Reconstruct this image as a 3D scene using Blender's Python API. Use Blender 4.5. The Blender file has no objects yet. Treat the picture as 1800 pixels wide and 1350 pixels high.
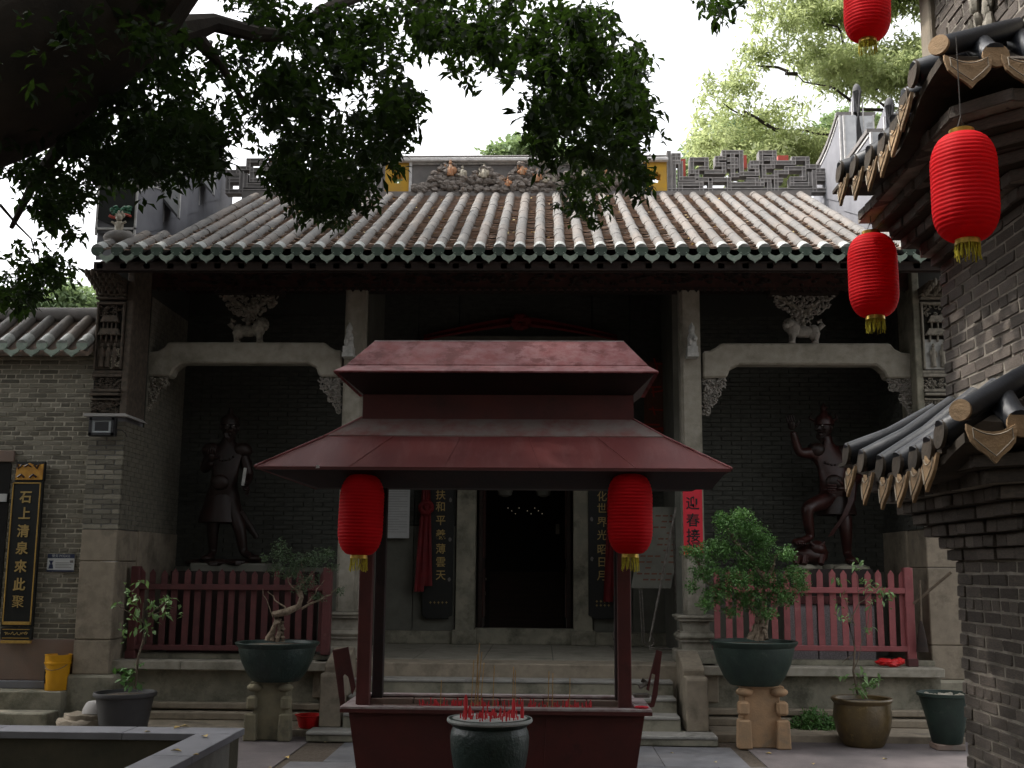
import bpy, bmesh, math, random
import numpy as np
from mathutils import Vector, Matrix
R = math.radians
random.seed(7)
rng = np.random.default_rng(11)
scene = bpy.context.scene
col = scene.collection

# ------------------------------------------------------------------ camera, sky, sun, exposure
FPX = 1950.0                       # focal length in pixels of a 1800 px wide picture
YAW, PITCH, ROLL = R(1.7), R(9.46), R(0.45)
EYE = Vector((0.0, 0.0, 1.75))
fwd = Vector((-math.sin(YAW) * math.cos(PITCH), math.cos(YAW) * math.cos(PITCH), math.sin(PITCH)))
right0 = Vector((math.cos(YAW), math.sin(YAW), 0))
up0 = right0.cross(fwd)
cam_r = right0 * math.cos(ROLL) + up0 * math.sin(ROLL)
cam_u = up0 * math.cos(ROLL) - right0 * math.sin(ROLL)
cd = bpy.data.cameras.new('camera'); cam = bpy.data.objects.new('camera', cd); col.objects.link(cam)
cd.sensor_width = 36.0; cd.lens = 36.0 * FPX / 1800.0
cd.clip_start = 0.05; cd.clip_end = 3000
cam.matrix_world = Matrix(((cam_r.x, cam_u.x, -fwd.x, EYE.x), (cam_r.y, cam_u.y, -fwd.y, EYE.y), (cam_r.z, cam_u.z, -fwd.z, EYE.z), (0, 0, 0, 1)))
scene.camera = cam

SUN_EL, SUN_AZ = R(57), R(282)     # azimuth clockwise from +Y: from the left
world = bpy.data.worlds.new('World'); scene.world = world; world.use_nodes = True
wn = world.node_tree.nodes; wl = world.node_tree.links; wn.clear()
w_out = wn.new('ShaderNodeOutputWorld'); w_bg = wn.new('ShaderNodeBackground')
w_sky = wn.new('ShaderNodeTexSky'); w_sky.sky_type = 'NISHITA'; w_sky.sun_disc = False
w_sky.sun_elevation = SUN_EL; w_sky.sun_rotation = SUN_AZ
w_sky.air_density = 1.0; w_sky.dust_density = 6.0; w_sky.ozone_density = 1.0
w_hs = wn.new('ShaderNodeHueSaturation'); w_hs.inputs['Saturation'].default_value = 0.12
wl.new(w_sky.outputs[0], w_hs.inputs['Color']); wl.new(w_hs.outputs[0], w_bg.inputs['Color'])
wl.new(w_bg.outputs[0], w_out.inputs['Surface'])
w_bg.inputs['Strength'].default_value = 0.15
sl = bpy.data.lights.new('sun', 'SUN'); sun = bpy.data.objects.new('sun', sl); col.objects.link(sun)
sl.energy = 1.15; sl.angle = R(2.0); sl.color = (1.0, 0.93, 0.84)
sd = Vector((math.sin(SUN_AZ) * math.cos(SUN_EL), math.cos(SUN_AZ) * math.cos(SUN_EL), math.sin(SUN_EL)))
sun.rotation_euler = sd.to_track_quat('Z', 'Y').to_euler(); sun.location = sd * 60
scene.view_settings.view_transform = 'Standard'; scene.view_settings.look = 'None'
scene.view_settings.exposure = 1.68; scene.view_settings.gamma = 1.0
scene.view_settings.use_curve_mapping = False
scene.render.engine = 'CYCLES'
scene.cycles.max_bounces = 6; scene.cycles.diffuse_bounces = 3; scene.cycles.glossy_bounces = 2
scene.cycles.transparent_max_bounces = 6

# ------------------------------------------------------------------ measuring: a point of the photograph on a plane of the place
def ray(px, py):
    return (cam_r * ((px - 900) / FPX) + cam_u * ((675 - py) / FPX) + fwd)
def PY(px, py, Y):
    d = ray(px, py); return EYE + d * ((Y - EYE.y) / d.y)
def PZ(px, py, Z):
    d = ray(px, py); return EYE + d * ((Z - EYE.z) / d.z)
def xs(px, py, Y): return PY(px, py, Y).x
def zs(px, py, Y): return PY(px, py, Y).z

# ------------------------------------------------------------------ materials
ALB = dict(granite=1.35, mossy_granite=1.35, warm_granite=1.3, grey_brick=1.45, blue_grey_brick=.88, lime_mortar=1.15, weathered_lime_mortar=.7, courtyard_granite_slab=1.0,
           purple_grey_cement=1.05, smooth_grey_coping_stone=1.25, grey_render=1.4, pink_sandstone=1.35, carved_grey_brick=1.4, dark_carving=1.5, pale_stone_carving=1.25, maroon_paint=.95,
           chalky_maroon_sheet=1.1, ash_dust_on_sheet=1.15, worn_metal_rim=1.3, faded_red_paint_sunlit=.85, small_glossy_leaf=1.75, small_dusty_leaf=1.4, broad_mid_green_leaf=1.8, tan_weathered_stone=1.45,
           olive_weathered_stone=1.35, dark_armour_lacquer=.4, red_brown_lacquer=.7, shaded_porch_brick=.85, limewashed_tile_collar=.85, red_lantern_silk=.92, distant_pale_leaf=1.5, black_glazed_tile=.6, pale_green_glaze=1.3, dark_green_disc=.8, dark_red_lacquer=.5, orange_clay_drip=.8, red_silk_cloth=.45, gold_lettering=.85, shaded_porch_granite=1.2,
           grey_clay_cover_tile=.74, old_pan_tile=1.35, blue_grey_plaster=1.15, black_plastic=1.4, olive_brown_glaze=1.25, speckled_granite_plinth=1.2, damp_mossy_render=1.3)
def mat(name, c1, c2=None, scale=6.0, rough=0.8, bump=0.25, bscale=60.0, rnd=0.0, metal=0.0, spec=0.4, c3=None, s3=1.5, lo3=0.55, hi3=0.7,
        transl=None, stretch=None, coat=0.0, lo=0.35, hi=0.65):
    g_ = ALB.get(name, 1.0); sc_ = lambda q: None if q is None else tuple(v*g_ for v in q)
    c1, c2, c3 = sc_(c1), sc_(c2), sc_(c3)
    m = bpy.data.materials.new(name); m.use_nodes = True
    nt = m.node_tree; N = nt.nodes; L = nt.links
    b = N['Principled BSDF']
    b.inputs['Roughness'].default_value = rough; b.inputs['Metallic'].default_value = metal
    b.inputs['Specular IOR Level'].default_value = spec
    if coat: b.inputs['Coat Weight'].default_value = coat; b.inputs['Coat Roughness'].default_value = 0.15
    tc = N.new('ShaderNodeTexCoord'); vec = tc.outputs['Object']
    if stretch:
        mp = N.new('ShaderNodeMapping'); mp.inputs['Scale'].default_value = stretch
        L.new(vec, mp.inputs['Vector']); vec = mp.outputs[0]
    def noise_tex(sc, det=5, ro=0.6):
        n = N.new('ShaderNodeTexNoise'); n.inputs['Scale'].default_value = sc
        n.inputs['Detail'].default_value = det; n.inputs['Roughness'].default_value = ro
        if rnd:
            n.noise_dimensions = '4D'
            oi = N.new('ShaderNodeObjectInfo'); mm = N.new('ShaderNodeMath'); mm.operation = 'MULTIPLY'; mm.inputs[1].default_value = 37.0
            L.new(oi.outputs['Random'], mm.inputs[0]); L.new(mm.outputs[0], n.inputs['W'])
        L.new(vec, n.inputs['Vector']); return n
    def mix(fac, a, bb):
        mx = N.new('ShaderNodeMix'); mx.data_type = 'RGBA'
        if isinstance(fac, (int, float)): mx.inputs[0].default_value = fac
        else: L.new(fac, mx.inputs[0])
        for i, cc in ((6, a), (7, bb)):
            if isinstance(cc, tuple): mx.inputs[i].default_value = (*cc, 1)
            else: L.new(cc, mx.inputs[i])
        return mx.outputs[2]
    c = (*c1, 1)
    out = None
    if c2 is not None:
        n = noise_tex(scale); mr = N.new('ShaderNodeMapRange'); mr.inputs[1].default_value = lo; mr.inputs[2].default_value = hi
        L.new(n.outputs['Fac'], mr.inputs[0]); out = mix(mr.outputs[0], c1, c2)
    if c3 is not None:
        n = noise_tex(s3, 6, 0.7); mr = N.new('ShaderNodeMapRange'); mr.inputs[1].default_value = lo3; mr.inputs[2].default_value = hi3
        L.new(n.outputs['Fac'], mr.inputs[0]); out = mix(mr.outputs[0], out if out is not None else c1, c3)
    if rnd:
        oi = N.new('ShaderNodeObjectInfo'); hv = N.new('ShaderNodeHueSaturation')
        mr = N.new('ShaderNodeMapRange'); mr.inputs[3].default_value = 1 - rnd; mr.inputs[4].default_value = 1 + rnd
        L.new(oi.outputs['Random'], mr.inputs[0]); L.new(mr.outputs[0], hv.inputs['Value'])
        if out is None: hv.inputs['Color'].default_value = c
        else: L.new(out, hv.inputs['Color'])
        out = hv.outputs[0]
    if out is None: b.inputs['Base Color'].default_value = c
    else: L.new(out, b.inputs['Base Color'])
    if bump:
        n = noise_tex(bscale, 4, 0.65); bp = N.new('ShaderNodeBump'); bp.inputs['Strength'].default_value = bump
        bp.inputs['Distance'].default_value = 0.01
        L.new(n.outputs['Fac'], bp.inputs['Height']); L.new(bp.outputs[0], b.inputs['Normal'])
    if transl:
        tr = N.new('ShaderNodeBsdfTranslucent'); ms = N.new('ShaderNodeMixShader'); ms.inputs[0].default_value = transl[0]
        tr.inputs['Color'].default_value = (*transl[1], 1)
        L.new(b.outputs[0], ms.inputs[1]); L.new(tr.outputs[0], ms.inputs[2]); L.new(ms.outputs[0], N['Material Output'].inputs['Surface'])
    return m

M = {}
M['granite'] = mat('granite', (0.20, 0.185, 0.15), (0.26, 0.24, 0.20), 9, 0.85, 0.3, 90, c3=(0.105, 0.098, 0.075), s3=2.2, lo3=0.5, hi3=0.72)
M['granite_green'] = mat('mossy_granite', (0.16, 0.152, 0.118), (0.23, 0.213, 0.165), 4, 0.9, 0.4, 60, c3=(0.070, 0.068, 0.050), s3=2.6, lo3=0.47, hi3=0.68)
M['granite_warm'] = mat('warm_granite', (0.175, 0.148, 0.112), (0.235, 0.198, 0.15), 7, 0.85, 0.3, 80, c3=(0.095, 0.080, 0.060), s3=2.4, lo3=0.5, hi3=0.7)
M['tread'] = mat('lit_granite_tread', (0.31, 0.30, 0.275), (0.23, 0.222, 0.205), 6, 0.8, 0.3, 90, c3=(0.15, 0.145, 0.13), s3=3)  # paler than the risers: extra light on the treads put into colour
M['tan_stone'] = mat('tan_weathered_stone', (0.27, 0.17, 0.095), (0.20, 0.135, 0.08), 7, 0.9, 0.4, 60, c3=(0.13, 0.105, 0.075), s3=3)
M['olive_stone'] = mat('olive_weathered_stone', (0.16, 0.14, 0.09), (0.11, 0.10, 0.068), 6, 0.9, 0.4, 60, c3=(0.07, 0.065, 0.048), s3=3)
M['stone_dado'] = mat('pink_sandstone', (0.165, 0.115, 0.092), (0.135, 0.105, 0.087), 3, 0.9, 0.3, 70, c3=(0.14, 0.125, 0.11), s3=1.3)
M['porch_wall'] = mat('shaded_porch_brick', (0.085, 0.086, 0.074), (0.052, 0.054, 0.046), 8, 0.95, 0.3, 40, stretch=(1, 1, 3))  # porch shade partly put into this dark base colour
M['porch_joint'] = mat('shaded_porch_joint', (0.048, 0.049, 0.042), None, rough=0.95)  # shade put into the joint colour too
M['porch_stone'] = mat('shaded_porch_granite', (0.125, 0.123, 0.103), (0.088, 0.087, 0.072), 3, 0.9, 0.2, 60)  # granite darkened so that its tone carries some of the porch shade
M['dark_wood'] = mat('soot_dark_timber', (0.032, 0.018, 0.013), (0.018, 0.012, 0.010), 5, 0.8, 0.3, 40, stretch=(0.3, 4, 4))
M['red_wood'] = mat('faded_red_fascia', (0.075, 0.026, 0.020), (0.035, 0.018, 0.014), 6, 0.8, 0.3, 40)
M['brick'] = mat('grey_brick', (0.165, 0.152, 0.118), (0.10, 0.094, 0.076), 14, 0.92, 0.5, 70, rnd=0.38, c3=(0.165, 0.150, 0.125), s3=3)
M['gate_brick'] = mat('blue_grey_brick', (0.155, 0.128, 0.108), (0.095, 0.083, 0.073), 10, 0.92, 0.5, 60, rnd=0.32, c3=(0.22, 0.18, 0.14), s3=3, lo3=0.56, hi3=0.75)
M['mortar'] = mat('lime_mortar', (0.50, 0.46, 0.38), (0.34, 0.31, 0.25), 20, 0.95, 0.5, 120)
M['gate_mortar'] = mat('weathered_lime_mortar', (0.50, 0.45, 0.38), (0.28, 0.25, 0.21), 9, 0.95, 0.6, 120)
M['cover'] = mat('grey_clay_cover_tile', (0.215, 0.203, 0.190), (0.145, 0.140, 0.135), 14, 0.85, 0.5, 50, rnd=0.10, c3=(0.225, 0.195, 0.172), s3=0.8, lo3=0.45, hi3=0.6)
M['pan'] = mat('old_pan_tile', (0.235, 0.165, 0.125), (0.16, 0.135, 0.118), 12, 0.9, 0.4, 60, c3=(0.26, 0.25, 0.24), s3=6, lo3=0.6, hi3=0.68)
M['green_glaze'] = mat('pale_green_glaze', (0.15, 0.20, 0.16), (0.23, 0.27, 0.225), 20, 0.5, 0.4, 60, rnd=0.18, c3=(0.09, 0.115, 0.09), s3=5, spec=0.5)
M['disc_green'] = mat('dark_green_disc', (0.050, 0.085, 0.060), (0.080, 0.115, 0.088), 20, 0.45, 0.5, 60, rnd=0.3)
M['end_white'] = mat('limewashed_tile_collar', (0.44, 0.45, 0.44), (0.30, 0.32, 0.30), 15, 0.8, 0.2)
M['black_tile'] = mat('black_glazed_tile', (0.014, 0.017, 0.024), (0.024, 0.027, 0.034), 8, 0.45, 0.2, 30, spec=0.4, rnd=0.2)
M['clay_drip'] = mat('orange_clay_drip', (0.36, 0.235, 0.125), (0.25, 0.165, 0.09), 14, 0.85, 0.6, 45, rnd=0.22)
M['soffit'] = mat('dirty_clay_soffit', (0.06, 0.045, 0.032), (0.035, 0.028, 0.02), 8, 0.95, 0.4, 40)
M['gable'] = mat('blue_grey_plaster', (0.185, 0.185, 0.20), (0.145, 0.145, 0.16), 3, 0.9, 0.15, 50)
M['gable_white'] = mat('stained_white_plaster', (0.58, 0.59, 0.60), (0.44, 0.45, 0.47), 4, 0.9, 0.15, 40, c3=(0.17, 0.17, 0.165), s3=3.5, lo3=0.6, hi3=0.78)
M['white_line'] = mat('white_border', (0.62, 0.61, 0.60), (0.45, 0.44, 0.43), 12, 0.9, 0.2)
M['gable_tile'] = mat('grey_coping', (0.085, 0.083, 0.085), (0.055, 0.055, 0.058), 8, 0.8, 0.3, 40)
M['ridge'] = mat('ridge_plaster', (0.21, 0.195, 0.185), (0.155, 0.145, 0.14), 5, 0.9, 0.3, 60)
M['fret'] = mat('fret_grey', (0.21, 0.198, 0.19), (0.14, 0.133, 0.128), 9, 0.9, 0.3, 60)
M['fret_edge'] = mat('fret_pale_edge', (0.36, 0.34, 0.33), (0.26, 0.245, 0.235), 12, 0.9, 0.3, 60)
M['yellow_wall'] = mat('yellow_ochre_plaster', (0.52, 0.30, 0.03), (0.42, 0.25, 0.05), 8, 0.85, 0.2)
M['rock'] = mat('ridge_rockwork', (0.22, 0.19, 0.17), (0.12, 0.105, 0.092), 22, 0.9, 0.6, 60, c3=(0.28, 0.19, 0.13), s3=4, lo3=0.6)
M['ceramic_orange'] = mat('orange_ceramic', (0.42, 0.16, 0.06), (0.30, 0.20, 0.12), 25, 0.6, 0.3)
M['ceramic_cream'] = mat('cream_ceramic', (0.42, 0.38, 0.30), (0.25, 0.22, 0.17), 30, 0.6, 0.3)
M['ceramic_green'] = mat('green_ceramic', (0.03, 0.16, 0.10), (0.04, 0.10, 0.05), 25, 0.5, 0.3)
M['ceramic_red'] = mat('red_ceramic', (0.42, 0.05, 0.03), (0.30, 0.06, 0.04), 25, 0.6, 0.3)
M['carving'] = mat('carved_grey_brick', (0.22, 0.20, 0.165), (0.12, 0.11, 0.09), 20, 0.9, 0.5, 80)
M['carving_pale'] = mat('pale_granite_carving', (0.36, 0.335, 0.30), (0.24, 0.225, 0.20), 18, 0.88, 0.5, 80)
M['carving_dark'] = mat('dark_carving', (0.085, 0.065, 0.05), (0.045, 0.038, 0.03), 16, 0.9, 0.5, 80)  # darker brown carving tone, used on left pier and corbels
M['carving_back'] = mat('carving_recess', (0.03, 0.028, 0.024), None, rough=0.95)
M['carving_white'] = mat('pale_stone_carving', (0.42, 0.42, 0.40), (0.30, 0.30, 0.285), 18, 0.85, 0.3, 80)
M['burner'] = mat('maroon_paint', (0.115, 0.023, 0.020), (0.080, 0.019, 0.017), 4, 0.55, 0.12, 30, c3=(0.045, 0.016, 0.013), s3=3.2, lo3=0.55, hi3=0.75, spec=0.5)
M['burner_roof'] = mat('chalky_maroon_sheet', (0.125, 0.026, 0.025), (0.105, 0.024, 0.024), 3, 0.62, 0.10, 25, c3=(0.17, 0.070, 0.066), s3=2.4, lo3=0.5, hi3=0.85, spec=0.25, stretch=(2.2, .5, .5))
M['burner_top'] = mat('weathered_maroon_sheet', (0.22, 0.045, 0.045), (0.30, 0.13, 0.135), 9, 0.7, 0.15, 40, c3=(0.15, 0.028, 0.028), s3=5, lo3=0.5, hi3=0.6)
M['burner_dust'] = mat('ash_dust_on_sheet', (0.17, 0.135, 0.125), (0.15, 0.06, 0.055), 7, 0.9, 0.2, 60, lo=0.4, hi=0.7)
M['burner_dark'] = mat('shaded_maroon', (0.024, 0.009, 0.008), (0.012, 0.007, 0.006), 5, 0.7, 0.2, 40)  # shade under the burner roofs put into a near-black maroon
M['rim_grey'] = mat('worn_metal_rim', (0.36, 0.32, 0.315), (0.25, 0.18, 0.18), 12, 0.5, 0.2)
M['ash'] = mat('incense_ash', (0.22, 0.16, 0.13), (0.10, 0.05, 0.04), 20, 0.95, 0.6, 80)
M['lantern'] = mat('red_lantern_silk', (0.64, 0.006, 0.012), (0.57, 0.005, 0.010), 8, 0.7, 0.0, spec=0.15, transl=(0.35, (0.75, 0.01, 0.015)))
M['gold'] = mat('brass_ring', (0.55, 0.36, 0.08), (0.40, 0.26, 0.05), 20, 0.3, 0.1, metal=0.8)
M['fringe'] = mat('yellow_fringe', (0.52, 0.44, 0.03), (0.36, 0.30, 0.02), 60, 0.8, 0.2)
M['cord'] = mat('dark_cord', (0.05, 0.045, 0.04), None)
M['fence_red'] = mat('faded_red_paint_shaded', (0.105, 0.030, 0.030), (0.075, 0.024, 0.024), 8, 0.65, 0.3, 40, rnd=0.16, c3=(0.14, 0.06, 0.055), s3=5, lo3=0.6)  # shaded copy of the fence paint, shade put into the colour
M['fence_pink'] = mat('faded_red_paint_sunlit', (0.36, 0.105, 0.11), (0.28, 0.085, 0.09), 8, 0.65, 0.3, 40, rnd=0.12, c3=(0.38, 0.19, 0.18), s3=5, lo3=0.6)  # sunlit copy of the fence paint, light put into a paler pink
M['slab'] = mat('courtyard_granite_slab', (0.145, 0.145, 0.155), (0.11, 0.11, 0.118), 5, 0.85, 0.3, 80, rnd=0.12, c3=(0.085, 0.082, 0.08), s3=1.4, lo3=0.5, hi3=0.75)
M['ground'] = mat('courtyard_earth', (0.115, 0.10, 0.085), (0.085, 0.075, 0.062), 1.5, 0.95, 0.4, 40)
M['cement'] = mat('purple_grey_cement', (0.135, 0.115, 0.115), (0.095, 0.084, 0.084), 3, 0.9, 0.4, 60, c3=(0.135, 0.118, 0.11), s3=7, lo3=0.6)
M['cap'] = mat('smooth_grey_coping_stone', (0.165, 0.165, 0.18), (0.135, 0.135, 0.147), 3, 0.7, 0.12, 90, rnd=0.04)
M['parapet_in'] = mat('damp_mossy_render', (0.075, 0.066, 0.045), (0.045, 0.042, 0.03), 2.5, 0.95, 0.4, 40)
M['parapet_out'] = mat('grey_render', (0.165, 0.16, 0.145), (0.12, 0.117, 0.105), 5, 0.9, 0.3, 60)
M['black_board'] = mat('black_lacquer_board', (0.009, 0.010, 0.009), None, rough=0.5, bump=0.1)
M['gold_paint'] = mat('gold_leaf_paint', (0.48, 0.30, 0.07), (0.36, 0.22, 0.05), 30, 0.5, 0.2)
M['gold_text'] = mat('gold_lettering', (0.52, 0.37, 0.13), (0.40, 0.28, 0.10), 30, 0.5, 0.2)
M['gold_bright'] = mat('bright_gilt', (0.62, 0.33, 0.04), (0.45, 0.20, 0.03), 20, 0.45, 0.3, 40)
M['white_paint'] = mat('white_board', (0.55, 0.56, 0.55), (0.48, 0.49, 0.48), 4, 0.7, 0.05)
M['ink'] = mat('black_ink', (0.012, 0.012, 0.014), None, rough=0.7, bump=0)
M['navy'] = mat('navy_print', (0.02, 0.03, 0.07), None, rough=0.6, bump=0)
M['grey_print'] = mat('grey_print', (0.16, 0.15, 0.14), None, rough=0.8, bump=0)
M['red_paper'] = mat('fresh_red_paper', (0.68, 0.025, 0.045), (0.62, 0.03, 0.05), 5, 0.7, 0.15)
M['old_red_paper'] = mat('faded_red_paper', (0.14, 0.055, 0.03), (0.10, 0.045, 0.03), 6, 0.8, 0.1)
M['red_stroke'] = mat('red_brushwork', (0.40, 0.035, 0.015), None, rough=0.8)
M['red_cloth'] = mat('red_silk_cloth', (0.32, 0.008, 0.012), (0.20, 0.005, 0.008), 6, 0.7, 0.2)
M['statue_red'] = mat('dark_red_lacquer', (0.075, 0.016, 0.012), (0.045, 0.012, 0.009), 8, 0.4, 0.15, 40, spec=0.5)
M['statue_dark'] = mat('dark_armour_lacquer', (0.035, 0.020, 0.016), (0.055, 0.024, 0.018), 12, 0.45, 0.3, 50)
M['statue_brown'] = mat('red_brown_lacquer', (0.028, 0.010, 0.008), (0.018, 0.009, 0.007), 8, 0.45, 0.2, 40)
M['stone_plinth'] = mat('speckled_granite_plinth', (0.30, 0.27, 0.28), (0.16, 0.14, 0.145), 60, 0.85, 0.3, 80)
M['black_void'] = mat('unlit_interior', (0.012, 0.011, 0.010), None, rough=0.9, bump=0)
M['pot_green'] = mat('dark_green_glaze', (0.006, 0.018, 0.015), (0.013, 0.032, 0.026), 9, 0.42, 0.9, 22, c3=(0.06, 0.08, 0.065), s3=16, lo3=0.56, hi3=0.75, spec=0.6)
M['pot_green_dull'] = mat('worn_green_glaze', (0.022, 0.040, 0.031), (0.015, 0.028, 0.023), 7, 0.55, 0.4, 22, c3=(0.09, 0.10, 0.075), s3=5, lo3=0.6, hi3=0.8)
M['pot_brown'] = mat('olive_brown_glaze', (0.085, 0.057, 0.020), (0.05, 0.035, 0.015), 6, 0.35, 0.5, 18, c3=(0.17, 0.12, 0.05), s3=10, lo3=0.6, spec=0.6)
M['pot_black'] = mat('black_plastic', (0.032, 0.031, 0.032), (0.042, 0.041, 0.042), 4, 0.55, 0.1)
M['soil'] = mat('potting_soil', (0.06, 0.045, 0.032), (0.10, 0.08, 0.06), 40, 0.95, 0.8, 80)
M['bark'] = mat('pale_gnarled_bark', (0.30, 0.235, 0.17), (0.14, 0.105, 0.075), 30, 0.9, 0.8, 60)
M['stem'] = mat('brown_stem', (0.16, 0.12, 0.085), (0.10, 0.08, 0.06), 30, 0.9, 0.5, 60)
M['tree_bark'] = mat('dark_camphor_bark', (0.045, 0.035, 0.026), (0.026, 0.022, 0.018), 5, 0.95, 0.9, 12)
M['bin_yellow'] = mat('yellow_plastic', (0.68, 0.33, 0.008), (0.60, 0.29, 0.01), 4, 0.42, 0.05)
M['red_plastic'] = mat('red_plastic', (0.55, 0.012, 0.014), None, rough=0.35, bump=0)
M['candle_red'] = mat('red_candle', (0.55, 0.02, 0.03), (0.42, 0.015, 0.02), 20, 0.6, 0.1)
M['incense'] = mat('incense_stick', (0.40, 0.25, 0.10), None, rough=0.9, bump=0)
M['metal'] = mat('worn_steel', (0.20, 0.185, 0.165), (0.10, 0.085, 0.07), 18, 0.5, 0.3, metal=0.5)
M['black_metal'] = mat('black_metal', (0.02, 0.02, 0.022), None, rough=0.5)
M['glass'] = mat('lamp_glass', (0.30, 0.32, 0.33), (0.22, 0.24, 0.25), 3, 0.15, 0, spec=0.8)
M['concrete_white'] = mat('pale_concrete', (0.42, 0.40, 0.385), (0.36, 0.345, 0.33), 5, 0.9, 0.2)
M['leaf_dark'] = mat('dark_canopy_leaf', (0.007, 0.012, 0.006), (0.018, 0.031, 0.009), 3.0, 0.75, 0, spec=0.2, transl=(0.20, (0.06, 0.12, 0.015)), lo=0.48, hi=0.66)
M['leaf_far'] = mat('sunlit_feathery_leaf', (0.26, 0.31, 0.11), (0.15, 0.20, 0.075), 0.8, 0.6, 0, transl=(0.45, (0.46, 0.52, 0.24)), c3=(0.42, 0.44, 0.30), s3=2)
M['leaf_haze'] = mat('distant_pale_leaf', (0.16, 0.21, 0.11), (0.10, 0.15, 0.08), 0.5, 0.7, 0, transl=(0.35, (0.22, 0.30, 0.12)))  # distance haze put into a paler leaf colour
M['leaf_bonsai'] = mat('small_glossy_leaf', (0.045, 0.105, 0.032), (0.075, 0.145, 0.045), 9, 0.45, 0, transl=(0.25, (0.10, 0.22, 0.04)))
M['leaf_bonsai_pale'] = mat('small_dusty_leaf', (0.05, 0.080, 0.045), (0.08, 0.11, 0.065), 9, 0.5, 0, transl=(0.25, (0.09, 0.15, 0.05)))
M['leaf_pot'] = mat('broad_mid_green_leaf', (0.085, 0.15, 0.06), (0.13, 0.20, 0.085), 7, 0.45, 0, transl=(0.25, (0.16, 0.28, 0.07)))
M['leaf_yellow'] = mat('fallen_yellow_leaf', (0.45, 0.30, 0.08), (0.38, 0.33, 0.20), 6, 0.8, 0, rnd=0.3)

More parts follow.
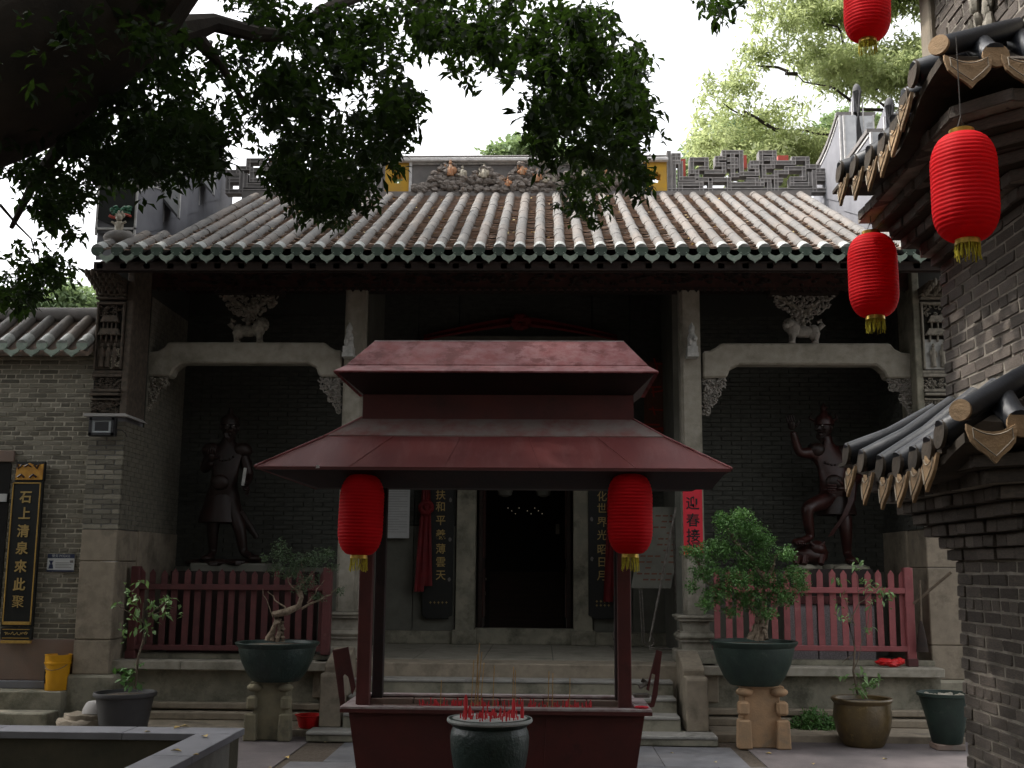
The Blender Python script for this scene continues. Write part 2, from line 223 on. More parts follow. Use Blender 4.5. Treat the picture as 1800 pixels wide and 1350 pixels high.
# ------------------------------------------------------------------ mesh builder
OFF = {}
class MB:
    def __init__(s): s.v = []; s.f = []
    def add(s, vs, fs):
        o = len(s.v); s.v += [tuple(v) for v in vs]; s.f += [tuple(i + o for i in f) for f in fs]; return s
    def box(s, x0, x1, y0, y1, z0, z1):
        return s.add([(x0,y0,z0),(x1,y0,z0),(x1,y1,z0),(x0,y1,z0),(x0,y0,z1),(x1,y0,z1),(x1,y1,z1),(x0,y1,z1)],
                     [(0,3,2,1),(4,5,6,7),(0,1,5,4),(1,2,6,5),(2,3,7,6),(3,0,4,7)])
    def obox(s, c, sz, rot=(0,0,0)):
        m = Matrix.Translation(Vector(c)) @ Matrix.Rotation(rot[2],4,'Z') @ Matrix.Rotation(rot[1],4,'Y') @ Matrix.Rotation(rot[0],4,'X')
        hx, hy, hz = sz[0]/2, sz[1]/2, sz[2]/2
        vs = [m @ Vector(p) for p in ((-hx,-hy,-hz),(hx,-hy,-hz),(hx,hy,-hz),(-hx,hy,-hz),(-hx,-hy,hz),(hx,-hy,hz),(hx,hy,hz),(-hx,hy,hz))]
        return s.add(vs, [(0,3,2,1),(4,5,6,7),(0,1,5,4),(1,2,6,5),(2,3,7,6),(3,0,4,7)])
    def prism(s, poly, a0, a1, axis='Y'):
        n = len(poly)
        def p(q, a):
            return (q[0], a, q[1]) if axis == 'Y' else ((a, q[0], q[1]) if axis == 'X' else (q[0], q[1], a))
        vs = [p(q, a0) for q in poly] + [p(q, a1) for q in poly]
        return s.add(vs, [tuple(range(n)), tuple(range(2*n-1, n-1, -1))] + [(i, n+i, n+(i+1) % n, (i+1) % n) for i in range(n)])
    def lathe(s, prof, c=(0,0,0), seg=24, sx=1.0, sy=1.0, axis=None):
        n = len(prof); vs = []
        for r, z in prof:
            for k in range(seg):
                a = 2*math.pi*k/seg; vs.append(Vector((r*math.cos(a)*sx, r*math.sin(a)*sy, z)))
        if axis is not None:
            q = Vector(axis).to_track_quat('Z', 'Y'); vs = [q @ v for v in vs]
        vs = [v + Vector(c) for v in vs]
        fs = [(i*seg+k, i*seg+(k+1) % seg, (i+1)*seg+(k+1) % seg, (i+1)*seg+k) for i in range(n-1) for k in range(seg)]
        if prof[0][0] > 1e-5: fs.append(tuple(range(seg-1, -1, -1)))
        if prof[-1][0] > 1e-5: fs.append(tuple((n-1)*seg+k for k in range(seg)))
        return s.add(vs, fs)
    def tube(s, pts, rad, seg=8):
        pts = [Vector(p) for p in pts]; n = len(pts)
        if isinstance(rad, (int, float)): rad = [rad]*n
        vs = []
        for i, p in enumerate(pts):
            d = (pts[min(i+1, n-1)] - pts[max(i-1, 0)]).normalized()
            q = d.to_track_quat('Z', 'Y')
            for k in range(seg):
                a = 2*math.pi*k/seg; vs.append(p + q @ Vector((math.cos(a)*rad[i], math.sin(a)*rad[i], 0)))
        fs = [(i*seg+k, i*seg+(k+1) % seg, (i+1)*seg+(k+1) % seg, (i+1)*seg+k) for i in range(n-1) for k in range(seg)]
        fs.append(tuple(range(seg-1, -1, -1))); fs.append(tuple((n-1)*seg+k for k in range(seg)))
        return s.add(vs, fs)
    def ball(s, c, r, seg=10, rings=6, jit=0.0, rot=None):
        r = (r, r, r) if isinstance(r, (int, float)) else r
        vs = []; fs = []
        for i in range(rings+1):
            t = math.pi*i/rings
            for k in range(seg):
                a = 2*math.pi*k/seg; j = 1 + random.uniform(-jit, jit)
                v = Vector((r[0]*math.sin(t)*math.cos(a)*j, r[1]*math.sin(t)*math.sin(a)*j, r[2]*math.cos(t)*j))
                if rot is not None: v = rot @ v
                vs.append(v + Vector(c))
        for i in range(rings):
            for k in range(seg):
                fs.append((i*seg+k, (i+1)*seg+k, (i+1)*seg+(k+1) % seg, i*seg+(k+1) % seg))
        return s.add(vs, fs)
    def build(s, name, m, parent=None, smooth=False, bevel=0.0, jit=0.0, kind=None, label=None):
        me = bpy.data.meshes.new(name)
        o = OFF.get(parent.name, Vector()) if parent is not None else Vector()
        vs = [(x-o.x, y-o.y, z-o.z) for x, y, z in s.v]
        me.from_pydata(vs, [], s.f); 
        bm = bmesh.new(); bm.from_mesh(me)
        bmesh.ops.remove_doubles(bm, verts=bm.verts, dist=1e-5)
        bmesh.ops.recalc_face_normals(bm, faces=bm.faces)
        if bevel:
            es = [e for e in bm.edges if len(e.link_faces) == 2 and e.calc_face_angle(0) > 0.5]
            bmesh.ops.bevel(bm, geom=es, offset=bevel, segments=1, affect='EDGES', clamp_overlap=True)
        if jit:
            for v in bm.verts: v.co += Vector((random.uniform(-jit, jit), random.uniform(-jit, jit), random.uniform(-jit, jit)))
        bm.to_mesh(me); bm.free()
        if smooth:
            me.shade_smooth()
            if smooth != 'all': me.set_sharp_from_angle(angle=R(38))
        me.materials.append(m)
        ob = bpy.data.objects.new(name, me); col.objects.link(ob)
        if parent is not None: ob.parent = parent; OFF[ob.name] = o
        else: OFF[ob.name] = Vector()
        if kind: ob['kind'] = kind
        if label: ob['label'] = label
        return ob

def tag(o, label=None, cat=None, group=None, kind=None):
    if label: o['label'] = label
    if cat: o['category'] = cat
    if group: o['group'] = group
    if kind: o['kind'] = kind
    return o
def thing(name, label, cat, loc=(0,0,0), group=None):
    o = bpy.data.objects.new(name, None); col.objects.link(o); o.location = loc; OFF[o.name] = Vector(loc)
    o.empty_display_size = 0.2
    return tag(o, label, cat, group)
def recenter(o):
    """move a one-mesh thing's origin to the base of its mesh"""
    me = o.data; n = len(me.vertices); a = np.empty(n*3, dtype=np.float32); me.vertices.foreach_get('co', a); a = a.reshape(-1, 3)
    c = Vector(((a[:,0].min()+a[:,0].max())/2, (a[:,1].min()+a[:,1].max())/2, a[:,2].min()))
    me.transform(Matrix.Translation(-c)); o.location = o.location + c
    return o
def link_mesh(name, me, parent, loc, rot=(0,0,0), scale=(1,1,1)):
    ob = bpy.data.objects.new(name, me); col.objects.link(ob); ob.parent = parent
    o = OFF.get(parent.name, Vector()); ob.location = Vector(loc) - o; ob.rotation_euler = rot; ob.scale = scale
    return ob
def copy_tree(o, dloc=None, label=None, parent=None):
    c = o.copy(); col.objects.link(c)
    if parent is not None: c.parent = parent
    if dloc is not None: c.location = dloc
    if label: c['label'] = label
    for ch in o.children: copy_tree(ch, parent=c)
    return c
def text_mesh(s, size, extrude=0.003, bold=0.0):
    cu = bpy.data.curves.new('lettering', 'FONT'); cu.body = s; cu.size = size; cu.align_x = 'CENTER'; cu.align_y = 'CENTER'
    cu.extrude = extrude; cu.offset = bold; cu.resolution_u = 2
    ob = bpy.data.objects.new('lettering', cu); col.objects.link(ob)
    dg = bpy.context.evaluated_depsgraph_get(); me = bpy.data.meshes.new_from_object(ob.evaluated_get(dg))
    bpy.data.objects.remove(ob); bpy.data.curves.remove(cu)
    return me
def letter(name, s, size, m, parent, loc, rot=(math.pi/2, 0, 0), bold=0.0, sc=(1,1,1), extrude=0.003):
    me = text_mesh(s, size, extrude, bold); me.name = name; me.materials.clear(); me.materials.append(m)
    return link_mesh(name, me, parent, loc, rot, sc)

# unit brick meshes, shared by every brick object
def brick_mesh(m, k):
    b = MB().box(-0.5, 0.5, -0.5, 0.5, -0.5, 0.5)
    me = bpy.data.meshes.new('brick'); me.from_pydata(b.v, [], b.f)
    bm = bmesh.new(); bm.from_mesh(me); rr = random.Random(k)
    bmesh.ops.bevel(bm, geom=bm.edges[:], offset=0.045, segments=1, affect='EDGES')
    for v in bm.verts: v.co += Vector((rr.uniform(-.03,.03), rr.uniform(-.03,.03), rr.uniform(-.07,.07)))
    bm.to_mesh(me); bm.free(); me.materials.append(m); return me
BR = {k: [brick_mesh(M[k], i) for i in range(5)] for k in ('brick', 'gate_brick')}

def leaves(name, m, pos, dirs, L, W, parent=None, droop=0.25, fold=0.25, kind=None, seed=0, mid_at=0.58):
    """pos: (n,3) leaf bases, dirs: (n,3) unit; each leaf 4 triangles with a fold and a droop"""
    r = np.random.default_rng(seed); n = len(pos); pos = np.asarray(pos, float); d = np.asarray(dirs, float)
    d /= np.linalg.norm(d, axis=1, keepdims=True) + 1e-9
    up = np.tile([0, 0, 1.0], (n, 1)) + r.normal(0, 0.45, (n, 3))
    side = np.cross(d, up); side /= np.linalg.norm(side, axis=1, keepdims=True) + 1e-9
    nn = np.cross(side, d)
    L = L * r.uniform(0.7, 1.25, (n, 1)); W = W * r.uniform(0.75, 1.2, (n, 1))
    mid = pos + d*L*mid_at; tip = pos + d*L - np.array([0, 0, 1.0])*L*droop*r.uniform(0.2, 1.2, (n, 1))
    a = mid + side*W*0.5 + nn*W*fold*0.5; b = mid - side*W*0.5 + nn*W*fold*0.5
    v = np.stack([pos, a, mid, b, tip], 1).reshape(-1, 3)
    if parent is not None: v = v - np.array(OFF.get(parent.name, Vector()))
    i = np.arange(n)[:, None]*5
    f = np.concatenate([i+[[0, 1, 2]], i+[[0, 2, 3]], i+[[1, 4, 2]], i+[[2, 4, 3]]], 0).astype(np.int32)
    me = bpy.data.meshes.new(name); me.vertices.add(len(v)); me.vertices.foreach_set('co', v.astype(np.float32).ravel())
    me.loops.add(f.size); me.loops.foreach_set('vertex_index', f.ravel())
    me.polygons.add(len(f)); me.polygons.foreach_set('loop_start', np.arange(0, f.size, 3, dtype=np.int32))
    me.update(calc_edges=True); me.materials.append(m)
    ob = bpy.data.objects.new(name, me); col.objects.link(ob)
    if parent is not None: ob.parent = parent; OFF[ob.name] = OFF.get(parent.name, Vector())
    if kind: ob['kind'] = kind
    return ob
def rand_dirs(n, r, zmin=-0.6):
    d = r.normal(0, 1, (n, 3)); d[:, 2] = np.maximum(d[:, 2], zmin*1.0); return d/np.linalg.norm(d, axis=1, keepdims=True)
def whorls(centers, k, r, spread=0.012, zbias=0.0):
    """k leaves radiating from each twig end"""
    c = np.repeat(np.asarray(centers), k, 0); n = len(c)
    ax = np.repeat(rand_dirs(len(centers), r), k, 0)
    d = rand_dirs(n, r) + ax*0.7; d[:, 2] += zbias
    return c + r.normal(0, spread, c.shape), d

# ================================================================== THE SETTING: ground
XC = -0.33
MB().box(-60, 60, -30, 400, -0.30, -0.02).build('ground', M['ground'], kind='structure')
court = MB().box(-7.5, 6.0, 1.5, 12.9, -0.018, -0.012).build('courtyard', M['soil'], kind='structure')
rr = random.Random(3)
for j, (ya, yb) in enumerate(((7.4, 8.5), (8.5, 9.6), (9.6, 10.5), (10.5, 11.64))):
    x = -2.32 + (0.3 if j % 2 else 0.0)
    while x < 2.0:
        w = 0.78; x1 = min(x + w, 2.02)
        if x1 - x > 0.15:
            MB().box(x+.004, x1-.004, ya+.004, yb-.004, -0.02, 0.0 + rr.uniform(-.002, .002)).build('paving_slab', M['slab'], court, bevel=0.004)
        x += w
pv = MB().box(2.03, 5.9, 5.0, 12.2, -0.016, 0.001).build('cement_paving', M['cement'], court)
MB().box(-7.4, -2.40, 9.2, 12.0, -0.016, -0.001).build('earth_strip', M['cement'], court)
# raised apron in front of the terrace
for x0, x1 in ((-4.95, -2.42), (1.78, 4.35)):
    ap = MB().box(x0, x1, 12.02, 12.75, -0.01, 0.07)
    ap.build('terrace_apron', M['granite_warm'], court, bevel=0.006)

# unseen walls around the court, added to cut sky light
MB().box(-10.2, 7.5, -4.4, -4.0, 0, 5.6).build('unseen_court_wall', M['brick'], kind='structure')
MB().box(-10.6, -10.2, -4.4, 12.4, 0, 4.6).build('unseen_court_wall', M['brick'], kind='structure')
MB().box(3.21, 3.6, -4.0, 6.3, 0, 5.9).build('unseen_court_wall', M['gate_brick'], kind='structure')

# ================================================================== TEMPLE
T = thing('temple_hall', 'grey brick temple hall with ribbed tile roof and granite columns behind the incense burner', 'temple', (XC, 13.0, 0))
# ---- terrace and steps
FZ = 0.70
for k, (yf, z0, z1, x0, x1) in enumerate(((11.65, 0, .10, -2.42, 1.76), (11.95, .10, .25, -2.1, 1.42), (12.25, .25, .40, -2.1, 1.42), (12.53, .40, .55, -2.1, 1.42))):
    st_ = MB().box(x0, x1, yf+.018, 12.80, z0 if k == 0 else z0-.02, z1-.035).build('step', M['granite_green'], T, bevel=0.006)
    nb = (1, 2, 3, 2)[k]
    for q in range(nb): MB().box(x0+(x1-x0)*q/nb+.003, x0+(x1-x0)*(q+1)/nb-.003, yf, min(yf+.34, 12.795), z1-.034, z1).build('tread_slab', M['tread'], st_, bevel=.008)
MB().box(-2.6, 1.95, 12.80, 13.30, 0.30, FZ).build('platform_edge', M['granite_warm'], T, bevel=0.012)
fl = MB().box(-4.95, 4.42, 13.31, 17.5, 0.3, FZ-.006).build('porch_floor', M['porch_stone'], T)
for i in range(5):
    for j in range(3):
        xa = -2.35 + i*0.82
        MB().box(xa+.004, xa+.816, 13.31+j*.9, 14.2+j*.9, FZ-.03, FZ+.001).build('floor_slab', M['granite'], fl, bevel=.004)
# stepped side blocks of the stairs
for sx in (-1, 1):
    xo = XC + 0.01 + sx*1.92
    pr = [(11.98, .10), (11.98, .62), (12.0, .645), (12.2, .645), (12.22, .62), (12.22, .70), (12.26, .74), (12.75, .86), (12.83, .86), (12.83, .10)]
    MB().prism(pr, xo-.115, xo+.115, 'X').build('stair_cheek', M['granite_warm'], T, bevel=.012)
# terrace plinths of the two side bays
for x0, x1 in ((-4.95, -2.35), (1.72, 4.42)):
    MB().box(x0, x1, 12.86, 13.3, .05, .60).build('terrace_wall', M['granite_green'], T)
    MB().box(x0, x1, 12.64, 12.86, .07, .155).build('plinth_moulding', M['granite_warm'], T, bevel=.012)
    MB().box(x0, x1, 12.74, 12.86, .175, .245).build('plinth_moulding', M['granite_warm'], T, bevel=.012)
    n = 3
    for i in range(n):
        w = (x1-x0)/n
        MB().box(x0+i*w+.003, x0+(i+1)*w-.003, 12.70, 13.3, .602, .70).build('ledge_slab', M['granite'], T, bevel=.008)
    MB().box(x0, x1, 13.0, 13.12, .70, .76).build('fence_sill', M['granite_green'], T, bevel=.006)

# ---- back walls of the porch
WALLTOP = 6.25
for sx in (-1, 1):
    x0, x1 = sorted((XC + sx*2.14, XC + sx*(4.53 if sx < 0 else 4.74)))
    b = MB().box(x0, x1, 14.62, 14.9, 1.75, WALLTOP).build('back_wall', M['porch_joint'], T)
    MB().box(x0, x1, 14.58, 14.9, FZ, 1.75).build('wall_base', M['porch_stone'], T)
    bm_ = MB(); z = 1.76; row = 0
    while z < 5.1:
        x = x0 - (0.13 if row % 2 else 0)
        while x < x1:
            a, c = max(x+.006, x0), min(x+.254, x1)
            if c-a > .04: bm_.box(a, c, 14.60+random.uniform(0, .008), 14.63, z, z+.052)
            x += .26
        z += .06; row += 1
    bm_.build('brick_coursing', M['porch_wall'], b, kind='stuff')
    # return wall between side bay and door bay
    xr = XC + sx*2.14
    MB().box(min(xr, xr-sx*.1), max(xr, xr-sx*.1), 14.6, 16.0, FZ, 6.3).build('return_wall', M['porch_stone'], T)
# door bay wall at Y=16: granite panels, frame, opening
dz1 = 3.45
dx0, dx1 = xs(835, 1000, 16.0), xs(1008, 1000, 16.0)
for sx, xa, xb in ((-1, XC-2.14, dx0-.28), (1, dx1+.28, XC+2.14)):
    mid = (xa+xb)/2
    for (a, c) in ((xa, mid), (mid, xb)):
        for (z0, z1) in ((FZ+.18, 2.35), (2.36, 6.95)):
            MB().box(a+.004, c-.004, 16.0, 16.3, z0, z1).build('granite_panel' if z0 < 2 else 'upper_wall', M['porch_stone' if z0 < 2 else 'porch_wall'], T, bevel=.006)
    MB().box(xa, xb, 15.93, 16.3, FZ, FZ+.18).build('wall_plinth', M['granite_green'], T, bevel=.01)
for xa, xb in ((dx0-.27, dx0), (dx1, dx1+.27)):
    MB().box(xa, xb, 15.94, 16.25, FZ+.02, dz1).build('door_jamb', M['granite_green'], T, bevel=.01)
    MB().box(xa-.04, xb+.04, 15.86, 16.2, FZ, FZ+.20).build('jamb_base', M['granite_green'], T, bevel=.012)
MB().box(dx0-.27, dx1+.27, 15.93, 16.25, dz1, dz1+.3).build('door_lintel', M['granite_green'], T, bevel=.01)
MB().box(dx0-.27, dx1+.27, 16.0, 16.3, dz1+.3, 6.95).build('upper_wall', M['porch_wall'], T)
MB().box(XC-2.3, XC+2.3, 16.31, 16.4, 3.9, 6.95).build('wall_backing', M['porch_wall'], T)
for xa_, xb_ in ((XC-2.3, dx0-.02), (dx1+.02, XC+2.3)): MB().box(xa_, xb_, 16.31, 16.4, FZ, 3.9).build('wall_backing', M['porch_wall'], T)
MB().box(dx0, dx1, 15.96, 16.2, FZ, FZ+.22).build('threshold', M['granite_green'], T, bevel=.01)
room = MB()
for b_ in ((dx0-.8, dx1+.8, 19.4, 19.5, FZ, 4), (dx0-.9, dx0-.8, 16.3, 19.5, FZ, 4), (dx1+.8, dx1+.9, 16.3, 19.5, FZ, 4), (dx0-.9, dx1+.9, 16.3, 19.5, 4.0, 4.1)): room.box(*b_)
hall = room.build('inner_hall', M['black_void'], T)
for sx_, xd in ((-1, dx0+.03), (1, dx1-.03)):
    lf_ = MB().box(*sorted((xd, xd-sx_*.06)), 16.26, 16.98, FZ+.2, dz1).build('door_leaf', M['dark_wood'], T, bevel=.006)
    for z0_, z1_ in ((FZ+.35, 1.75), (1.9, 3.2)): MB().box(*sorted((xd-sx_*.06, xd-sx_*.075)), 16.36, 16.88, z0_, z1_).build('door_panel', M['red_wood'], lf_, bevel=.006)
bulb = bpy.data.materials.new('lit_altar_bulb'); bulb.use_nodes = True
bulb.node_tree.nodes['Principled BSDF'].inputs['Emission Color'].default_value = (1, .85, .6, 1); bulb.node_tree.nodes['Principled BSDF'].inputs['Emission Strength'].default_value = .035
for k in range(9):
    p = PY(893+k*6.5+(8 if k > 3 else 0), 893+(k % 3)*5, 18.0); MB().ball(p, .008, 8, 6).build('altar_bulb', bulb, hall)
MB().box(dx0+.1, dx1-.1, 18.3, 18.9, FZ, FZ+1.0).build('altar_table', M['dark_wood'], hall)
for k, (px_, py_, w_, h_) in enumerate(((848, 1043, .10, .06), (852, 1018, .05, .04), (980, 930, .06, .16), (846, 964, .05, .02))):
    p = PY(px_, py_, 18.2); MB().box(p.x-w_/2, p.x+w_/2, 18.15, 18.25, p.z-h_/2, p.z+h_/2).build('altar_ornament', M['granite'], hall)
for px_ in (888, 955):
    p = PY(px_, 862, 16.6)
    ln = MB().lathe([(0.03, -.10), (.10, -.07), (.115, 0), (.09, .08), (.03, .11)], (p.x, 16.6, p.z), 12).build('door_lamp', M['porch_stone'], T, smooth=True)

# ---- ceiling, beams, fascia
EY, EZ = 12.0, zs(940, 439, 12.0)           # eave line
RY, RZ = 16.0, zs(940, 345, 16.0)           # foot of the ridge
MB().prism([(EY+.1, EZ-.16), (RY+.2, RZ-.2), (RY+.2, RZ-.28), (EY+.1, EZ-.24)], -5.1, 4.6, 'X').build('roof_boarding', M['dark_wood'], T)
fzb, fzt = zs(940, 513, 13.2), zs(940, 462, 13.2)
MB().box(-4.85, 4.42, 13.18, 13.26, fzb+.03, EZ+.1).build('carved_fascia', M['red_wood'], T)
cf = MB(); r_ = random.Random(5); x = -4.8
while x < 4.38:                                     # pendant leaf-shaped fringe and carving on the fascia
    cf.prism([(x, fzb+.05), (x+.045, fzb-.01), (x+.09, fzb+.05)], 13.165, 13.19)
    x += .10
cf.build('fascia_fringe', M['dark_wood'], T, kind='stuff')
cf = MB()
for i in range(620):
    cx, cz = r_.uniform(-4.7, 4.05), r_.uniform(fzb+.08, fzt+.02)
    cf.ball((cx, 13.175, cz), (r_.uniform(.02, .06), .018, r_.uniform(.012, .03)), 6, 3)
cf.build('fascia_carving', M['dark_wood'], T, smooth=True, kind='stuff')
for yb in (13.36, 14.5):
    MB().tube([(-4.85, yb, fzt+.05), (4.42, yb, fzt+.05)], .12, 14).build('purlin', M['dark_wood'], T, smooth=True)
for i in range(36):
    xx = -5.05 + i*.27
    MB().prism([(EY+.06, EZ-.14), (13.4, EZ+.57), (13.4, EZ+.50), (EY+.06, EZ-.2)], xx-.035, xx+.035, 'X').build('rafter_end', M['dark_wood'], T)
MB().box(-5.12, 4.56, 12.06, 12.10, EZ-.22, EZ-.12).build('eave_board', M['dark_wood'], T)

# ---- granite columns
CX = [xs(616, 900, 13.35), xs(1217, 900, 13.35)]
for cx in CX:
    c_ = MB(); w = .123; ch = .03
    pts = [(cx-w+ch, 13.35-w), (cx+w-ch, 13.35-w), (cx+w-ch, 13.35-w+.018), (cx+w-.012, 13.35-w+.018), (cx+w-.012, 13.35-w+ch), (cx+w, 13.35-w+ch), (cx+w, 13.35+w-ch), (cx+w-ch, 13.35+w),
           (cx-w+ch, 13.35+w), (cx-w, 13.35+w-ch), (cx-w, 13.35-w+ch), (cx-w+.012, 13.35-w+ch), (cx-w+.012, 13.35-w+.018), (cx-w+ch, 13.35-w+.018)]
    c_.prism(pts, 1.24, fzt+.05, 'Z').build('column', M['granite'], T)
    for (w2, z0, z1, bv) in ((.245, FZ, .845, .02), (.17, .845, .935, .0), (.2, .935, .955, .0), (.225, .955, 1.03, .03), (.185, 1.03, 1.05, 0), (.155, 1.05, 1.16, 0), (.21, 1.165, 1.20, .01), (.235, 1.20, 1.235, .01)):
        MB().box(cx-w2, cx+w2, 13.35-w2, 13.35+w2, z0, z1).build('column_base', M['granite'], T, bevel=bv)

def mir(x):
    r0, r1, l0, l1 = CX[1]+.123, 4.41, -4.86, CX[0]-.123
    return l0 + (r1-x)*(l1-l0)/(r1-r0)
def mirror(poly): return [(mir(x), z) for x, z in poly][::-1]
def px_poly(pts, Y): return [(xs(x, y, Y), zs(x, y, Y)) for x, y in pts]
# ---- moon beams of the side bays (right one measured, left one its mirror image)
top = [(1236, 617), (1248, 616), (1258, 611), (1268, 603), (1565, 603), (1573, 613), (1585, 619), (1603, 621)]
bot = [(1603, 664), (1560, 665), (1554, 652), (1540, 641), (1300, 640), (1284, 648), (1278, 663), (1236, 664)]
bp = px_poly(top + bot, 13.24)
lo = [(x, z) for x, z in bp[len(top):]]
for sx, pl in ((1, bp), (-1, mirror(bp))):
    MB().prism(pl, 13.24, 13.46).build('moon_beam', M['granite'], T, bevel=.02)

# ---- carvings: a helper that fills an outline with swirls and leaves
def inside(p, poly):
    x, y = p; c = False; n = len(poly)
    for i in range(n):
        x1, y1 = poly[i]; x2, y2 = poly[(i+1) % n]
        if (y1 > y) != (y2 > y) and x < (x2-x1)*(y-y1)/(y2-y1)+x1: c = not c
    return c
def carve(name, poly, Y, m, parent, n=60, r=.02, seed=1, depth=.03, back=None, holes=0.25):
    rr = random.Random(seed); b = MB(); xs_ = [p[0] for p in poly]; zs_ = [p[1] for p in poly]; k = 0; tries = 0
    while k < n and tries < n*20:
        tries += 1; p = (rr.uniform(min(xs_), max(xs_)), rr.uniform(min(zs_), max(zs_)))
        if not inside(p, poly): continue
        h = math.sin(p[0]*90+seed)*math.cos(p[1]*80+seed*2)
        if h > 1-holes*2: continue
        k += 1
        if rr.random() < .45:
            a0 = rr.uniform(0, 6.28); pts = []
            for t in range(6):
                a = a0 + t*.9; q = r*(1.9 - t*.27); pts.append((p[0]+math.cos(a)*q, Y-rr.uniform(0, depth*.3), p[1]+math.sin(a)*q))
            b.tube(pts, [r*.42]*5+[r*.2], 5)
        else:
            b.ball((p[0], Y-rr.uniform(0, depth*.5), p[1]), (r*rr.uniform(.5, 1.2), depth*.7, r*rr.uniform(.4, 1.1)), 7, 4, .12)
    o = b.build(name, m, parent, smooth=True)
    if back: MB().prism(poly, Y+.012, Y+.03).build(name+'_ground', back, parent)
    return o
# corner brackets under the beams
br = px_poly([(1237, 668), (1276, 668), (1273, 684), (1264, 692), (1258, 706), (1248, 716), (1246, 727), (1237, 728)], 13.3)
br2 = px_poly([(1603, 668), (1561, 668), (1566, 683), (1580, 692), (1584, 706), (1595, 716), (1597, 729), (1604, 730)], 13.3)
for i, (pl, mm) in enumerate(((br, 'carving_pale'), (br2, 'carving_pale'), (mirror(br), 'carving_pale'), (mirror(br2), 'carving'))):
    if i % 2 == 0 or True:
        carve('beam_bracket', pl if i < 2 else pl, 13.3, M[mm], T, 190, .020, i+3, .05, None, .12)
# lions with flower brackets on the beams
def lion(cx, z0, flip, m):
    Y = 13.34; f = flip
    b = MB()
    b.ball((cx, Y, z0+.16), (.17, .075, .075), 12, 8, .03)                       # body
    b.ball((cx-f*.12, Y, z0+.15), (.075, .08, .10), 10, 8, .05)                  # haunch
    b.ball((cx+f*.13, Y-.02, z0+.19), (.085, .085, .105), 12, 8, .07)             # chest and mane
    for dx, dy in ((-.15, -.05), (-.15, .05), (.13, -.05), (.13, .05)):
        b.tube([(cx+f*dx, Y+dy, z0+.14), (cx+f*(dx+.015), Y+dy, z0+.05), (cx+f*(dx+.02), Y+dy-.01, z0)], [.04, .028, .034], 8)
        b.ball((cx+f*(dx+.035), Y+dy-.02, z0+.018), (.038, .03, .018), 8, 5)
    b.tube([(cx-f*.18, Y, z0+.2), (cx-f*.235, Y, z0+.25), (cx-f*.215, Y, z0+.30), (cx-f*.17, Y, z0+.28)], [.03, .035, .03, .02], 8)
    o = b.build('lion_carving', m, T, smooth=True)
    h = MB(); hx = cx+f*.175; hz = z0+.245
    h.ball((hx, Y-.03, hz), (.07, .075, .068), 12, 8, .05); h.ball((hx+f*.05, Y-.07, hz-.025), (.04, .04, .032), 8, 6)
    for k in range(16):
        a = k/16*6.28; h.ball((hx-f*.02+math.cos(a)*.075, Y+.02, hz+math.sin(a)*.075), (.024, .03, .024), 6, 4)
    for e in (-1, 1): h.ball((hx+f*.015+e*.03, Y-.1, hz+.02), .011, 6, 4)
    h.build('lion_head', m, o, smooth=True)
    return o
for sx in (-1, 1):
    cx = xs(1413, 590, 13.34) if sx > 0 else mir(xs(1413, 590, 13.34))
    z0 = max(p[1] for p in bp) - .005
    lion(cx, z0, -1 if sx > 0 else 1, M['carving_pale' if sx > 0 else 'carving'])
    fb = [(cx-.38, z0+.62), (cx+.40, z0+.62), (cx+.33, z0+.50), (cx+.22, z0+.43), (cx+.10, z0+.32), (cx+.03, z0+.24), (cx-.04, z0+.24), (cx-.10, z0+.33), (cx-.2, z0+.42), (cx-.32, z0+.50)]
    carve('flower_bracket', fb, 13.34, M['carving_pale' if sx > 0 else 'carving'], T, 150, .026, 9+sx, .05, None, .22)
    MB().tube([(cx, 13.34, z0+.22), (cx, 13.34, z0+.4), (cx-.14, 13.34, z0+.5), (cx-.3, 13.34, z0+.6)], [.035, .035, .03, .025], 8).build('bracket_stem', M['carving'], T, smooth=True)
    MB().tube([(cx, 13.34, z0+.36), (cx+.14, 13.34, z0+.5), (cx+.3, 13.34, z0+.6)], [.035, .03, .025], 8).build('bracket_stem', M['carving'], T, smooth=True)
    MB().box(cx-.42, cx+.42, 13.22, 13.46, z0+.61, z0+.68).build('bracket_beam', M['dark_wood'], T)
# pale carved figures high on the columns
for i, (px_, cx) in enumerate(((613, CX[0]), (1217, CX[1]))):
    z0, z1 = zs(px_, 628, 13.1), zs(px_, 566, 13.1); h = z1-z0; X = xs(px_, 600, 13.1)
    b = MB()
    b.box(X-.068, X+.068, 13.04, 13.22, z0, z0+h*.11); b.box(X-.06, X+.06, 13.05, 13.22, z0+h*.12, z0+h*.30)
    b.lathe([(.060, z0+h*.30), (.052, z0+h*.45), (.055, z0+h*.55), (.042, z0+h*.66), (.036, z0+h*.70)], (X, 13.13, 0), 10)
    b.ball((X+.03, 13.07, z0+h*.52), (.03, .03, .035), 8, 6); b.ball((X-.005, 13.12, z0+h*.76), (.038, .036, .05), 10, 8)
    b.ball((X-.03, 13.08, z0+h*.42), (.025, .03, .05), 8, 6)
    b.lathe([(.04, z0+h*.79), (.034, z0+h*.88), (.022, z0+h*.93), (.006, z0+h)], (X, 13.13, 0), 8)
    b.build('figure_bracket', M['carving_white'], T, smooth=True)

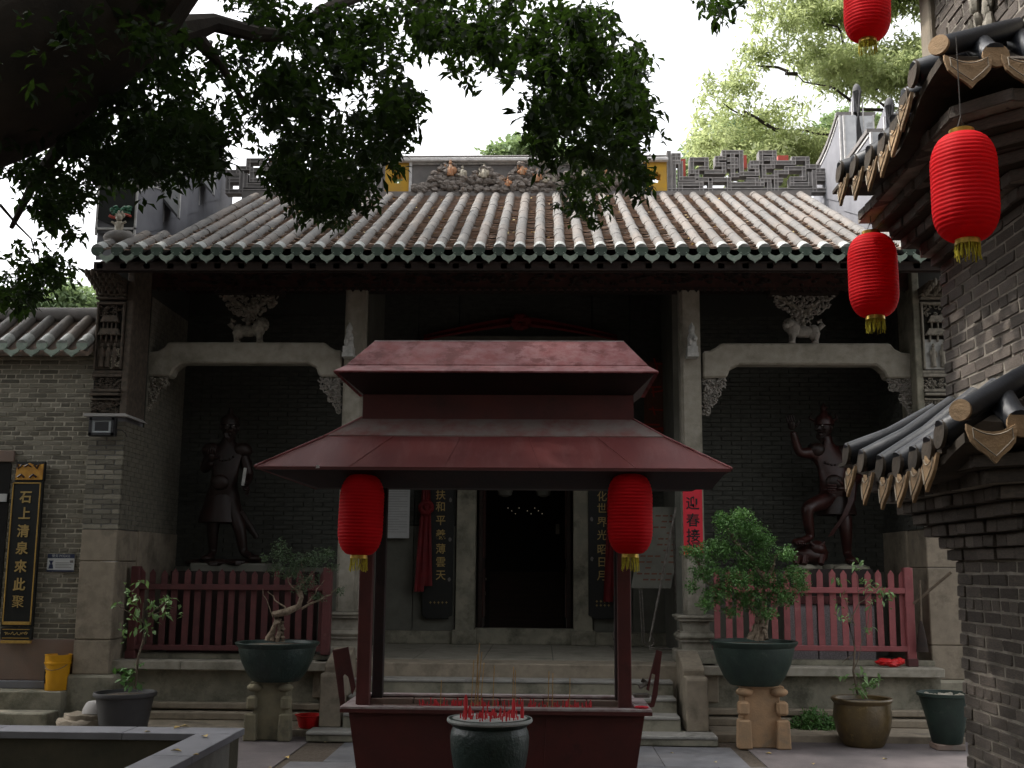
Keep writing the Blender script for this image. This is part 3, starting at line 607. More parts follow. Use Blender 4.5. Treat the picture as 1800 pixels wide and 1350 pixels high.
# ---- end piers (front faces, stone, carved heads)
def pier(sx, xi, xo, Yf=12.6):
    x0, x1 = min(xi, xo), max(xi, xo)
    pz = lambda py: zs(170 if sx < 0 else 1630, py, Yf)
    zc = pz(733)                                             # white cap stone
    # granite foot blocks
    zz = [0, pz(1168), pz(1125), pz(990), pz(930)]
    zz = [0.0, .55, .93, 1.80, pz(930)]
    for a, c in zip(zz[:-1], zz[1:]):
        MB().box(x0+.003, x1-.003, Yf, Yf+.65, a+.003, c-.003).build('pier_stone', M['granite_warm'], T, bevel=.01)
    MB().box(x0-.05 if sx < 0 else x0-.10, x1+.10 if sx < 0 else x1+.05, Yf-.04, Yf+.6, .0, .55).build('pier_foot', M['granite_green'], T, bevel=.03)
    # bricks above, smeared with plaster
    core = MB().box(x0+.012, x1-.012, Yf+.012, Yf+.6, zz[-1], zc).build('pier_core', M['gable' if sx < 0 else 'granite_warm'], T)
    z = zz[-1]+.004; row = 0
    while z < zc-.05:
        xx = x0 - (.11 if row % 2 else 0)
        while xx < x1-.02:
            a, c = max(xx+.004, x0), min(xx+.216, x1)
            if c-a > .05: link_mesh('brick', BR['brick'][random.randrange(5)], core, ((a+c)/2, Yf+.055, z+.026), scale=(c-a, .11, .05))
            xx += .22
        z += .0563; row += 1
    # side face into the porch
    side_x = xi
    t = .02
    s0, s1 = (side_x-.02, side_x+t) if sx < 0 else (side_x-t, side_x+.02)
    MB().box(s0-(.2 if sx<0 else 0), s1+(0 if sx < 0 else .2), Yf+.64, 14.9, FZ, zz[-1]).build('side_wall_stone', M['granite_warm'], T, bevel=.006)
    sw = MB().box(side_x-.25 if sx < 0 else side_x, side_x if sx < 0 else side_x+.25, Yf+.61, 14.9, zz[-1], 5.6).build('side_wall', M['porch_joint'], T)
    bb = MB(); z = zz[-1]+.005; row = 0
    while z < 5.0:
        y0s = Yf+.03 if z < zc-.06 else Yf+.62
        yy = y0s - (.12 if row % 2 else 0)
        while yy < 14.85:
            a, c = max(yy+.005, y0s), min(yy+.235, 14.88)
            if c-a > .04: bb.box(*( (side_x-.01, side_x+.006) if sx < 0 else (side_x-.006, side_x+.01)), a, c, z, z+.052)
            yy += .24
        z += .0563; row += 1
    bb.build('side_brickwork', M['brick' if sx < 0 else 'porch_wall'], sw, kind='stuff')
    # upright granite post beside the carved head
    pw = .085
    p0, p1 = (x1-pw, x1) if sx < 0 else (x0, x0+pw)
    MB().box(p0, p1, Yf+.02, Yf+.6, zc, pz(452)).build('corner_post', M['granite_green' if sx > 0 else 'carving_dark'], T, bevel=.01)  # left post gets a darker material, its shade put into the colour
    c0, c1 = (x0, x1-pw-.005) if sx < 0 else (x0+pw+.005, x1)
    # cap stone
    MB().prism([(x0-.05, zc), (x1+.05, zc), (x1+.09, zc-.02), (x1+.02, zc+.035), (x0-.05, zc+.035)], Yf-.06, Yf+.5).build('cap_stone', M['concrete_white'], T, bevel=.004)
    body = MB().box(c0, c1, Yf+.05, Yf+.6, zc+.035, pz(452)).build('pier_head', M['carving_back'], T)
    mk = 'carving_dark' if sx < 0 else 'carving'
    def band(za, zb, out): MB().box(c0-.01, c1+.004, Yf+.05-out, Yf+.06, za, zb).build('moulding', M[mk], body, bevel=.004)
    z1_, z2_, z3_, z4_ = pz(728), pz(703), pz(696), pz(690)
    carve('carved_panel', [(c0, z1_), (c1, z1_), (c1, z2_), (c0, z2_)], Yf+.045, M[mk], body, 130, .017, 21+sx, .03)
    band(z2_, z2_+.02, .05); band(z3_+.005, z3_+.035, .075); band(z4_+.01, z4_+.045, .06)
    z5_, z6_ = pz(683), pz(665)
    carve('carved_panel', [(c0, z5_), (c1, z5_), (c1, z6_), (c0, z6_)], Yf+.045, M[mk], body, 90, .015, 23+sx, .03)
    band(pz(662), pz(656), .04); band(pz(655), pz(650), .02)
    zn0, zn1 = pz(648), pz(535)
    # niche with a relief of a little pavilion and figures
    for a, c in ((c0, c0+.022), (c1-.022, c1)):
        MB().box(a, c, Yf-.01, Yf+.06, zn0, zn1).build('niche_frame', M['granite' if sx > 0 else 'carving_dark'], body, bevel=.004)
    band(zn1, zn1+.03, .06); band(zn1+.06, zn1+.085, .09); band(zn1+.10, zn1+.12, .11)
    zg = MB()
    w = c1-c0-.05; h = zn1-zn0; cm = (c0+c1)/2
    MB().box(c0+.02, c1-.02, Yf+.035, Yf+.055, zn0, zn0+h*.46).build('niche_ground', M['carving_white' if sx > 0 else 'carving_dark'], body)
    pv_ = MB()
    for q, (zz0, sc_) in enumerate(((zn0+h*.52, 1.0), (zn0+h*.72, .8))):
        pv_.prism([(cm-w*.48*sc_, zz0), (cm+w*.48*sc_, zz0), (cm+w*.36*sc_, zz0+h*.10), (cm-w*.36*sc_, zz0+h*.10)], Yf-.02, Yf+.04)
        for k in range(9): pv_.ball((cm-w*.42*sc_+k*w*.105*sc_, Yf-.02, zz0+.008), .012, 6, 4)
        for k in range(4): pv_.box(cm-w*.36*sc_+k*w*.22*sc_, cm-w*.32*sc_+k*w*.22*sc_, Yf-.01, Yf+.03, zz0-h*.10, zz0)
    pv_.build('relief_pavilion', M[mk], body)
    for k in range(3):
        fx = cm + (k-1)*w*.27; fz_ = zn0 + h*.03
        f_ = MB(); f_.lathe([(.034, fz_), (.030, fz_+.10), (.036, fz_+.16), (.022, fz_+.22), (.014, fz_+.235)], (fx, Yf+.01, 0), 8)
        f_.ball((fx, Yf+.0, fz_+.255), (.021, .02, .025), 8, 6); f_.ball((fx+.035, Yf-.005, fz_+.15), (.012, .012, .04), 6, 4); f_.ball((fx-.035, Yf-.005, fz_+.16), (.012, .012, .04), 6, 4)
        f_.build('relief_figure', M['carving' if sx > 0 else 'carving_dark'], body, smooth=True)
    carve('relief_clouds', [(c0+.02, zn0+h*.82), (c1-.02, zn0+h*.82), (c1-.02, zn1), (c0+.02, zn1)], Yf+.03, M[mk], body, 40, .018, 31+sx, .03)
    if sx < 0: carve('relief_blossom', [(cm+.02, zn0+.02), (c1-.03, zn0+.02), (c1-.03, zn0+.26), (cm+.06, zn0+.2)], Yf+.0, M['ceramic_cream'], body, 40, .012, 37, .02)
    # stepped corbels up to the eave, with little pendants
    zb, zt = zn1+.12, EZ-.18; n = 6
    for k in range(n):
        o_ = .06 + k*.085
        MB().box(c0-.006*k, c1, Yf+.05-o_, Yf+.5, zb+(zt-zb)*k/n, zb+(zt-zb)*(k+.9)/n).build('corbel', M['carving_dark'], body, bevel=.006)
        pn = MB()
        for q in range(5):
            xq = c0+.03+q*(c1-c0-.06)/4
            pn.lathe([(.004, -.07), (.018, -.045), (.022, -.01), (.012, .02)], (xq, Yf+.04-o_, zb+(zt-zb)*(k+.5)/n), 7)
        pn.build('corbel_pendants', M[mk], body, smooth=True, kind='stuff')
    return x0, x1
PL = pier(-1, -4.85, -5.27)
PR = pier(1, 4.40, 4.95, 13.05)

# ---- roof
roof = thing('roof', None, None, (XC, 13.0, 0)); roof.parent = T; roof.location = (0, 0, 0); OFF['roof'] = Vector((XC, 13.0, 0))
NR = 43; SP = .2275; X0 = -.285 - SP*(NR-1)/2
sl_v = Vector((0, RY-EY, RZ-EZ)); ln_ = sl_v.length; sd_v = sl_v/ln_
def at_roof(x, s, up=0.0): return Vector((x, EY, EZ)) + sd_v*s + Vector((0, -sd_v.z, sd_v.y))*up
RX = [X0 + i*SP for i in range(NR)]
def half_tube(b, x, s0, s1, r0, r1, seg=8):
    vs = []
    for s_, r_ in ((s0, r0), (s1, r1)):
        for k in range(seg+1):
            a = math.pi*k/seg*1.16 - .08*math.pi; vs.append(at_roof(x + math.cos(a)*r_, s_, math.sin(a)*r_*1.0))
    b.add(vs, [(k, k+1, seg+1+k+1, seg+1+k) for k in range(seg)] + [tuple(range(seg+1)), tuple(range(2*seg+1, seg, -1))])
for i, x in enumerate(RX):
    s_end = ln_ if 3 <= i < NR-3 else 0.95
    jn = MB(); s_ = .17; k = 0
    xw = x + random.uniform(-.006, .006)
    while s_ < s_end:
        e = min(s_+.30, s_end); rj = .066 + random.uniform(-.002, .003)
        half_tube(jn, xw + random.uniform(-.0045, .0045), s_+random.uniform(-.008, .008), e+.014, rj, rj-.0015); s_ = e
    jn.build('cover_tile_row', M['cover'], roof, smooth=True)
    cl = MB(); half_tube(cl, x, 0.0, .165, .0695, .0685, 10); cl.build('eave_collar', M['end_white'], roof, smooth=True)
    p = at_roof(x, -.004, 0.0)
    dd = MB().lathe([(.0, -.006), (.030, -.006), (.034, -.002), (.054, -.002), (.058, -.010), (.070, -.010), (.072, .0), (.070, .012)], p, 20, axis=(0, -1, .06))
    dd.build('eave_disc', M['disc_green'], roof, smooth=True)
    if i < NR-1:
        xm = x + SP/2; hw = SP/2 - .038
        pts = []
        for k in range(9):                                  # concave top of the pan tile, ogee bottom
            u = -1+2*k/8; pts.append((xm+u*hw, EZ - .028 - (1-u*u)*.045))
        low = [(1, -.045), (.93, -.075), (.72, -.098), (.4, -.115), (.16, -.128), (0, -.15), (-.16, -.128), (-.4, -.115), (-.72, -.098), (-.93, -.075), (-1, -.045)]
        pts += [(xm+u*(hw+.012), EZ-.012+d_*.98) for u, d_ in low]
        dr = MB().prism(pts, EY-.018, EY+.004)
        o_ = dr.build('drip_tile', M['green_glaze'], roof)
# pan tiles: thin overlapping arcs in every channel
for i in range(NR-1):
    xm = RX[i] + SP/2; s_end = ln_ if 3 <= i < NR-4 else .9
    b = MB(); s_ = .0
    while s_ < s_end:
        vs = []; jx = random.uniform(-.005, .005); lift = .014 + random.uniform(-.006, .010); tw = random.uniform(-.004, .004)
        for (sa, up_) in ((s_, lift), (s_, lift+.012), (s_+.13, .002)):
            for k in range(7):
                u = -1+2*k/6; vs.append(at_roof(xm+jx+u*.088, sa, -.014+abs(u)**2*.020+up_+tw*u))
        b.add(vs, [(k, k+1, 8+k, 7+k) for k in range(6)] + [(7+k, 8+k, 15+k, 14+k) for k in range(6)])
        s_ += .088 + random.uniform(-.006, .006)
    b.build('pan_tile_course', M['pan'], roof, kind='stuff')
lr = np.random.default_rng(44); nl = 260; LP = []
for i in range(nl):
    k = int(lr.integers(3, NR-4)); s_ = lr.uniform(.2, ln_*.97); LP.append(at_roof(RX[k]+SP/2+lr.uniform(-.05, .05), s_, lr.uniform(.0, .02)))
ld = lr.normal(0, 1, (nl, 3)); ld[:, 2] *= .2
leaves('roof_leaf_litter', M['leaf_yellow'], LP, ld, .05, .022, roof, seed=44, kind='stuff')
# ---- main ridge
RYF = RY + .03
z_rb, z_rt = zs(940, 339, RYF), zs(940, 283, RYF)
MB().box(-4.6, 3.98, RYF-.02, RYF+.42, RZ-.25, z_rb+.02).build('ridge_base', M['ridge'], roof)
px = lambda p: xs(p, 310, RYF)
rp = MB().box(px(723), px(1127), RYF+.08, RYF+.34, z_rb, z_rt).build('ridge_panel', M['ridge'], roof)
for q in (px(721), px(1128)): MB().box(q-.02, q+.02, RYF+.02, RYF+.36, z_rb, z_rt).build('panel_border', M['white_line'], rp)
MB().box(px(721), px(1128), RYF+.05, RYF+.36, z_rt-.03, z_rt-.005).build('panel_border', M['white_line'], rp)
MB().box(px(676), px(1175), RYF-.02, RYF+.42, z_rt, z_rt+.055).build('ridge_coping', M['white_line'], roof, bevel=.01)
MB().box(px(676), px(1175), RYF+.0, RYF+.40, z_rt+.055, z_rt+.10).build('ridge_coping', M['ridge'], roof, bevel=.015)
def yellow(xa, xb):
    xm = (xa+xb)/2; zm = (z_rb+z_rt)/2+.01; b = MB(); a = .085; c = .05
    for (u0, u1, v0, v1) in ((xa, xm-a, z_rb, z_rt), (xm+a, xb, z_rb, z_rt), (xm-a, xm+a, z_rb, zm-a), (xm-a, xm+a, zm+a, z_rt)): b.box(u0, u1, RYF+.06, RYF+.34, v0, v1)
    for sx_ in (-1, 1):
        for sz_ in (-1, 1): b.box(*sorted((xm+sx_*a, xm+sx_*c)), RYF+.061, RYF+.339, *sorted((zm+sz_*a, zm+sz_*c)))
    b.build('yellow_panel', M['yellow_wall'], roof)
yellow(px(1131), px(1173)); yellow(px(676), px(718))
# rockwork relief with ceramic figures
rk = random.Random(8); b = MB()
bumps = [(790, 24), (820, 14), (850, 20), (885, 12), (920, 23), (960, 18), (1000, 16), (1035, 16), (1070, 24), (1105, 15)]
for i in range(620):
    cx_ = rk.uniform(728, 1118); h_ = max([8] + [hh*2.1*math.exp(-((cx_-bx)/38)**2) for bx, hh in bumps]); 
    if cx_ < 770: h_ = min(h_, (cx_-722)*.9+3)
    py_ = 337 - rk.random()*h_; q = PY(cx_, py_, RYF)
    r1 = rk.uniform(.03, .062)
    b.ball((q.x, RYF+.05-rk.uniform(0, .07), q.z), (r1*1.2, r1, r1*.9), 7, 5, .22)
b.build('rockwork', M['rock'], rp, kind='stuff')
def ridge_figure(px_, py_, s, mk):
    q = PY(px_, py_, RYF); X, Z = q.x, q.z; Y = RYF-.02; b = MB()
    s *= .68; b.lathe([(.06*s, -.10*s), (.075*s, -.02), (.05*s, .05*s), (.03*s, .09*s)], (X, Y, Z), 8); b.ball((X+.06*s, Y-.02, Z-.01), (.05*s, .04*s, .06*s), 7, 5, .2); b.ball((X-.06*s, Y-.01, Z-.03), (.05*s, .04*s, .04*s), 7, 5, .2)
    b.ball((X, Y, Z+.125*s), (.03*s, .03*s, .036*s), 8, 6)
    b.tube([(X-.03*s, Y, Z+.06*s), (X-.085*s, Y-.02, Z+.03*s), (X-.09*s, Y-.02, Z+.09*s)], .014*s, 6); b.tube([(X+.03*s, Y, Z+.06*s), (X+.08*s, Y-.02, Z+.01*s)], .014*s, 6)
    b.ball((X, Y, Z+.165*s), (.022*s, .022*s, .016*s), 8, 4)
    b.build('ceramic_figure', M[mk], rp, smooth=True)
for a in ((792, 300, 1.35, 'ceramic_orange'), (813, 305, 1.0, 'ceramic_cream'), (851, 305, 1.2, 'ceramic_cream'), (893, 322, .9, 'ceramic_orange'), (918, 300, 1.1, 'ceramic_orange'), (944, 312, 1.1, 'ceramic_orange'),
          (960, 316, .8, 'ceramic_cream'), (1025, 308, .9, 'ceramic_cream'), (1060, 300, 1.2, 'ceramic_orange'), (1075, 302, 1.0, 'ceramic_cream')): ridge_figure(*a)
q = PY(974, 308, RYF); MB().lathe([(.05, -.12), (.055, 0), (.035, .1), (.01, .17)], (q.x, RYF, q.z), 9).build('stone_peak', M['carving'], rp, smooth=True)
# open fretwork at both ends of the ridge
FR = [[(85,390),(85,608)], [(112,608),(112,405),(140,405),(140,445),(118,445)], [(152,450),(152,540),(245,540),(245,500),(215,500),(215,430),(300,430),(300,480),(268,480)],
      [(300,500),(400,500),(400,458),(360,458),(360,422),(400,422),(400,388),(500,388),(500,510)], [(245,545),(322,545),(322,604)], [(322,545),(430,545),(430,604)], [(450,405),(450,520),(475,520)],
      [(150,604),(150,570),(270,570),(270,604)], [(500,512),(590,512),(590,472),(560,472),(560,448),(612,448),(612,390),(690,390),(690,448),(800,448),(800,425),(880,425),(880,470),(940,470),(940,492),(1000,492)],
      [(640,425),(680,425),(680,470),(630,470),(630,530),(700,530),(700,502),(760,502),(760,480),(860,480),(860,540),(790,540),(790,572),(880,572)], [(440,572),(620,572),(620,548),(660,548),(660,604)],
      [(700,604),(700,548),(728,548)], [(920,500),(920,604)], [(895,512),(895,572)], [(85,606),(1000,606)], [(1000,492),(1000,606)], [(940,520),(985,520),(940,560)], [(430,430),(470,430),(470,470),(430,470)], [(540,545),(590,545),(590,570)]]
def fret(sx):
    for pl in FR:
        pts = []
        for x, y in pl:
            q = PY(1150+x/3.273, 150+y/3.273, RYF+.1); X = q.x if sx > 0 else (px(924)*2 - q.x); pts.append((X, q.z))
        bar = MB(); ed = MB(); t = .031
        for (xa, za), (xb, zb) in zip(pts[:-1], pts[1:]):
            if abs(xa-xb) > abs(za-zb): a, c = sorted((xa, xb)); m_ = (za+zb)/2; bar.box(a-t, c+t, RYF+.08, RYF+.26, m_-t, m_+t); e1 = ((a-t, c+t, m_+t-.012, m_+t+.002), (a-t, c+t, m_-t-.002, m_-t+.006))
            else: a, c = sorted((za, zb)); m_ = (xa+xb)/2; bar.box(m_-t, m_+t, RYF+.081, RYF+.259, a-t, c+t); e1 = ((m_-t-.002, m_-t+.010, a-t, c+t), (m_+t-.010, m_+t+.002, a-t, c+t))
            for (u0, u1, v0, v1) in e1: ed.box(u0, u1, RYF+.068+random.uniform(0, .004), RYF+.08, v0, v1)
        o_ = bar.build('fret_bar', M['fret'], T); ed.build('fret_edging', M['fret_edge'], o_)
fret(1); fret(-1)
for (px_, py_, w_, h_) in ((1199, 300, .10, .36), (1305, 285, .12, .20), (1376, 281, .16, .12), (482, 285, .16, .12)):
    q = PY(px_, py_, RYF+.5); MB().box(q.x-w_/2, q.x+w_/2, RYF+.46, RYF+.56, q.z-h_/2, q.z+h_/2).build('red_ridge_tile', M['ceramic_red'], T)

# ---- gable walls with upswept ears
def gable(sx):
    g = MB(); xi = 4.22 if sx > 0 else -4.99
    thick = .50
    def zr(Y): return EZ + (Y-EY)*(RZ-EZ)/(RY-EY)
    ea = dict(e1=(15.25, zs(1498, 206, 15.3)), e2=(13.85, zs(1555, 236, 13.9)), e3=(12.92, zs(210, 330, 12.9)))
    xo = xi + sx*thick; a, c = sorted((xi, xo))
    def arc(Y0, z0, Y1, z1, n=7):        # concave sweep from far low to near high
        return [(Y0+(Y1-Y0)*t/n, z0+(z1-z0)*(t/n)**1.9) for t in range(n+1)]
    z16 = zs(1450, 285, 16.3)
    segs = [(16.5, z16, *ea['e1']), (15.22, zs(1530, 300, 15.2), *ea['e2']), (13.82, zr(13.8)+.45, *ea['e3'])]
    root = MB().prism([(16.9, zr(16)-.3), (16.9, z16), (16.5, z16), (12.95, zr(12.9)+.1), (12.95, zr(12.9)-.3)], a+.01, c-.01, 'X').build('gable_wall', M['gable'], T)
    for k, (Y0, z0, Y1, z1) in enumerate(segs):
        ar = arc(Y0, z0, Y1, z1)
        body = ar + [(Y1, zr(Y1)+.02), (Y0, zr(Y0)-.1)]
        MB().prism(body, a, c, 'X').build('gable_ear', M['gable'], root)
        # white front face with its pointed foot
        zb = zr(Y1)-.02
        MB().prism([(a+.012, zb+(.0 if sx > 0 else .22)), (c-.012, zb+(.22 if sx > 0 else .0)), (c-.012, z1-.01), (a+.012, z1-.01)], Y1-.02, Y1-.001).build('ear_face', M['gable_white'] if k < 2 else M['black_board'], root)
        for q in (a, c-.022): MB().box(q, q+.022, Y1-.03, Y1-.002, zb+.01, z1).build('ear_border', M['white_line'], root)
        if k == 2: MB().box(a, c, Y1-.03, Y1-.002, zb+.08, zb+.105).build('ear_border', M['white_line'], root)
        # coping along the sweep, thin white line below it
        cp = MB(); wl_ = MB()
        for (ya, za), (yb, zb_) in zip(ar[:-1], ar[1:]):
            cp.prism([(ya, za), (yb, zb_), (yb, zb_+.06), (ya, za+.06)], a-.03, c+.03, 'X')
            wl_.prism([(ya, za-.05), (yb, zb_-.05), (yb, zb_-.02), (ya, za-.02)], a-.012, c+.012, 'X')
        cp.build('gable_coping', M['ridge'], root); wl_.build('ear_border', M['white_line'], root)
        # narrow crest ending in a rounded upright horn
        xm = (a+c)/2 + sx*.02; hz = .42 if k < 2 else .12
        cr = []
        for i, (ya, za) in enumerate(ar): cr.append((ya, za+.05+hz*(i/len(ar))**1.6))
        MB().prism(ar[:] + cr[::-1], xm-.045, xm+.045, 'X').build('gable_crest', M['gable'], root)
        if k < 2:
            zt = cr[-1][1]+.06
            MB().tube([(xm, Y1-.03, zb+.45), (xm, Y1-.05, (zb+zt)/2), (xm, Y1-.04, zt-.10)], .062, 12).ball((xm, Y1-.02, zt-.10), (.062, .07, .13), 12, 8).build('gable_horn', M['gable_tile'], root, smooth=True)
            for e in (-.075, .075): MB().box(xm+e-.008, xm+e+.008, Y1-.035, Y1-.004, zb+.3, z1+hz*.5).build('ear_border', M['white_line'], root)
        # the ear stands proud of the wall on the inside and ends below in a slanting beak
        if k < 2:
            if sx > 0: Xp = xs((1487, 1534)[k], 360, Y1); zl = zs((1487, 1534)[k], (350, 386)[k], Y1)
            else: Xp = xs((377, 319)[k], 360, Y1); zl = zs((377, 319)[k], (345, 386)[k], Y1)
            w_ = abs(Xp-xi)+(.12 if sx > 0 else .02); xb = Xp + sx*w_
            zt_ = z1-.02; pol = [(Xp, zl), (Xp, zt_), (xb, zt_), (xb, zl+w_*1.15)]
            MB().prism(pol, Y1-.06, Y1+.25).build('ear_flank', M['gable'], root)
            MB().prism([(Xp+sx*.01, zl+.02), (Xp+sx*.01, zt_), (xb, zt_), (xb, zl+w_*1.15+.01)], Y1-.072, Y1-.061).build('ear_face', M['gable_white'], root)
            MB().box(*sorted((Xp-sx*.008, Xp+sx*.018)), Y1-.082, Y1-.05, zl, zt_).build('ear_border', M['white_line'], root)
            MB().prism([(Xp, zl-.02), (Xp, zl+.015), (xb, zl+w_*1.15+.02), (xb, zl+w_*1.15-.03)], Y1-.08, Y1-.02).build('beak_edge', M['gable_tile'], root)
    return root
gl = gable(-1); gr = gable(1)
# ceramic dragon relief on the left front and small mythical beast on the eave
q = PY(212, 372, 12.86)
b = MB(); dr_ = random.Random(4)
for i in range(26): b.ball((q.x+dr_.uniform(-.12, .12), 12.87, q.z+dr_.uniform(-.05, .05)+.02), (.035, .03, .022), 7, 5, .2)
b.build('dragon_relief', M['ceramic_green'], gl, smooth=True)
b = MB()
for i in range(10): b.ball((q.x-.12+i*.027, 12.85, q.z-.06-.02*math.sin(i*.7)), (.022, .02, .018), 7, 5, .2)
b.build('relief_flower', M['ceramic_red'], gl, smooth=True)
q = PY(210, 415, 12.45)
MB().ball((q.x, 12.45, q.z-.03), (.19, .14, .10), 14, 8).build('corner_ridge_mound', M['cover'], roof, smooth=True)
b = MB(); b.ball((q.x, 12.42, q.z+.12), (.05, .05, .06), 9, 7, .1); b.ball((q.x, 12.4, q.z+.21), (.04, .04, .045), 9, 7, .12); b.lathe([(.06, 0), (.045, .05), (.05, .08)], (q.x, 12.42, q.z+.02), 9)
for i in range(9): b.ball((q.x+dr_.uniform(-.05, .05), 12.42, q.z+.24+dr_.uniform(-.01, .06)), (.016, .014, .026), 6, 4, .2)
for e in (-1, 1): b.tube([(q.x+e*.03, 12.4, q.z+.13), (q.x+e*.085, 12.4, q.z+.16)], .014, 6)
b.build('ridge_beast', M['ceramic_cream'], roof, smooth=True)
q = PY(203, 372, 12.7)

# ================================================================== SIDE WALL with little roof, left of the hall
A = thing('side_brick_wall', 'old grey brick wall with a small tiled eave at the left of the hall, carrying a black plaque', 'wall', (-6.2, 12.9, 0))
ax0, ax1 = -7.2, -5.285
za = lambda py: zs(80, py, 12.72)
zb0, zb1 = .93, za(636)
MB().box(ax0, ax1, 12.733, 13.3, .0, zb1+.05).build('wall_core', M['mortar'], A)
z = zb0+.004; row = 0; cnt = 0
while z < zb1:
    hd = row % 6 == 5
    L_ = .112 if hd else .225
    x = ax1 - (.0 if row % 2 == 0 else L_*.5)
    xx = ax1
    if row % 2: 
        link_mesh('brick', BR['brick'][0], A, (ax1-L_*.25, 12.784, z+.026), scale=(L_*.5-.014, .12, .043)); xx = ax1-L_*.5
    while xx > ax0+1.0-.6 and xx > xs(-14, 800, 12.72):
        w = L_-.014; j = random.uniform(-.003, .003)
        link_mesh('brick', BR['brick'][random.randrange(5)], A, (xx-L_/2+j, 12.785+random.uniform(-.006, .004), z+.026), rot=(0, random.uniform(-.008, .008), 0), scale=(w, .12, .0435)); xx -= L_; cnt += 1
    z += .0563; row += 1
for i in range(3):
    MB().box(ax1-.95*(i+1)+.003, ax1-.95*i-.003, 12.70, 13.2, .47, .925).build('dado_slab', M['stone_dado'], A, bevel=.008)
MB().box(ax0, ax1, 12.66, 13.2, .385, .468).build('wall_foot', M['gable'], A, bevel=.006)
MB().box(ax0, ax1, 12.42, 12.90, .0, .382).build('wall_ledge', M['granite_green'], A, bevel=.012)
MB().box(ax0, ax1-.02, 12.12, 12.43, .0, .186).build('wall_step', M['granite_green'], A, bevel=.012)
MB().box(ax0, ax1+.95, 11.35, 12.13, .0, .062).build('wall_step', M['granite_green'], A, bevel=.012)
q0 = PY(26, 792, 12.70); q1 = PY(26, 812, 12.7)
MB().box(ax0, q0.x, 12.69, 12.9, q1.z, q0.z).build('doorway_lintel', M['stone_dado'], A, bevel=.006)
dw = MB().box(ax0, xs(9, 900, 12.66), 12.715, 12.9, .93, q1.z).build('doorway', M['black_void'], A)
MB().box(ax0, xs(9, 870, 12.66), 12.70, 12.72, zs(5, 882, 12.7), zs(5, 868, 12.7)).build('door_number_plate', M['white_paint'], dw)
for k in range(3):
    MB().box(ax0, ax1, 12.70-k*.04, 12.9, zb1+.02+k*.055, zb1+.065+k*.055).build('eave_course', M['brick'], A, bevel=.006)
ez, ey = zs(80, 606, 12.42), 12.42
rz_, ry_ = zs(80, 558, 13.15), 13.15
ar_ = MB().prism([(ey+.05, ez-.06), (ry_, rz_-.04), (ry_, rz_-.2), (ey+.05, ez-.12)], ax0, ax1+.0, 'X').build('small_roof', M['pan'], A)
v_ = Vector((0, ry_-ey, rz_-ez)); n_ = int((ax1-ax0)/.235)
for i in range(n_+1):
    x = ax1 - .05 - i*.235
    MB().tube([(x, ey, ez), (x, ey+.01, ez+.002), (x+.0, ry_, rz_)], [.06, .06, .058], 12).build('cover_tile_row', M['cover'], ar_, smooth=True)
    MB().tube([(x, ey-.004, ez-.002), (x, ey+.17, ez+.17*v_.z/v_.y-.002)], .064, 14).build('eave_collar', M['end_white'], ar_, smooth=True)
    MB().lathe([(0, -.004), (.03, -.004), (.034, 0), (.052, 0), (.056, -.008), (.064, -.008), (.066, .01)], (x, ey-.008, ez), 16, axis=(0, -1, .05)).build('eave_disc', M['green_glaze'], ar_, smooth=True)
    xm = x-.1175; hw = .088
    pts = [(xm+u*hw, ez-.025-(1-u*u)*.04) for u in [-1+2*k/8 for k in range(9)]] + [(xm+u*(hw+.008), ez+d_) for u, d_ in [(1, -.05), (.9, -.08), (.6, -.10), (.25, -.12), (0, -.145), (-.25, -.12), (-.6, -.10), (-.9, -.08), (-1, -.05)]]
    MB().prism(pts, ey-.015, ey+.008).build('drip_tile', M['green_glaze'], ar_)
MB().tube([(ax0, ry_, rz_+.03), (ax1+.02, ry_, rz_+.03)], .095, 12).build('wall_ridge', M['ridge'], A, smooth=True)
MB().box(ax0, ax1, ry_, ry_+.2, rz_-.5, rz_+.06).build('wall_ridge_base', M['ridge'], A)

# black couplet plaque on the side wall
P_ = thing('couplet_plaque', 'long black plaque with seven gold characters and gilt carved top on the brick side wall', 'plaque', (-5.75, 12.6, 1.0))
def q_(px_, py_, Y=12.6): return PY(px_, py_, Y)
tl, tr_, bl, brr = q_(20, 848), q_(76, 848), q_(2, 1098), q_(56, 1098)
cx0 = (tl.x+tr_.x+bl.x+brr.x)/4; wv = .165
zt, zbm = tl.z, bl.z
cxp = lambda z: (tl.x+tr_.x)/2*((z-zbm)/(zt-zbm)) + (bl.x+brr.x)/2*(1-(z-zbm)/(zt-zbm))
def slant(x0, x1, y0, y1, z0, z1, m, name, parent, bevel=0.003):
    b = MB().box(x0, x1, y0, y1, z0, z1); b.v = [(x+cxp(z), y, z) for x, y, z in b.v]
    return b.build(name, m, parent, bevel=bevel)
slant(-wv-.012, wv+.012, 12.60, 12.66, zbm-.02, zt+.015, M['black_board'], 'plaque_back', P_)
for (a, c, e, f) in ((-wv, -wv+.014, zbm, zt), (wv-.014, wv, zbm, zt), (-wv, wv, zt-.014, zt), (-wv, wv, zbm, zbm+.035)):
    slant(a, c, 12.588, 12.60, e, f, M['gold_paint'], 'gilt_border', P_)
for i, ch in enumerate('石上清泉來此聚'):
    zc = zs(40, (875, 904, 935, 965, 997, 1029, 1059)[i], 12.6); letter('character', ch, .15, M['gold_text'], P_, (cxp(zc), 12.59, zc), bold=.003 if i < 6 else 0, sc=(.95, 1, 1))
slant(-wv+.02, wv+.02, 12.60, 12.66, zt+.015, zt+.24, M['black_board'], 'crest_back', P_)
cr = MB(); 
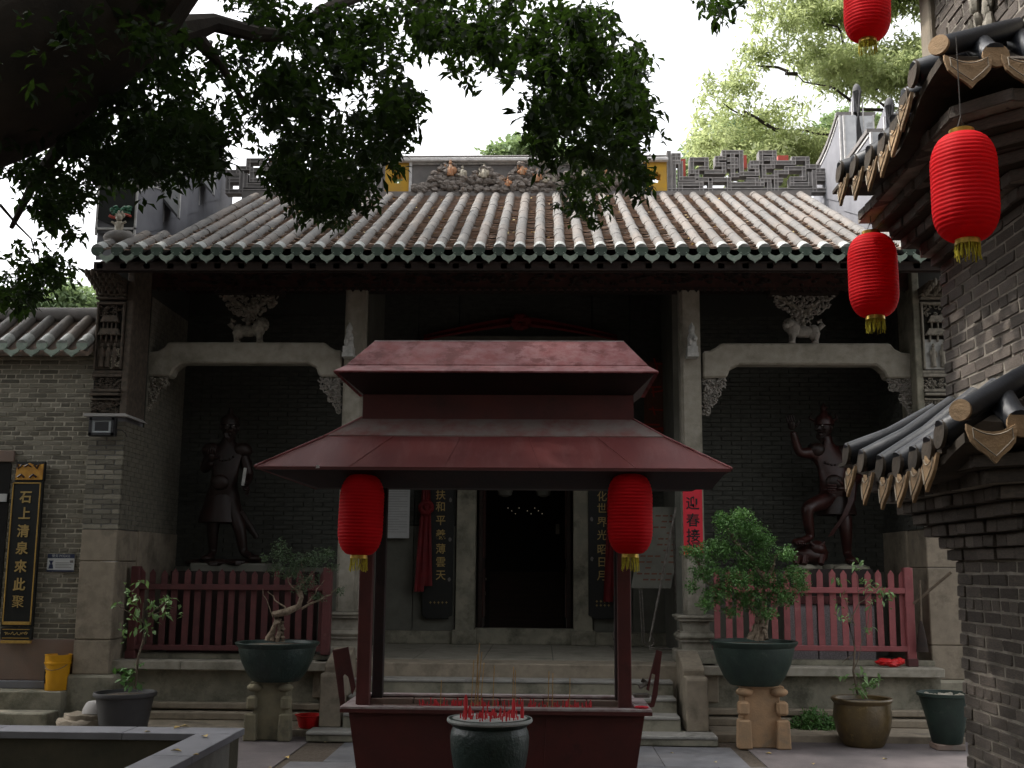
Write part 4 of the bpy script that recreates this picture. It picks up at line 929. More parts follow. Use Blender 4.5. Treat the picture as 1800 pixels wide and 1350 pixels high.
cr.prism([(cxp(zt)-wv+.025, zt+.03), (cxp(zt)+wv+.01, zt+.03), (cxp(zt)+wv+.015, zt+.215), (cxp(zt)+.08, zt+.195), (cxp(zt)+.02, zt+.225), (cxp(zt)-.05, zt+.195), (cxp(zt)-wv+.035, zt+.215)], 12.585, 12.60)
crest = cr.build('gilt_crest', M['gold_bright'], P_, bevel=.004)
cb = MB()
for e in (-1, 1):
    cb.tube([(cxp(zt)+e*.03, 12.58, zt+.055), (cxp(zt)+e*.07, 12.58, zt+.09), (cxp(zt)+e*.11, 12.58, zt+.06)], .012, 6)
    cb.tube([(cxp(zt)+e*.07, 12.58, zt+.20), (cxp(zt)+e*.11, 12.58, zt+.16), (cxp(zt)+e*.125, 12.58, zt+.21)], .012, 6)
cb.tube([(cxp(zt)-.04, 12.58, zt+.18), (cxp(zt), 12.58, zt+.205), (cxp(zt)+.04, 12.58, zt+.18)], .010, 6)
cb.build('crest_ornament', M['statue_red'], crest)
slant(-wv-.012, wv+.012, 12.60, 12.66, zbm-.165, zbm-.03, M['black_board'], 'lower_tablet', P_, .006)
slant(-wv+.01, wv-.01, 12.596, 12.602, zbm-.15, zbm-.142, M['gold_paint'], 'gilt_border', P_, 0); slant(-wv+.01, wv-.01, 12.596, 12.602, zbm-.055, zbm-.047, M['gold_paint'], 'gilt_border', P_, 0)
sg = MB(); r_ = random.Random(2)
for i in range(16):
    x = cxp(zbm)-wv+.035+i*.0165; z = zbm-.098; sg.tube([(x, 12.594, z+r_.uniform(-.015, .01)), (x+.012, 12.594, z+r_.uniform(-.02, .02)), (x+.022, 12.594, z+r_.uniform(-.01, .018))], .0045, 5)
sg.build('gold_flourish', M['gold_text'], P_)
slant(-wv-.005, wv+.0, 12.60, 12.65, zbm-.205, zbm-.172, M['gold_paint'], 'gilt_foot', P_)

# police notice
q0, q1 = q_(84, 974, 12.69), q_(129, 1005, 12.69)
N_ = thing('police_notice', 'small white and navy police notice on the brick wall right of the plaque', 'sign', ((q0.x+q1.x)/2, 12.69, q1.z))
MB().box(q0.x, q1.x, 12.695, 12.71, q1.z, q0.z).build('notice_board', M['white_paint'], N_)
MB().box(q0.x, q1.x, 12.692, 12.696, q0.z-.045, q0.z+.002).build('header_band', M['navy'], N_)
MB().box(q0.x, q1.x, 12.692, 12.696, q1.z, q1.z+.018).build('footer_band', M['navy'], N_)
letter('header_text', '警务 POLICE', .038, M['white_paint'], N_, ((q0.x+q1.x)/2, 12.690, q0.z-.022), extrude=.0005)
of = MB(); ox, oz = q0.x+.045, (q0.z+q1.z)/2-.01
of.prism([(ox-.028, oz-.055), (ox+.028, oz-.055), (ox+.018, oz-.005), (ox-.018, oz-.005)], 12.692, 12.695); of.ball((ox, 12.694, oz+.012), (.016, .003, .017), 8, 5); of.prism([(ox-.022, oz+.022), (ox+.022, oz+.022), (ox+.026, oz+.036), (ox-.026, oz+.036)], 12.691, 12.695)
of.build('officer_pictogram', M['navy'], N_)
lnz = MB()
for i in range(4): lnz.box(ox+.05, q1.x-.03-.03*(i % 2), 12.692, 12.695, oz-.045+i*.018, oz-.040+i*.018)
lnz.box(q1.x-.05, q1.x-.012, 12.692, 12.695, oz+.012, oz+.040); lnz.build('small_print', M['grey_print'], N_)

# floodlight on the left pier
q0, q1 = q_(158, 734, 12.45), q_(199, 765, 12.45)
F_ = thing('floodlight', 'square black-framed floodlight fixed below the white cap of the left pier', 'lamp', ((q0.x+q1.x)/2, 12.5, q1.z))
cx_, cz_ = (q0.x+q1.x)/2, (q0.z+q1.z)/2; w, h = (q1.x-q0.x)/2, (q0.z-q1.z)/2
b = MB()
for (a, c, e, f) in ((-w, w, h-.03, h), (-w, w, -h, -h+.03), (-w, -w+.03, -h, h), (w-.03, w, -h, h)): b.box(cx_+a, cx_+c, 12.44, 12.50, cz_+e, cz_+f)
b.build('lamp_frame', M['black_metal'], F_)
MB().box(cx_-w-.012, cx_+w+.012, 12.455, 12.52, cz_-h-.01, cz_+h+.012).build('lamp_housing', M['black_metal'], F_, bevel=.005)
gl_ = MB(); w2, h2 = w-.022, h-.022; P4 = [(cx_-w2, cz_-h2), (cx_+w2, cz_-h2), (cx_+w2, cz_+h2), (cx_-w2, cz_+h2)]
gl_.add([(x, 12.445, z) for x, z in P4] + [(cx_, 12.475, cz_+.0)], [(0, 1, 4), (1, 2, 4), (2, 3, 4), (3, 0, 4)]); gl_.build('reflector', M['glass'], F_)
MB().box(cx_-.02, cx_+.02, 12.50, 12.62, cz_-.02, cz_+.02).build('lamp_bracket', M['metal'], F_)
MB().tube([(cx_+w, 12.5, cz_-.02), (cx_+w+.05, 12.56, cz_-.03), (cx_+w+.09, 12.58, cz_-.06), (cx_+w+.10, 12.6, cz_-.10)], .006, 6).build('lamp_cable', M['cord'], F_)

# ================================================================== figures
def skin_mesh(name, pts, edges, radii, m, parent, sub=2, root=0):
    me = bpy.data.meshes.new(name); me.from_pydata([tuple(p) for p in pts], edges, [])
    ob = bpy.data.objects.new(name, me); col.objects.link(ob)
    sk = ob.modifiers.new('s', 'SKIN'); sk.use_smooth_shade = True
    for i, r_ in enumerate(radii):
        d = me.skin_vertices[0].data[i]; d.radius = (r_, r_) if isinstance(r_, (int, float)) else r_; d.use_root = (i == root)
    sb = ob.modifiers.new('b', 'SUBSURF'); sb.levels = sub; sb.render_levels = sub
    dg = bpy.context.evaluated_depsgraph_get(); m2 = bpy.data.meshes.new_from_object(ob.evaluated_get(dg))
    bpy.data.objects.remove(ob); o = OFF.get(parent.name, Vector()); m2.transform(Matrix.Translation(-o)); m2.name = name
    m2.materials.clear(); m2.materials.append(m); m2.shade_smooth()
    ob = bpy.data.objects.new(name, m2); col.objects.link(ob); ob.parent = parent; OFF[ob.name] = o
    return ob
def hand(name, wrist, aim, side, s, m, parent, curl=.5):
    """palm and five fingers: aim = direction of the fingers, side = direction of the thumb"""
    w = Vector(wrist); a = Vector(aim).normalized(); t = Vector(side); t = (t - a*t.dot(a)).normalized(); n = a.cross(t)
    o = None
    b_pts = [w, w+a*.045*s, w+a*.09*s]
    o = skin_mesh(name, b_pts, [(0,1),(1,2)], [(.026*s,.022*s), (.040*s,.020*s), (.036*s,.016*s)], m, parent, 2)
    for k, (off, ln) in enumerate(((.030, .080), (.010, .090), (-.010, .085), (-.029, .066))):
        p0 = w + a*.08*s + t*off*s; p1 = p0 + (a + n*curl*.4)*ln*.45*s; p2 = p1 + (a*.7 + n*curl)*ln*.32*s; p3 = p2 + (a*.3 + n*curl*1.3)*ln*.25*s
        skin_mesh('finger', [p0, p1, p2, p3], [(0,1),(1,2),(2,3)], [.0105*s, .0100*s, .0090*s, .0072*s], m, o, 1)
    p0 = w + a*.03*s + t*.026*s; p1 = p0 + (a*.5+t*.8)*.045*s; p2 = p1 + (a*.8+t*.3+n*curl*.4)*.035*s
    skin_mesh('thumb', [p0, p1, p2], [(0,1),(1,2)], [.014*s, .012*s, .009*s], m, o, 1)
    return o
def face(head_c, f, s, m, md, parent):
    """face features on a head at head_c looking along f"""
    f = Vector(f).normalized(); r = f.cross(Vector((0,0,1))).normalized(); u = Vector((0,0,1)); c = Vector(head_c)
    b = MB()
    q = c + f*.085*s
    b.add([q+u*.03*s-r*.010*s, q+u*.03*s+r*.010*s, q-u*.028*s+r*.024*s, q-u*.028*s-r*.024*s, q+f*.038*s-u*.02*s], [(0,1,4),(1,2,4),(2,3,4),(3,0,4)])
    for e in (-1, 1):
        b.tube([c+f*.088*s+r*e*.012*s+u*.036*s, c+f*.086*s+r*e*.04*s+u*.052*s, c+f*.06*s+r*e*.07*s+u*.045*s], [.011*s,.012*s,.006*s], 6)
        b.ball(c+f*.07*s+r*e*.05*s-u*.02*s, (.026*s,.026*s,.022*s), 8, 6)
        b.ball(c+r*e*.093*s, (.016*s,.022*s,.034*s), 8, 6)
    b.ball(c+f*.078*s-u*.052*s, (.032*s,.02*s,.012*s), 8, 6); b.ball(c+f*.070*s-u*.085*s, (.028*s,.024*s,.022*s), 8, 6)
    o = b.build('face', m, parent, smooth=True)
    e_ = MB()
    for e in (-1, 1): e_.ball(c+f*.083*s+r*e*.034*s+u*.022*s, (.012*s,.012*s,.010*s), 8, 6)
    e_.build('eyes', M['carving_white'], o, smooth=True)
    bd = MB()
    for k in range(9): 
        a_ = (k-4)/4; bd.tube([c+f*.06*s+r*a_*.055*s-u*.07*s, c+f*.075*s+r*a_*.05*s-u*.12*s, c+f*.06*s+r*a_*.03*s-u*(.19-.05*abs(a_))*s], [.012*s,.010*s,.004*s], 5)
    bd.build('beard', md, o, smooth=True)

# --- right guardian: one foot raised on a beast, one arm lifted, a hand at the hip
SY = 13.95
def S(px_, py_, dy=0.0): return PY(px_, py_, SY+dy)
GR = thing('guardian_statue', 'dark red guardian statue with raised arm and foot on a beast, behind the right fence', 'statue', (S(1460, 990).x, SY, S(1460, 990).z))
J = dict(pel=S(1468, 868), bel=S(1466, 845, -.06), che=S(1462, 808, -.02), nek=S(1455, 780), hd=S(1449, 760), hl=S(1458, 878, -.08), hr=S(1480, 880),
         kl=S(1417, 893, -.32), al=S(1425, 945, -.20), tl=S(1404, 953, -.36), kr=S(1487, 930, -.08), ar=S(1489, 975, .02), tr=S(1497, 986, -.22),
         sl=S(1435, 795), el=S(1404, 797, -.10), wl=S(1393, 757, -.18), sr=S(1487, 798), er=S(1515, 838, -.02), wr=S(1487, 858, -.28))
keys = list(J); ix = {k: i for i, k in enumerate(keys)}
E = [('pel','bel'),('bel','che'),('che','nek'),('nek','hd'),('pel','hl'),('pel','hr'),('hl','kl'),('kl','al'),('al','tl'),('hr','kr'),('kr','ar'),('ar','tr'),('che','sl'),('sl','el'),('el','wl'),('che','sr'),('sr','er'),('er','wr')]
rad = dict(pel=.165, bel=.17, che=(.20, .15), nek=.075, hd=.085, hl=.13, hr=.13, kl=.085, al=.052, tl=.045, kr=.085, ar=.055, tr=.045, sl=.095, el=.062, wl=.04, sr=.095, er=.065, wr=.042)
skin_mesh('body', [J[k] for k in keys], [(ix[a], ix[b]) for a, b in E], [rad[k] for k in keys], M['statue_red'], GR, 2)
hc = S(1449, 752, -.02)
MB().ball(hc, (.098, .105, .13), 16, 12).build('head', M['statue_brown'], GR, smooth=True)
face(hc, (-.75, -.65, .0), 1.12, M['statue_brown'], M['statue_dark'], GR)
hb = MB(); hb.lathe([(.105, .02), (.125, .035), (.118, .08), (.10, .13), (.05, .17), (.03, .22), (.045, .25), (.01, .31)], hc, 14)
for e in (-1, 1): hb.tube([hc+Vector((e*.1, .02, .08)), hc+Vector((e*.17, .03, .12)), hc+Vector((e*.15, .03, .2))], [.02, .015, .006], 6)
hb.build('helmet', M['statue_red'], GR, smooth=True)
hand('hand', J['wl'], (-.2, -.3, 1), (1, 0, 0), 1.35, M['statue_dark'], GR, .5)
hand('hand', J['wr'], (-1, -.25, -.1), (0, -.3, 1), 1.5, M['statue_red'], GR, .8)
b = MB()                                                    # armour skirt, sash, shoulder guards
b.lathe([(.17, .10), (.20, .02), (.23, -.10), (.26, -.26), (.245, -.27), (.20, -.10), (.15, .06)], J['pel'], 16, sy=.8)
b.build('armour_skirt', M['statue_dark'], GR, smooth=True)
b = MB()
for k in ('sl', 'sr'): b.ball(J[k]+Vector((0, -.02, .02)), (.125, .11, .10), 12, 8, .02)
b.ball(J['bel']+Vector((-.02, -.12, -.03)), (.12, .06, .10), 12, 8); b.lathe([(.185, -.03), (.20, 0), (.185, .03)], J['pel']+Vector((0, 0, .08)), 16, sy=.85)
for i in range(7): b.ball(J['che']+Vector((-.12+i*.04, -.15+abs(i-3)*.008, -.05-.03*math.sin(i/6*3.14))), .017, 8, 6)
b.build('breastplate', M['statue_dark'], GR, smooth=True)
sash = [S(1500, 848, -.22), S(1497, 880, -.26), S(1486, 905, -.28), S(1468, 930, -.3), S(1460, 942, -.32)]
b = MB(); vs = []
for i, p in enumerate(sash):
    w = .10-.008*i; vs += [p+Vector((-w*.55, -.01, -w*.2)), p+Vector((w*.2, -.04, 0)), p+Vector((w*.55, .0, w*.2)), p+Vector((w*.2, .03, 0))]
b.add(vs, [(i*4+k, i*4+(k+1) % 4, i*4+4+(k+1) % 4, i*4+4+k) for i in range(len(sash)-1) for k in range(4)] + [(0,1,2,3), (len(vs)-4, len(vs)-3, len(vs)-2, len(vs)-1)])
b.build('sash', M['statue_red'], GR, smooth=True)
for k, d in (('tl', (-.09, -.07)), ('tr', (.05, -.12))):
    b = MB(); p = J[k]; b.ball(p+Vector((0, 0, -.0)), (.085, .11, .05), 12, 8); 
    for i in range(5): b.ball(p+Vector((-.05+i*.026, -.10+abs(i-1)*.008, -.02)), (.016, .028, .018), 7, 5)
    b.build('foot', M['statue_red'], GR, smooth=True)
bz = S(1425, 990, -.25)
b = MB(); b.ball(S(1425, 975, -.24), (.21, .16, .125), 14, 9, .08); b.ball(S(1437, 964, -.32), (.11, .10, .09), 12, 8, .08); b.ball(S(1408, 985, -.30), (.10, .10, .07), 10, 7, .1)
for e in (-1, 1): b.tube([S(1437, 964, -.38)+Vector((e*.05, 0, .03)), S(1437, 955, -.38)+Vector((e*.09, 0, .02))], [.03, .008], 6)
for e in (1401, 1415, 1445): b.tube([S(e, 978, -.36), S(e-2, 992, -.42)], [.045, .035], 7)
b.build('trodden_beast', M['statue_red'], GR, smooth=True)
zpl = S(1460, 991).z
pl = thing('statue_plinth', 'speckled granite plinth with an uneven top under the right guardian statue', 'plinth', (S(1455, 990).x, 14.0, FZ))
rp2 = MB().box(S(1400, 990, -.3).x, S(1520, 990, -.3).x, 13.58, 14.45, FZ, zpl-.09).build('plinth_block', M['stone_plinth'], pl, bevel=.02)
b = MB()
for i in range(16): b.ball((S(1455, 990).x+random.uniform(-.38, .38), 13.95+random.uniform(-.33, .25), zpl-.06), (.16, .14, .055), 9, 6, .1)
b.build('plinth_rock', M['granite_green'], pl, smooth=True, kind='stuff')
for (a, c, yy) in ((1385, 1537, 13.50),):
    for k in range(3):
        w = (1537-1385)/3
        MB().box(S(a+w*k+1, 1050, yy-SY).x, S(a+w*(k+1)-1, 1050, yy-SY).x, yy, yy+.06, FZ+.02, zs(1450, 1062, yy)).build('speckled_panel', M['stone_plinth'], pl, bevel=.006)
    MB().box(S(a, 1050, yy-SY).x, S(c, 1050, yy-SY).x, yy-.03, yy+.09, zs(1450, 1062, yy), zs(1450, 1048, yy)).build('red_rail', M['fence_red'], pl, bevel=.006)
    MB().box(S(a, 1050, yy-SY).x, S(c, 1050, yy-SY).x, yy+.02, yy+.07, zs(1450, 1048, yy), zs(1450, 1000, yy)).build('dark_red_board', M['statue_brown'], pl)

# --- left guardian: striding, nearly lost in the shade
def S2(px_, py_, dy=0.0): return PY(px_, py_, SY+dy)
GL = thing('guardian_statue', 'dark guardian statue striding behind the left fence, almost lost in the shade', 'statue', (S2(405, 990).x, SY, zpl))
J = dict(pel=S2(392, 868), bel=S2(394, 845, -.06), che=S2(398, 810, -.02), nek=S2(402, 778), hd=S2(403, 760), hl=S2(380, 880), hr=S2(405, 880),
         kl=S2(374, 925, -.05), al=S2(374, 972, .02), tl=S2(365, 982, -.2), kr=S2(421, 925, -.15), ar=S2(428, 972, -.1), tr=S2(448, 982, -.25),
         sl=S2(372, 795), el=S2(358, 828, -.02), wl=S2(372, 812, -.26), sr=S2(427, 795), er=S2(438, 838, -.02), wr=S2(428, 856, -.25))
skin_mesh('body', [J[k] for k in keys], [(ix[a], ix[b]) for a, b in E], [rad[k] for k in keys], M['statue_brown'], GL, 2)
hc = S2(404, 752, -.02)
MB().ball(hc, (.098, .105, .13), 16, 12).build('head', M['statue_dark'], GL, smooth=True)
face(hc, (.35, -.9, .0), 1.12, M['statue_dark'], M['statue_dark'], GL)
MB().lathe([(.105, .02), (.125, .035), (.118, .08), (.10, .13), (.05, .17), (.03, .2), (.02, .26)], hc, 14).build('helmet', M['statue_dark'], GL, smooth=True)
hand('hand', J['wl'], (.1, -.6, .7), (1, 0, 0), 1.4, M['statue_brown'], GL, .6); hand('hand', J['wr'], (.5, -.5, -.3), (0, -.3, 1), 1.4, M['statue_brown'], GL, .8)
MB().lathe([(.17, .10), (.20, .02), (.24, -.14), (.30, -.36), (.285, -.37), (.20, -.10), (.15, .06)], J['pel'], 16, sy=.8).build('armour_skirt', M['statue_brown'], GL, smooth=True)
b = MB()
for k in ('sl', 'sr'): b.ball(J[k]+Vector((0, -.02, .02)), (.125, .11, .10), 12, 8, .02)
b.ball(J['bel']+Vector((-.02, -.12, -.03)), (.12, .06, .10), 12, 8)
for i in range(7): b.ball(J['che']+Vector((-.12+i*.04, -.15+abs(i-3)*.008, .04-.05*math.sin(i/6*3.14))), .015, 8, 6)
b.build('breastplate', M['statue_dark'], GL, smooth=True, kind='stuff')
b = MB().tube([S2(418, 900, -.1), S2(437, 925, .0), S2(452, 945, .02)], [.07, .05, .03], 8); b.build('robe_tail', M['statue_dark'], GL, smooth=True)
MB().obox(S2(429, 838, -.3), (.035, .02, .22), (0, .1, 0)).build('sword_blade', M['carving_white'], GL)
for k in ('tl', 'tr'): MB().ball(J[k], (.085, .12, .05), 12, 8).build('foot', M['statue_brown'], GL, smooth=True)
pl2 = thing('statue_plinth', 'dark granite plinth under the left guardian statue, behind the left fence', 'plinth', (S2(400, 990).x, 14.0, FZ))
MB().box(S2(335, 990, -.3).x, S2(470, 990, -.3).x, 13.6, 14.45, FZ, zpl-.05).build('plinth_block', M['porch_stone'], pl2, bevel=.02)
b = MB()
for i in range(14): b.ball((S2(402, 990).x+random.uniform(-.38, .38), 13.95+random.uniform(-.3, .25), zpl-.05), (.17, .14, .05), 9, 6, .1)
b.build('plinth_rock', M['statue_dark'], pl2, smooth=True, kind='stuff')
MB().box(S2(300, 1050, -.4).x, S2(560, 1050, -.4).x, 13.50, 13.55, FZ+.02, zs(400, 1004, 13.5)).build('dark_red_board', M['statue_brown'], pl2)

# ================================================================== picket fences
def fence(pxa, pxb, sx, label):
    Y = 12.98; xa, xb = xs(pxa, 1060, Y), xs(pxb, 1060, Y); pm = (pxa+pxb)/2
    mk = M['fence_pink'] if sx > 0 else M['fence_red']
    f = thing('picket_fence', label, 'fence', ((xa+xb)/2, Y, .76), 'red picket fences along the terrace')
    ztop, zbot = zs(pm, 1001, Y), zs(pm, 1140, Y); zr1, zr0 = zs(pm, 1036 if sx > 0 else 1031, Y), zs(pm, 1139, Y)
    MB().box(xa, xb, Y-.045, Y-.002, zr1-.04, zr1+.025).build('top_rail', mk, f, bevel=.006)
    MB().box(xa, xb, Y-.045, Y-.002, zr0-.03, zr0+.03).build('bottom_rail', mk, f, bevel=.006)
    n = int(round((xb-xa)/.132)); w = .036
    me = None
    for i in range(n):
        x = xa + (i+.5)*(xb-xa)/n + random.uniform(-.006, .006); zt = ztop + random.uniform(-.014, .010); l_ = random.uniform(-.010, .010); w = .036+random.uniform(-.003, .003)
        b = MB().prism([(x-w, zr0-.01), (x+w, zr0-.01), (x+w+l_, zt-.05), (x+l_, zt), (x-w+l_, zt-.05)], Y, Y+.018)
        o_ = b.build('picket', mk, f, bevel=.002)
        o_.rotation_euler = (0, 0, 0)
    for x in ((xa, xb) if sx < 0 else (xb,)):
        MB().box(x-.05, x+.05, Y-.05, Y+.05, .76, ztop+.03).build('fence_post', mk, f, bevel=.008)
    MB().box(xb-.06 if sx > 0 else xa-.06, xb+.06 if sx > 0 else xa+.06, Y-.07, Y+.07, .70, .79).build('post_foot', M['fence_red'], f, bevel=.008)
    return f
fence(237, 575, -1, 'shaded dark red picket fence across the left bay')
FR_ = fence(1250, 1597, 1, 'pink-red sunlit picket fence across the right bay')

# ================================================================== writing on the columns and walls
def board(name, label, cat, px0, px1, py0, py1, Y, m, th=.02, bevel=.0, top=None):
    a, c = PY(px0, (py0+py1)/2, Y), PY(px1, (py0+py1)/2, Y); z1, z0 = zs((px0+px1)/2, py0, Y), zs((px0+px1)/2, py1, Y)
    if top: z1 = top
    t = thing(name, label, cat, ((a.x+c.x)/2, Y, z0))
    return t, a.x, c.x, z0, z1
Yc = 13.35-.123
t, a, c, z0, z1 = board('couplet_paper', 'bright red paper couplet with black brushwork on the right granite column', 'couplet', 1201, 1238, 858, 976, Yc, 0, top=2.75)
MB().box(a, c-.02, Yc-.006, Yc-.002, z0, z1).build('paper', M['red_paper'], t)
for i, ch in enumerate('迎春接福'):
    zc = zs(1219, (886, 916, 943, 966)[i], Yc); letter('character', ch, .165, M['ink'], t, ((a+c)/2-.01, Yc-.008, zc), bold=.002, extrude=.001)
t, a, c, z0, z1 = board('couplet_paper', 'red paper couplet on the left granite column, mostly hidden behind a lantern', 'couplet', 598, 630, 858, 960, Yc, 0, top=2.75)
MB().box(a, c, Yc-.006, Yc-.002, z0+.1, z1).build('paper', M['red_paper'], t)
# black boards either side of the door
Yd = 15.93
def door_board(px0, px1, chars, cpx, cpy, label, small, spx):
    t, a, c, z0, z1 = board('door_couplet_board', label, 'plaque', px0, px1, 850, 1088, Yd, 0, top=3.55)
    t['group'] = 'black couplet boards beside the door'
    MB().prism([(a+.05, z0), (c-.05, z0), (c-.05, z0+.03), (c, z0+.05), (c, z1), (a, z1), (a, z0+.05), (a+.05, z0+.03)], Yd-.03, Yd).build('board', M['black_board'], t, bevel=.006)
    for i, ch in enumerate(chars): letter('character', ch, .152, M['gold_text'], t, (xs(cpx, cpy[i], Yd), Yd-.033, zs(cpx, cpy[i], Yd)), bold=.001, sc=(.95, 1, 1))
    rr = random.Random(1); b = MB()
    for k in range(len(spx)):
        x = xs(spx[k][0], spx[k][1], Yd); z = zs(spx[k][0], spx[k][1], Yd)
        b.box(x-.016, x+.016, Yd-.033, Yd-.03, z-.002, z+.004); b.box(x-.003, x+.003, Yd-.034, Yd-.031, z-.018, z+.018)
    b.build('small_inscription', M['gold_text'], t)
    for k in range(6):
        x = a+.05 if k % 2 else c-.05; z = z0 + .55 + k*.28
        MB().ball((x, Yd-.034, z), (.022, .004, .03), 7, 5, .2).build('painted_flower', M['grey_print'], t)
    return t
door_board(744, 797, '扶和平義薄雲天', 775, [871, 892, 916, 941, 966, 989, 1012], 'black board with gold characters left of the door, red silk beside it', 0, [(757+i*7, 1059) for i in range(5)])
door_board(1034, 1085, '化世界光昭日月', 1058, [874, 895, 919, 942, 967, 989, 1013], 'black board with gold characters right of the door, beside the incense burner post', 0, [(1049+i*7, 1057) for i in range(4)] + [(1049+i*7, 1064) for i in range(4)])
# red silk with rosette hanging beside the left board and the right one
for i, (px_, pb, lab) in enumerate(((748, 1040, 'long red silk sash with a rosette hanging beside the left door board'), (1078, 1058, 'long red silk sash hanging beside the right door board'))):
    Y = Yd-.10; x = xs(px_, 950, Y); zt_, zb_ = 3.5, zs(px_, pb, Y)
    t = thing('silk_sash', lab, 'cloth', (x, Y, zb_), 'red silk sashes by the door')
    for k, dx in enumerate((-.06, .03)):
        b = MB(); vs = []; n = 14; fs = []
        for j in range(n+1):
            u = j/n; z = zt_+(zb_-zt_+(.08 if k else 0))*u
            for q in range(5): vs.append((x+dx*u*1.3+(q-2)*.028*(.6+.6*u), Y+.012*math.sin(q*2.4+u*5), z))
        for j in range(n):
            for q in range(4): fs.append((j*5+q, j*5+q+1, j*5+q+6, j*5+q+5))
        b.add(vs, fs).build('silk_tail', M['red_cloth'], t, smooth=True)
    zr_ = zs(px_, 892, Y); b = MB()
    for k in range(14):
        a_ = k/14*6.28; b.ball((x+math.cos(a_)*.07, Y-.02, zr_+math.sin(a_)*.07), (.045, .03, .045), 8, 6, .15)
    b.ball((x, Y-.04, zr_), (.045, .03, .045), 8, 6, .1); b.build('rosette', M['red_cloth'], t, smooth=True)
# red swag above the door
t = thing('door_swag', 'red silk swag with a central knot draped high above the door', 'cloth', (xs(915, 580, 15.8), 15.8, zs(915, 590, 15.8)))
for sx in (-1, 1):
    b = MB(); vs = []; fs = []; n = 16
    for j in range(n+1):
        u = j/n; p = PY(915+sx*(10+u*160), 566+ (u**1.25)*28, 15.8)
        for q in range(5): vs.append((p.x, 15.8-.03*math.sin(q*1.7), p.z+(q-2)*(.035-.014*u)))
    for j in range(n):
        for q in range(4): fs.append((j*5+q, j*5+q+1, j*5+q+6, j*5+q+5))
    b.add(vs, fs).build('swag_wing', M['red_cloth'], t, smooth=True)
p = PY(915, 566, 15.76); b = MB()
for k in range(9): a_ = k/9*6.28; b.ball((p.x+math.cos(a_)*.09, 15.76, p.z+math.sin(a_)*.07), (.07, .05, .06), 8, 6, .15)
b.build('swag_knot', M['red_cloth'], t, smooth=True)
t = thing('name_board', 'dark name board above the door, hidden behind the incense burner roof', 'plaque', (XC, 15.8, 3.9))
MB().box(XC-1.35, XC+1.35, 15.82, 15.9, zs(915, 720, 15.85), zs(915, 590, 15.85)).build('board', M['porch_stone'], t, bevel=.02)
# faded red wall papers with brushwork behind the columns
def wall_paper(px0, px1, py0, py1, label, Y=15.9):
    a, c = xs(px0, 700, Y), xs(px1, 700, Y); z1, z0 = zs(px0, py0, Y), zs(px0, py1, Y)
    t = thing('wall_paper_scroll', label, 'scroll', ((a+c)/2, Y, z0), 'faded red scrolls on the porch wall')
    MB().box(a, c, Y-.012, Y, z0, z1).build('paper', M['old_red_paper'], t)
    rr = random.Random(int(px0)); b = MB(); z = z1-.10
    while z > z0+.06:
        for k in range(5):
            x = (a+c)/2 + rr.uniform(-.13, .13); zz_ = z + rr.uniform(-.08, .08)
            if rr.random() < .65: b.obox((x, Y-.014, zz_), (rr.uniform(.12, .24), .004, .022), (0, rr.uniform(-.15, .15), 0))
            else: b.obox((x, Y-.014, zz_), (.022, .004, rr.uniform(.08, .18)), (0, rr.uniform(-.4, .4), 0))
        z -= .30
    b.build('brush_strokes', M['red_stroke'], t, kind='stuff')
wall_paper(1132, 1188, 636, 785, 'faded red scroll with brush strokes between burner roof and right column')
wall_paper(640, 700, 636, 785, 'faded red scroll beside the left column, mostly hidden by the burner roof')
# white notice
Y = 15.90; a, c = xs(676, 900, Y), xs(720, 900, Y); z1, z0 = zs(700, 852, Y), zs(700, 946, Y)
t = thing('wall_notice', 'plain white notice with fine print on the wall behind the left lantern', 'notice', ((a+c)/2, Y, z0))
MB().box(a, c, Y-.02, Y, z0, z1).build('notice_sheet', M['white_paint'], t)
b = MB()
for i in range(17):
    z = z1-.10-i*.036; b.box(a+.03, c-.03-(.12 if i % 4 == 3 else 0), Y-.0215, Y-.02, z, z+.004)
b.build('fine_print', M['grey_print'], t)
# notice board on an easel behind the right lantern
Y = 14.6; a, c = xs(1108, 960, Y), xs(1178, 960, Y); z1, z0 = zs(1140, 890, Y), zs(1140, 1034, Y)
t = thing('easel_notice_board', 'leaning notice board on a thin metal easel right of the burner post', 'notice board', ((a+c)/2, Y, FZ))
b = MB().box(a, c, Y-.01, Y+.01, z0, z1); b.v = [(x+(z-z0)*.22, y+(z-z0)*.12, z) for x, y, z in b.v]; b.build('board_panel', M['porch_stone'], t)
b = MB()
for i in range(12):
    z = z0+.10+i*.075
    for k in range(5):
        if random.random() < .75: b.box(a+.04+k*.095, a+.04+k*.095+.07, Y-.014, Y-.011, z, z+.02)
b.v = [(x+(z-z0)*.22, y+(z-z0)*.12, z) for x, y, z in b.v]; b.build('board_text', M['old_red_paper'], t, kind='stuff')
def leg_(p0, p1, r_=.012, m_='metal', name='easel_leg'): MB().tube([p0, p1], r_, 8).build(name, M[m_], t, smooth=True)
leg_(PY(1188, 892, 13.9), PY(1142, 1128, 13.7), .014); leg_(PY(1183, 905, 14.2), PY(1190, 1120, 14.9), .012); leg_(PY(1178, 935, 14.3), PY(1160, 1030, 14.3), .010)
pp = [PY(1142+8*math.cos(a_), 1128+8*math.sin(a_), 13.7) for a_ in [k/12*6.28*.8-1.2 for k in range(12)]]
MB().tube(pp, .011, 7).build('leg_curl', M['metal'], t, smooth=True)
leg_(PY(1141, 1139, 13.7), PY(1184, 1141, 13.7), .010, 'metal', 'easel_foot')
leg_(PY(1124, 1036, 14.6), PY(1129, 1133, 14.6), .008); leg_(PY(1128, 1036, 14.6), PY(1133, 1133, 14.6), .008)
pp = [PY(1085+8*math.cos(a_), 1118+10*math.sin(a_), 13.9) for a_ in [k/12*6.28 for k in range(13)]]
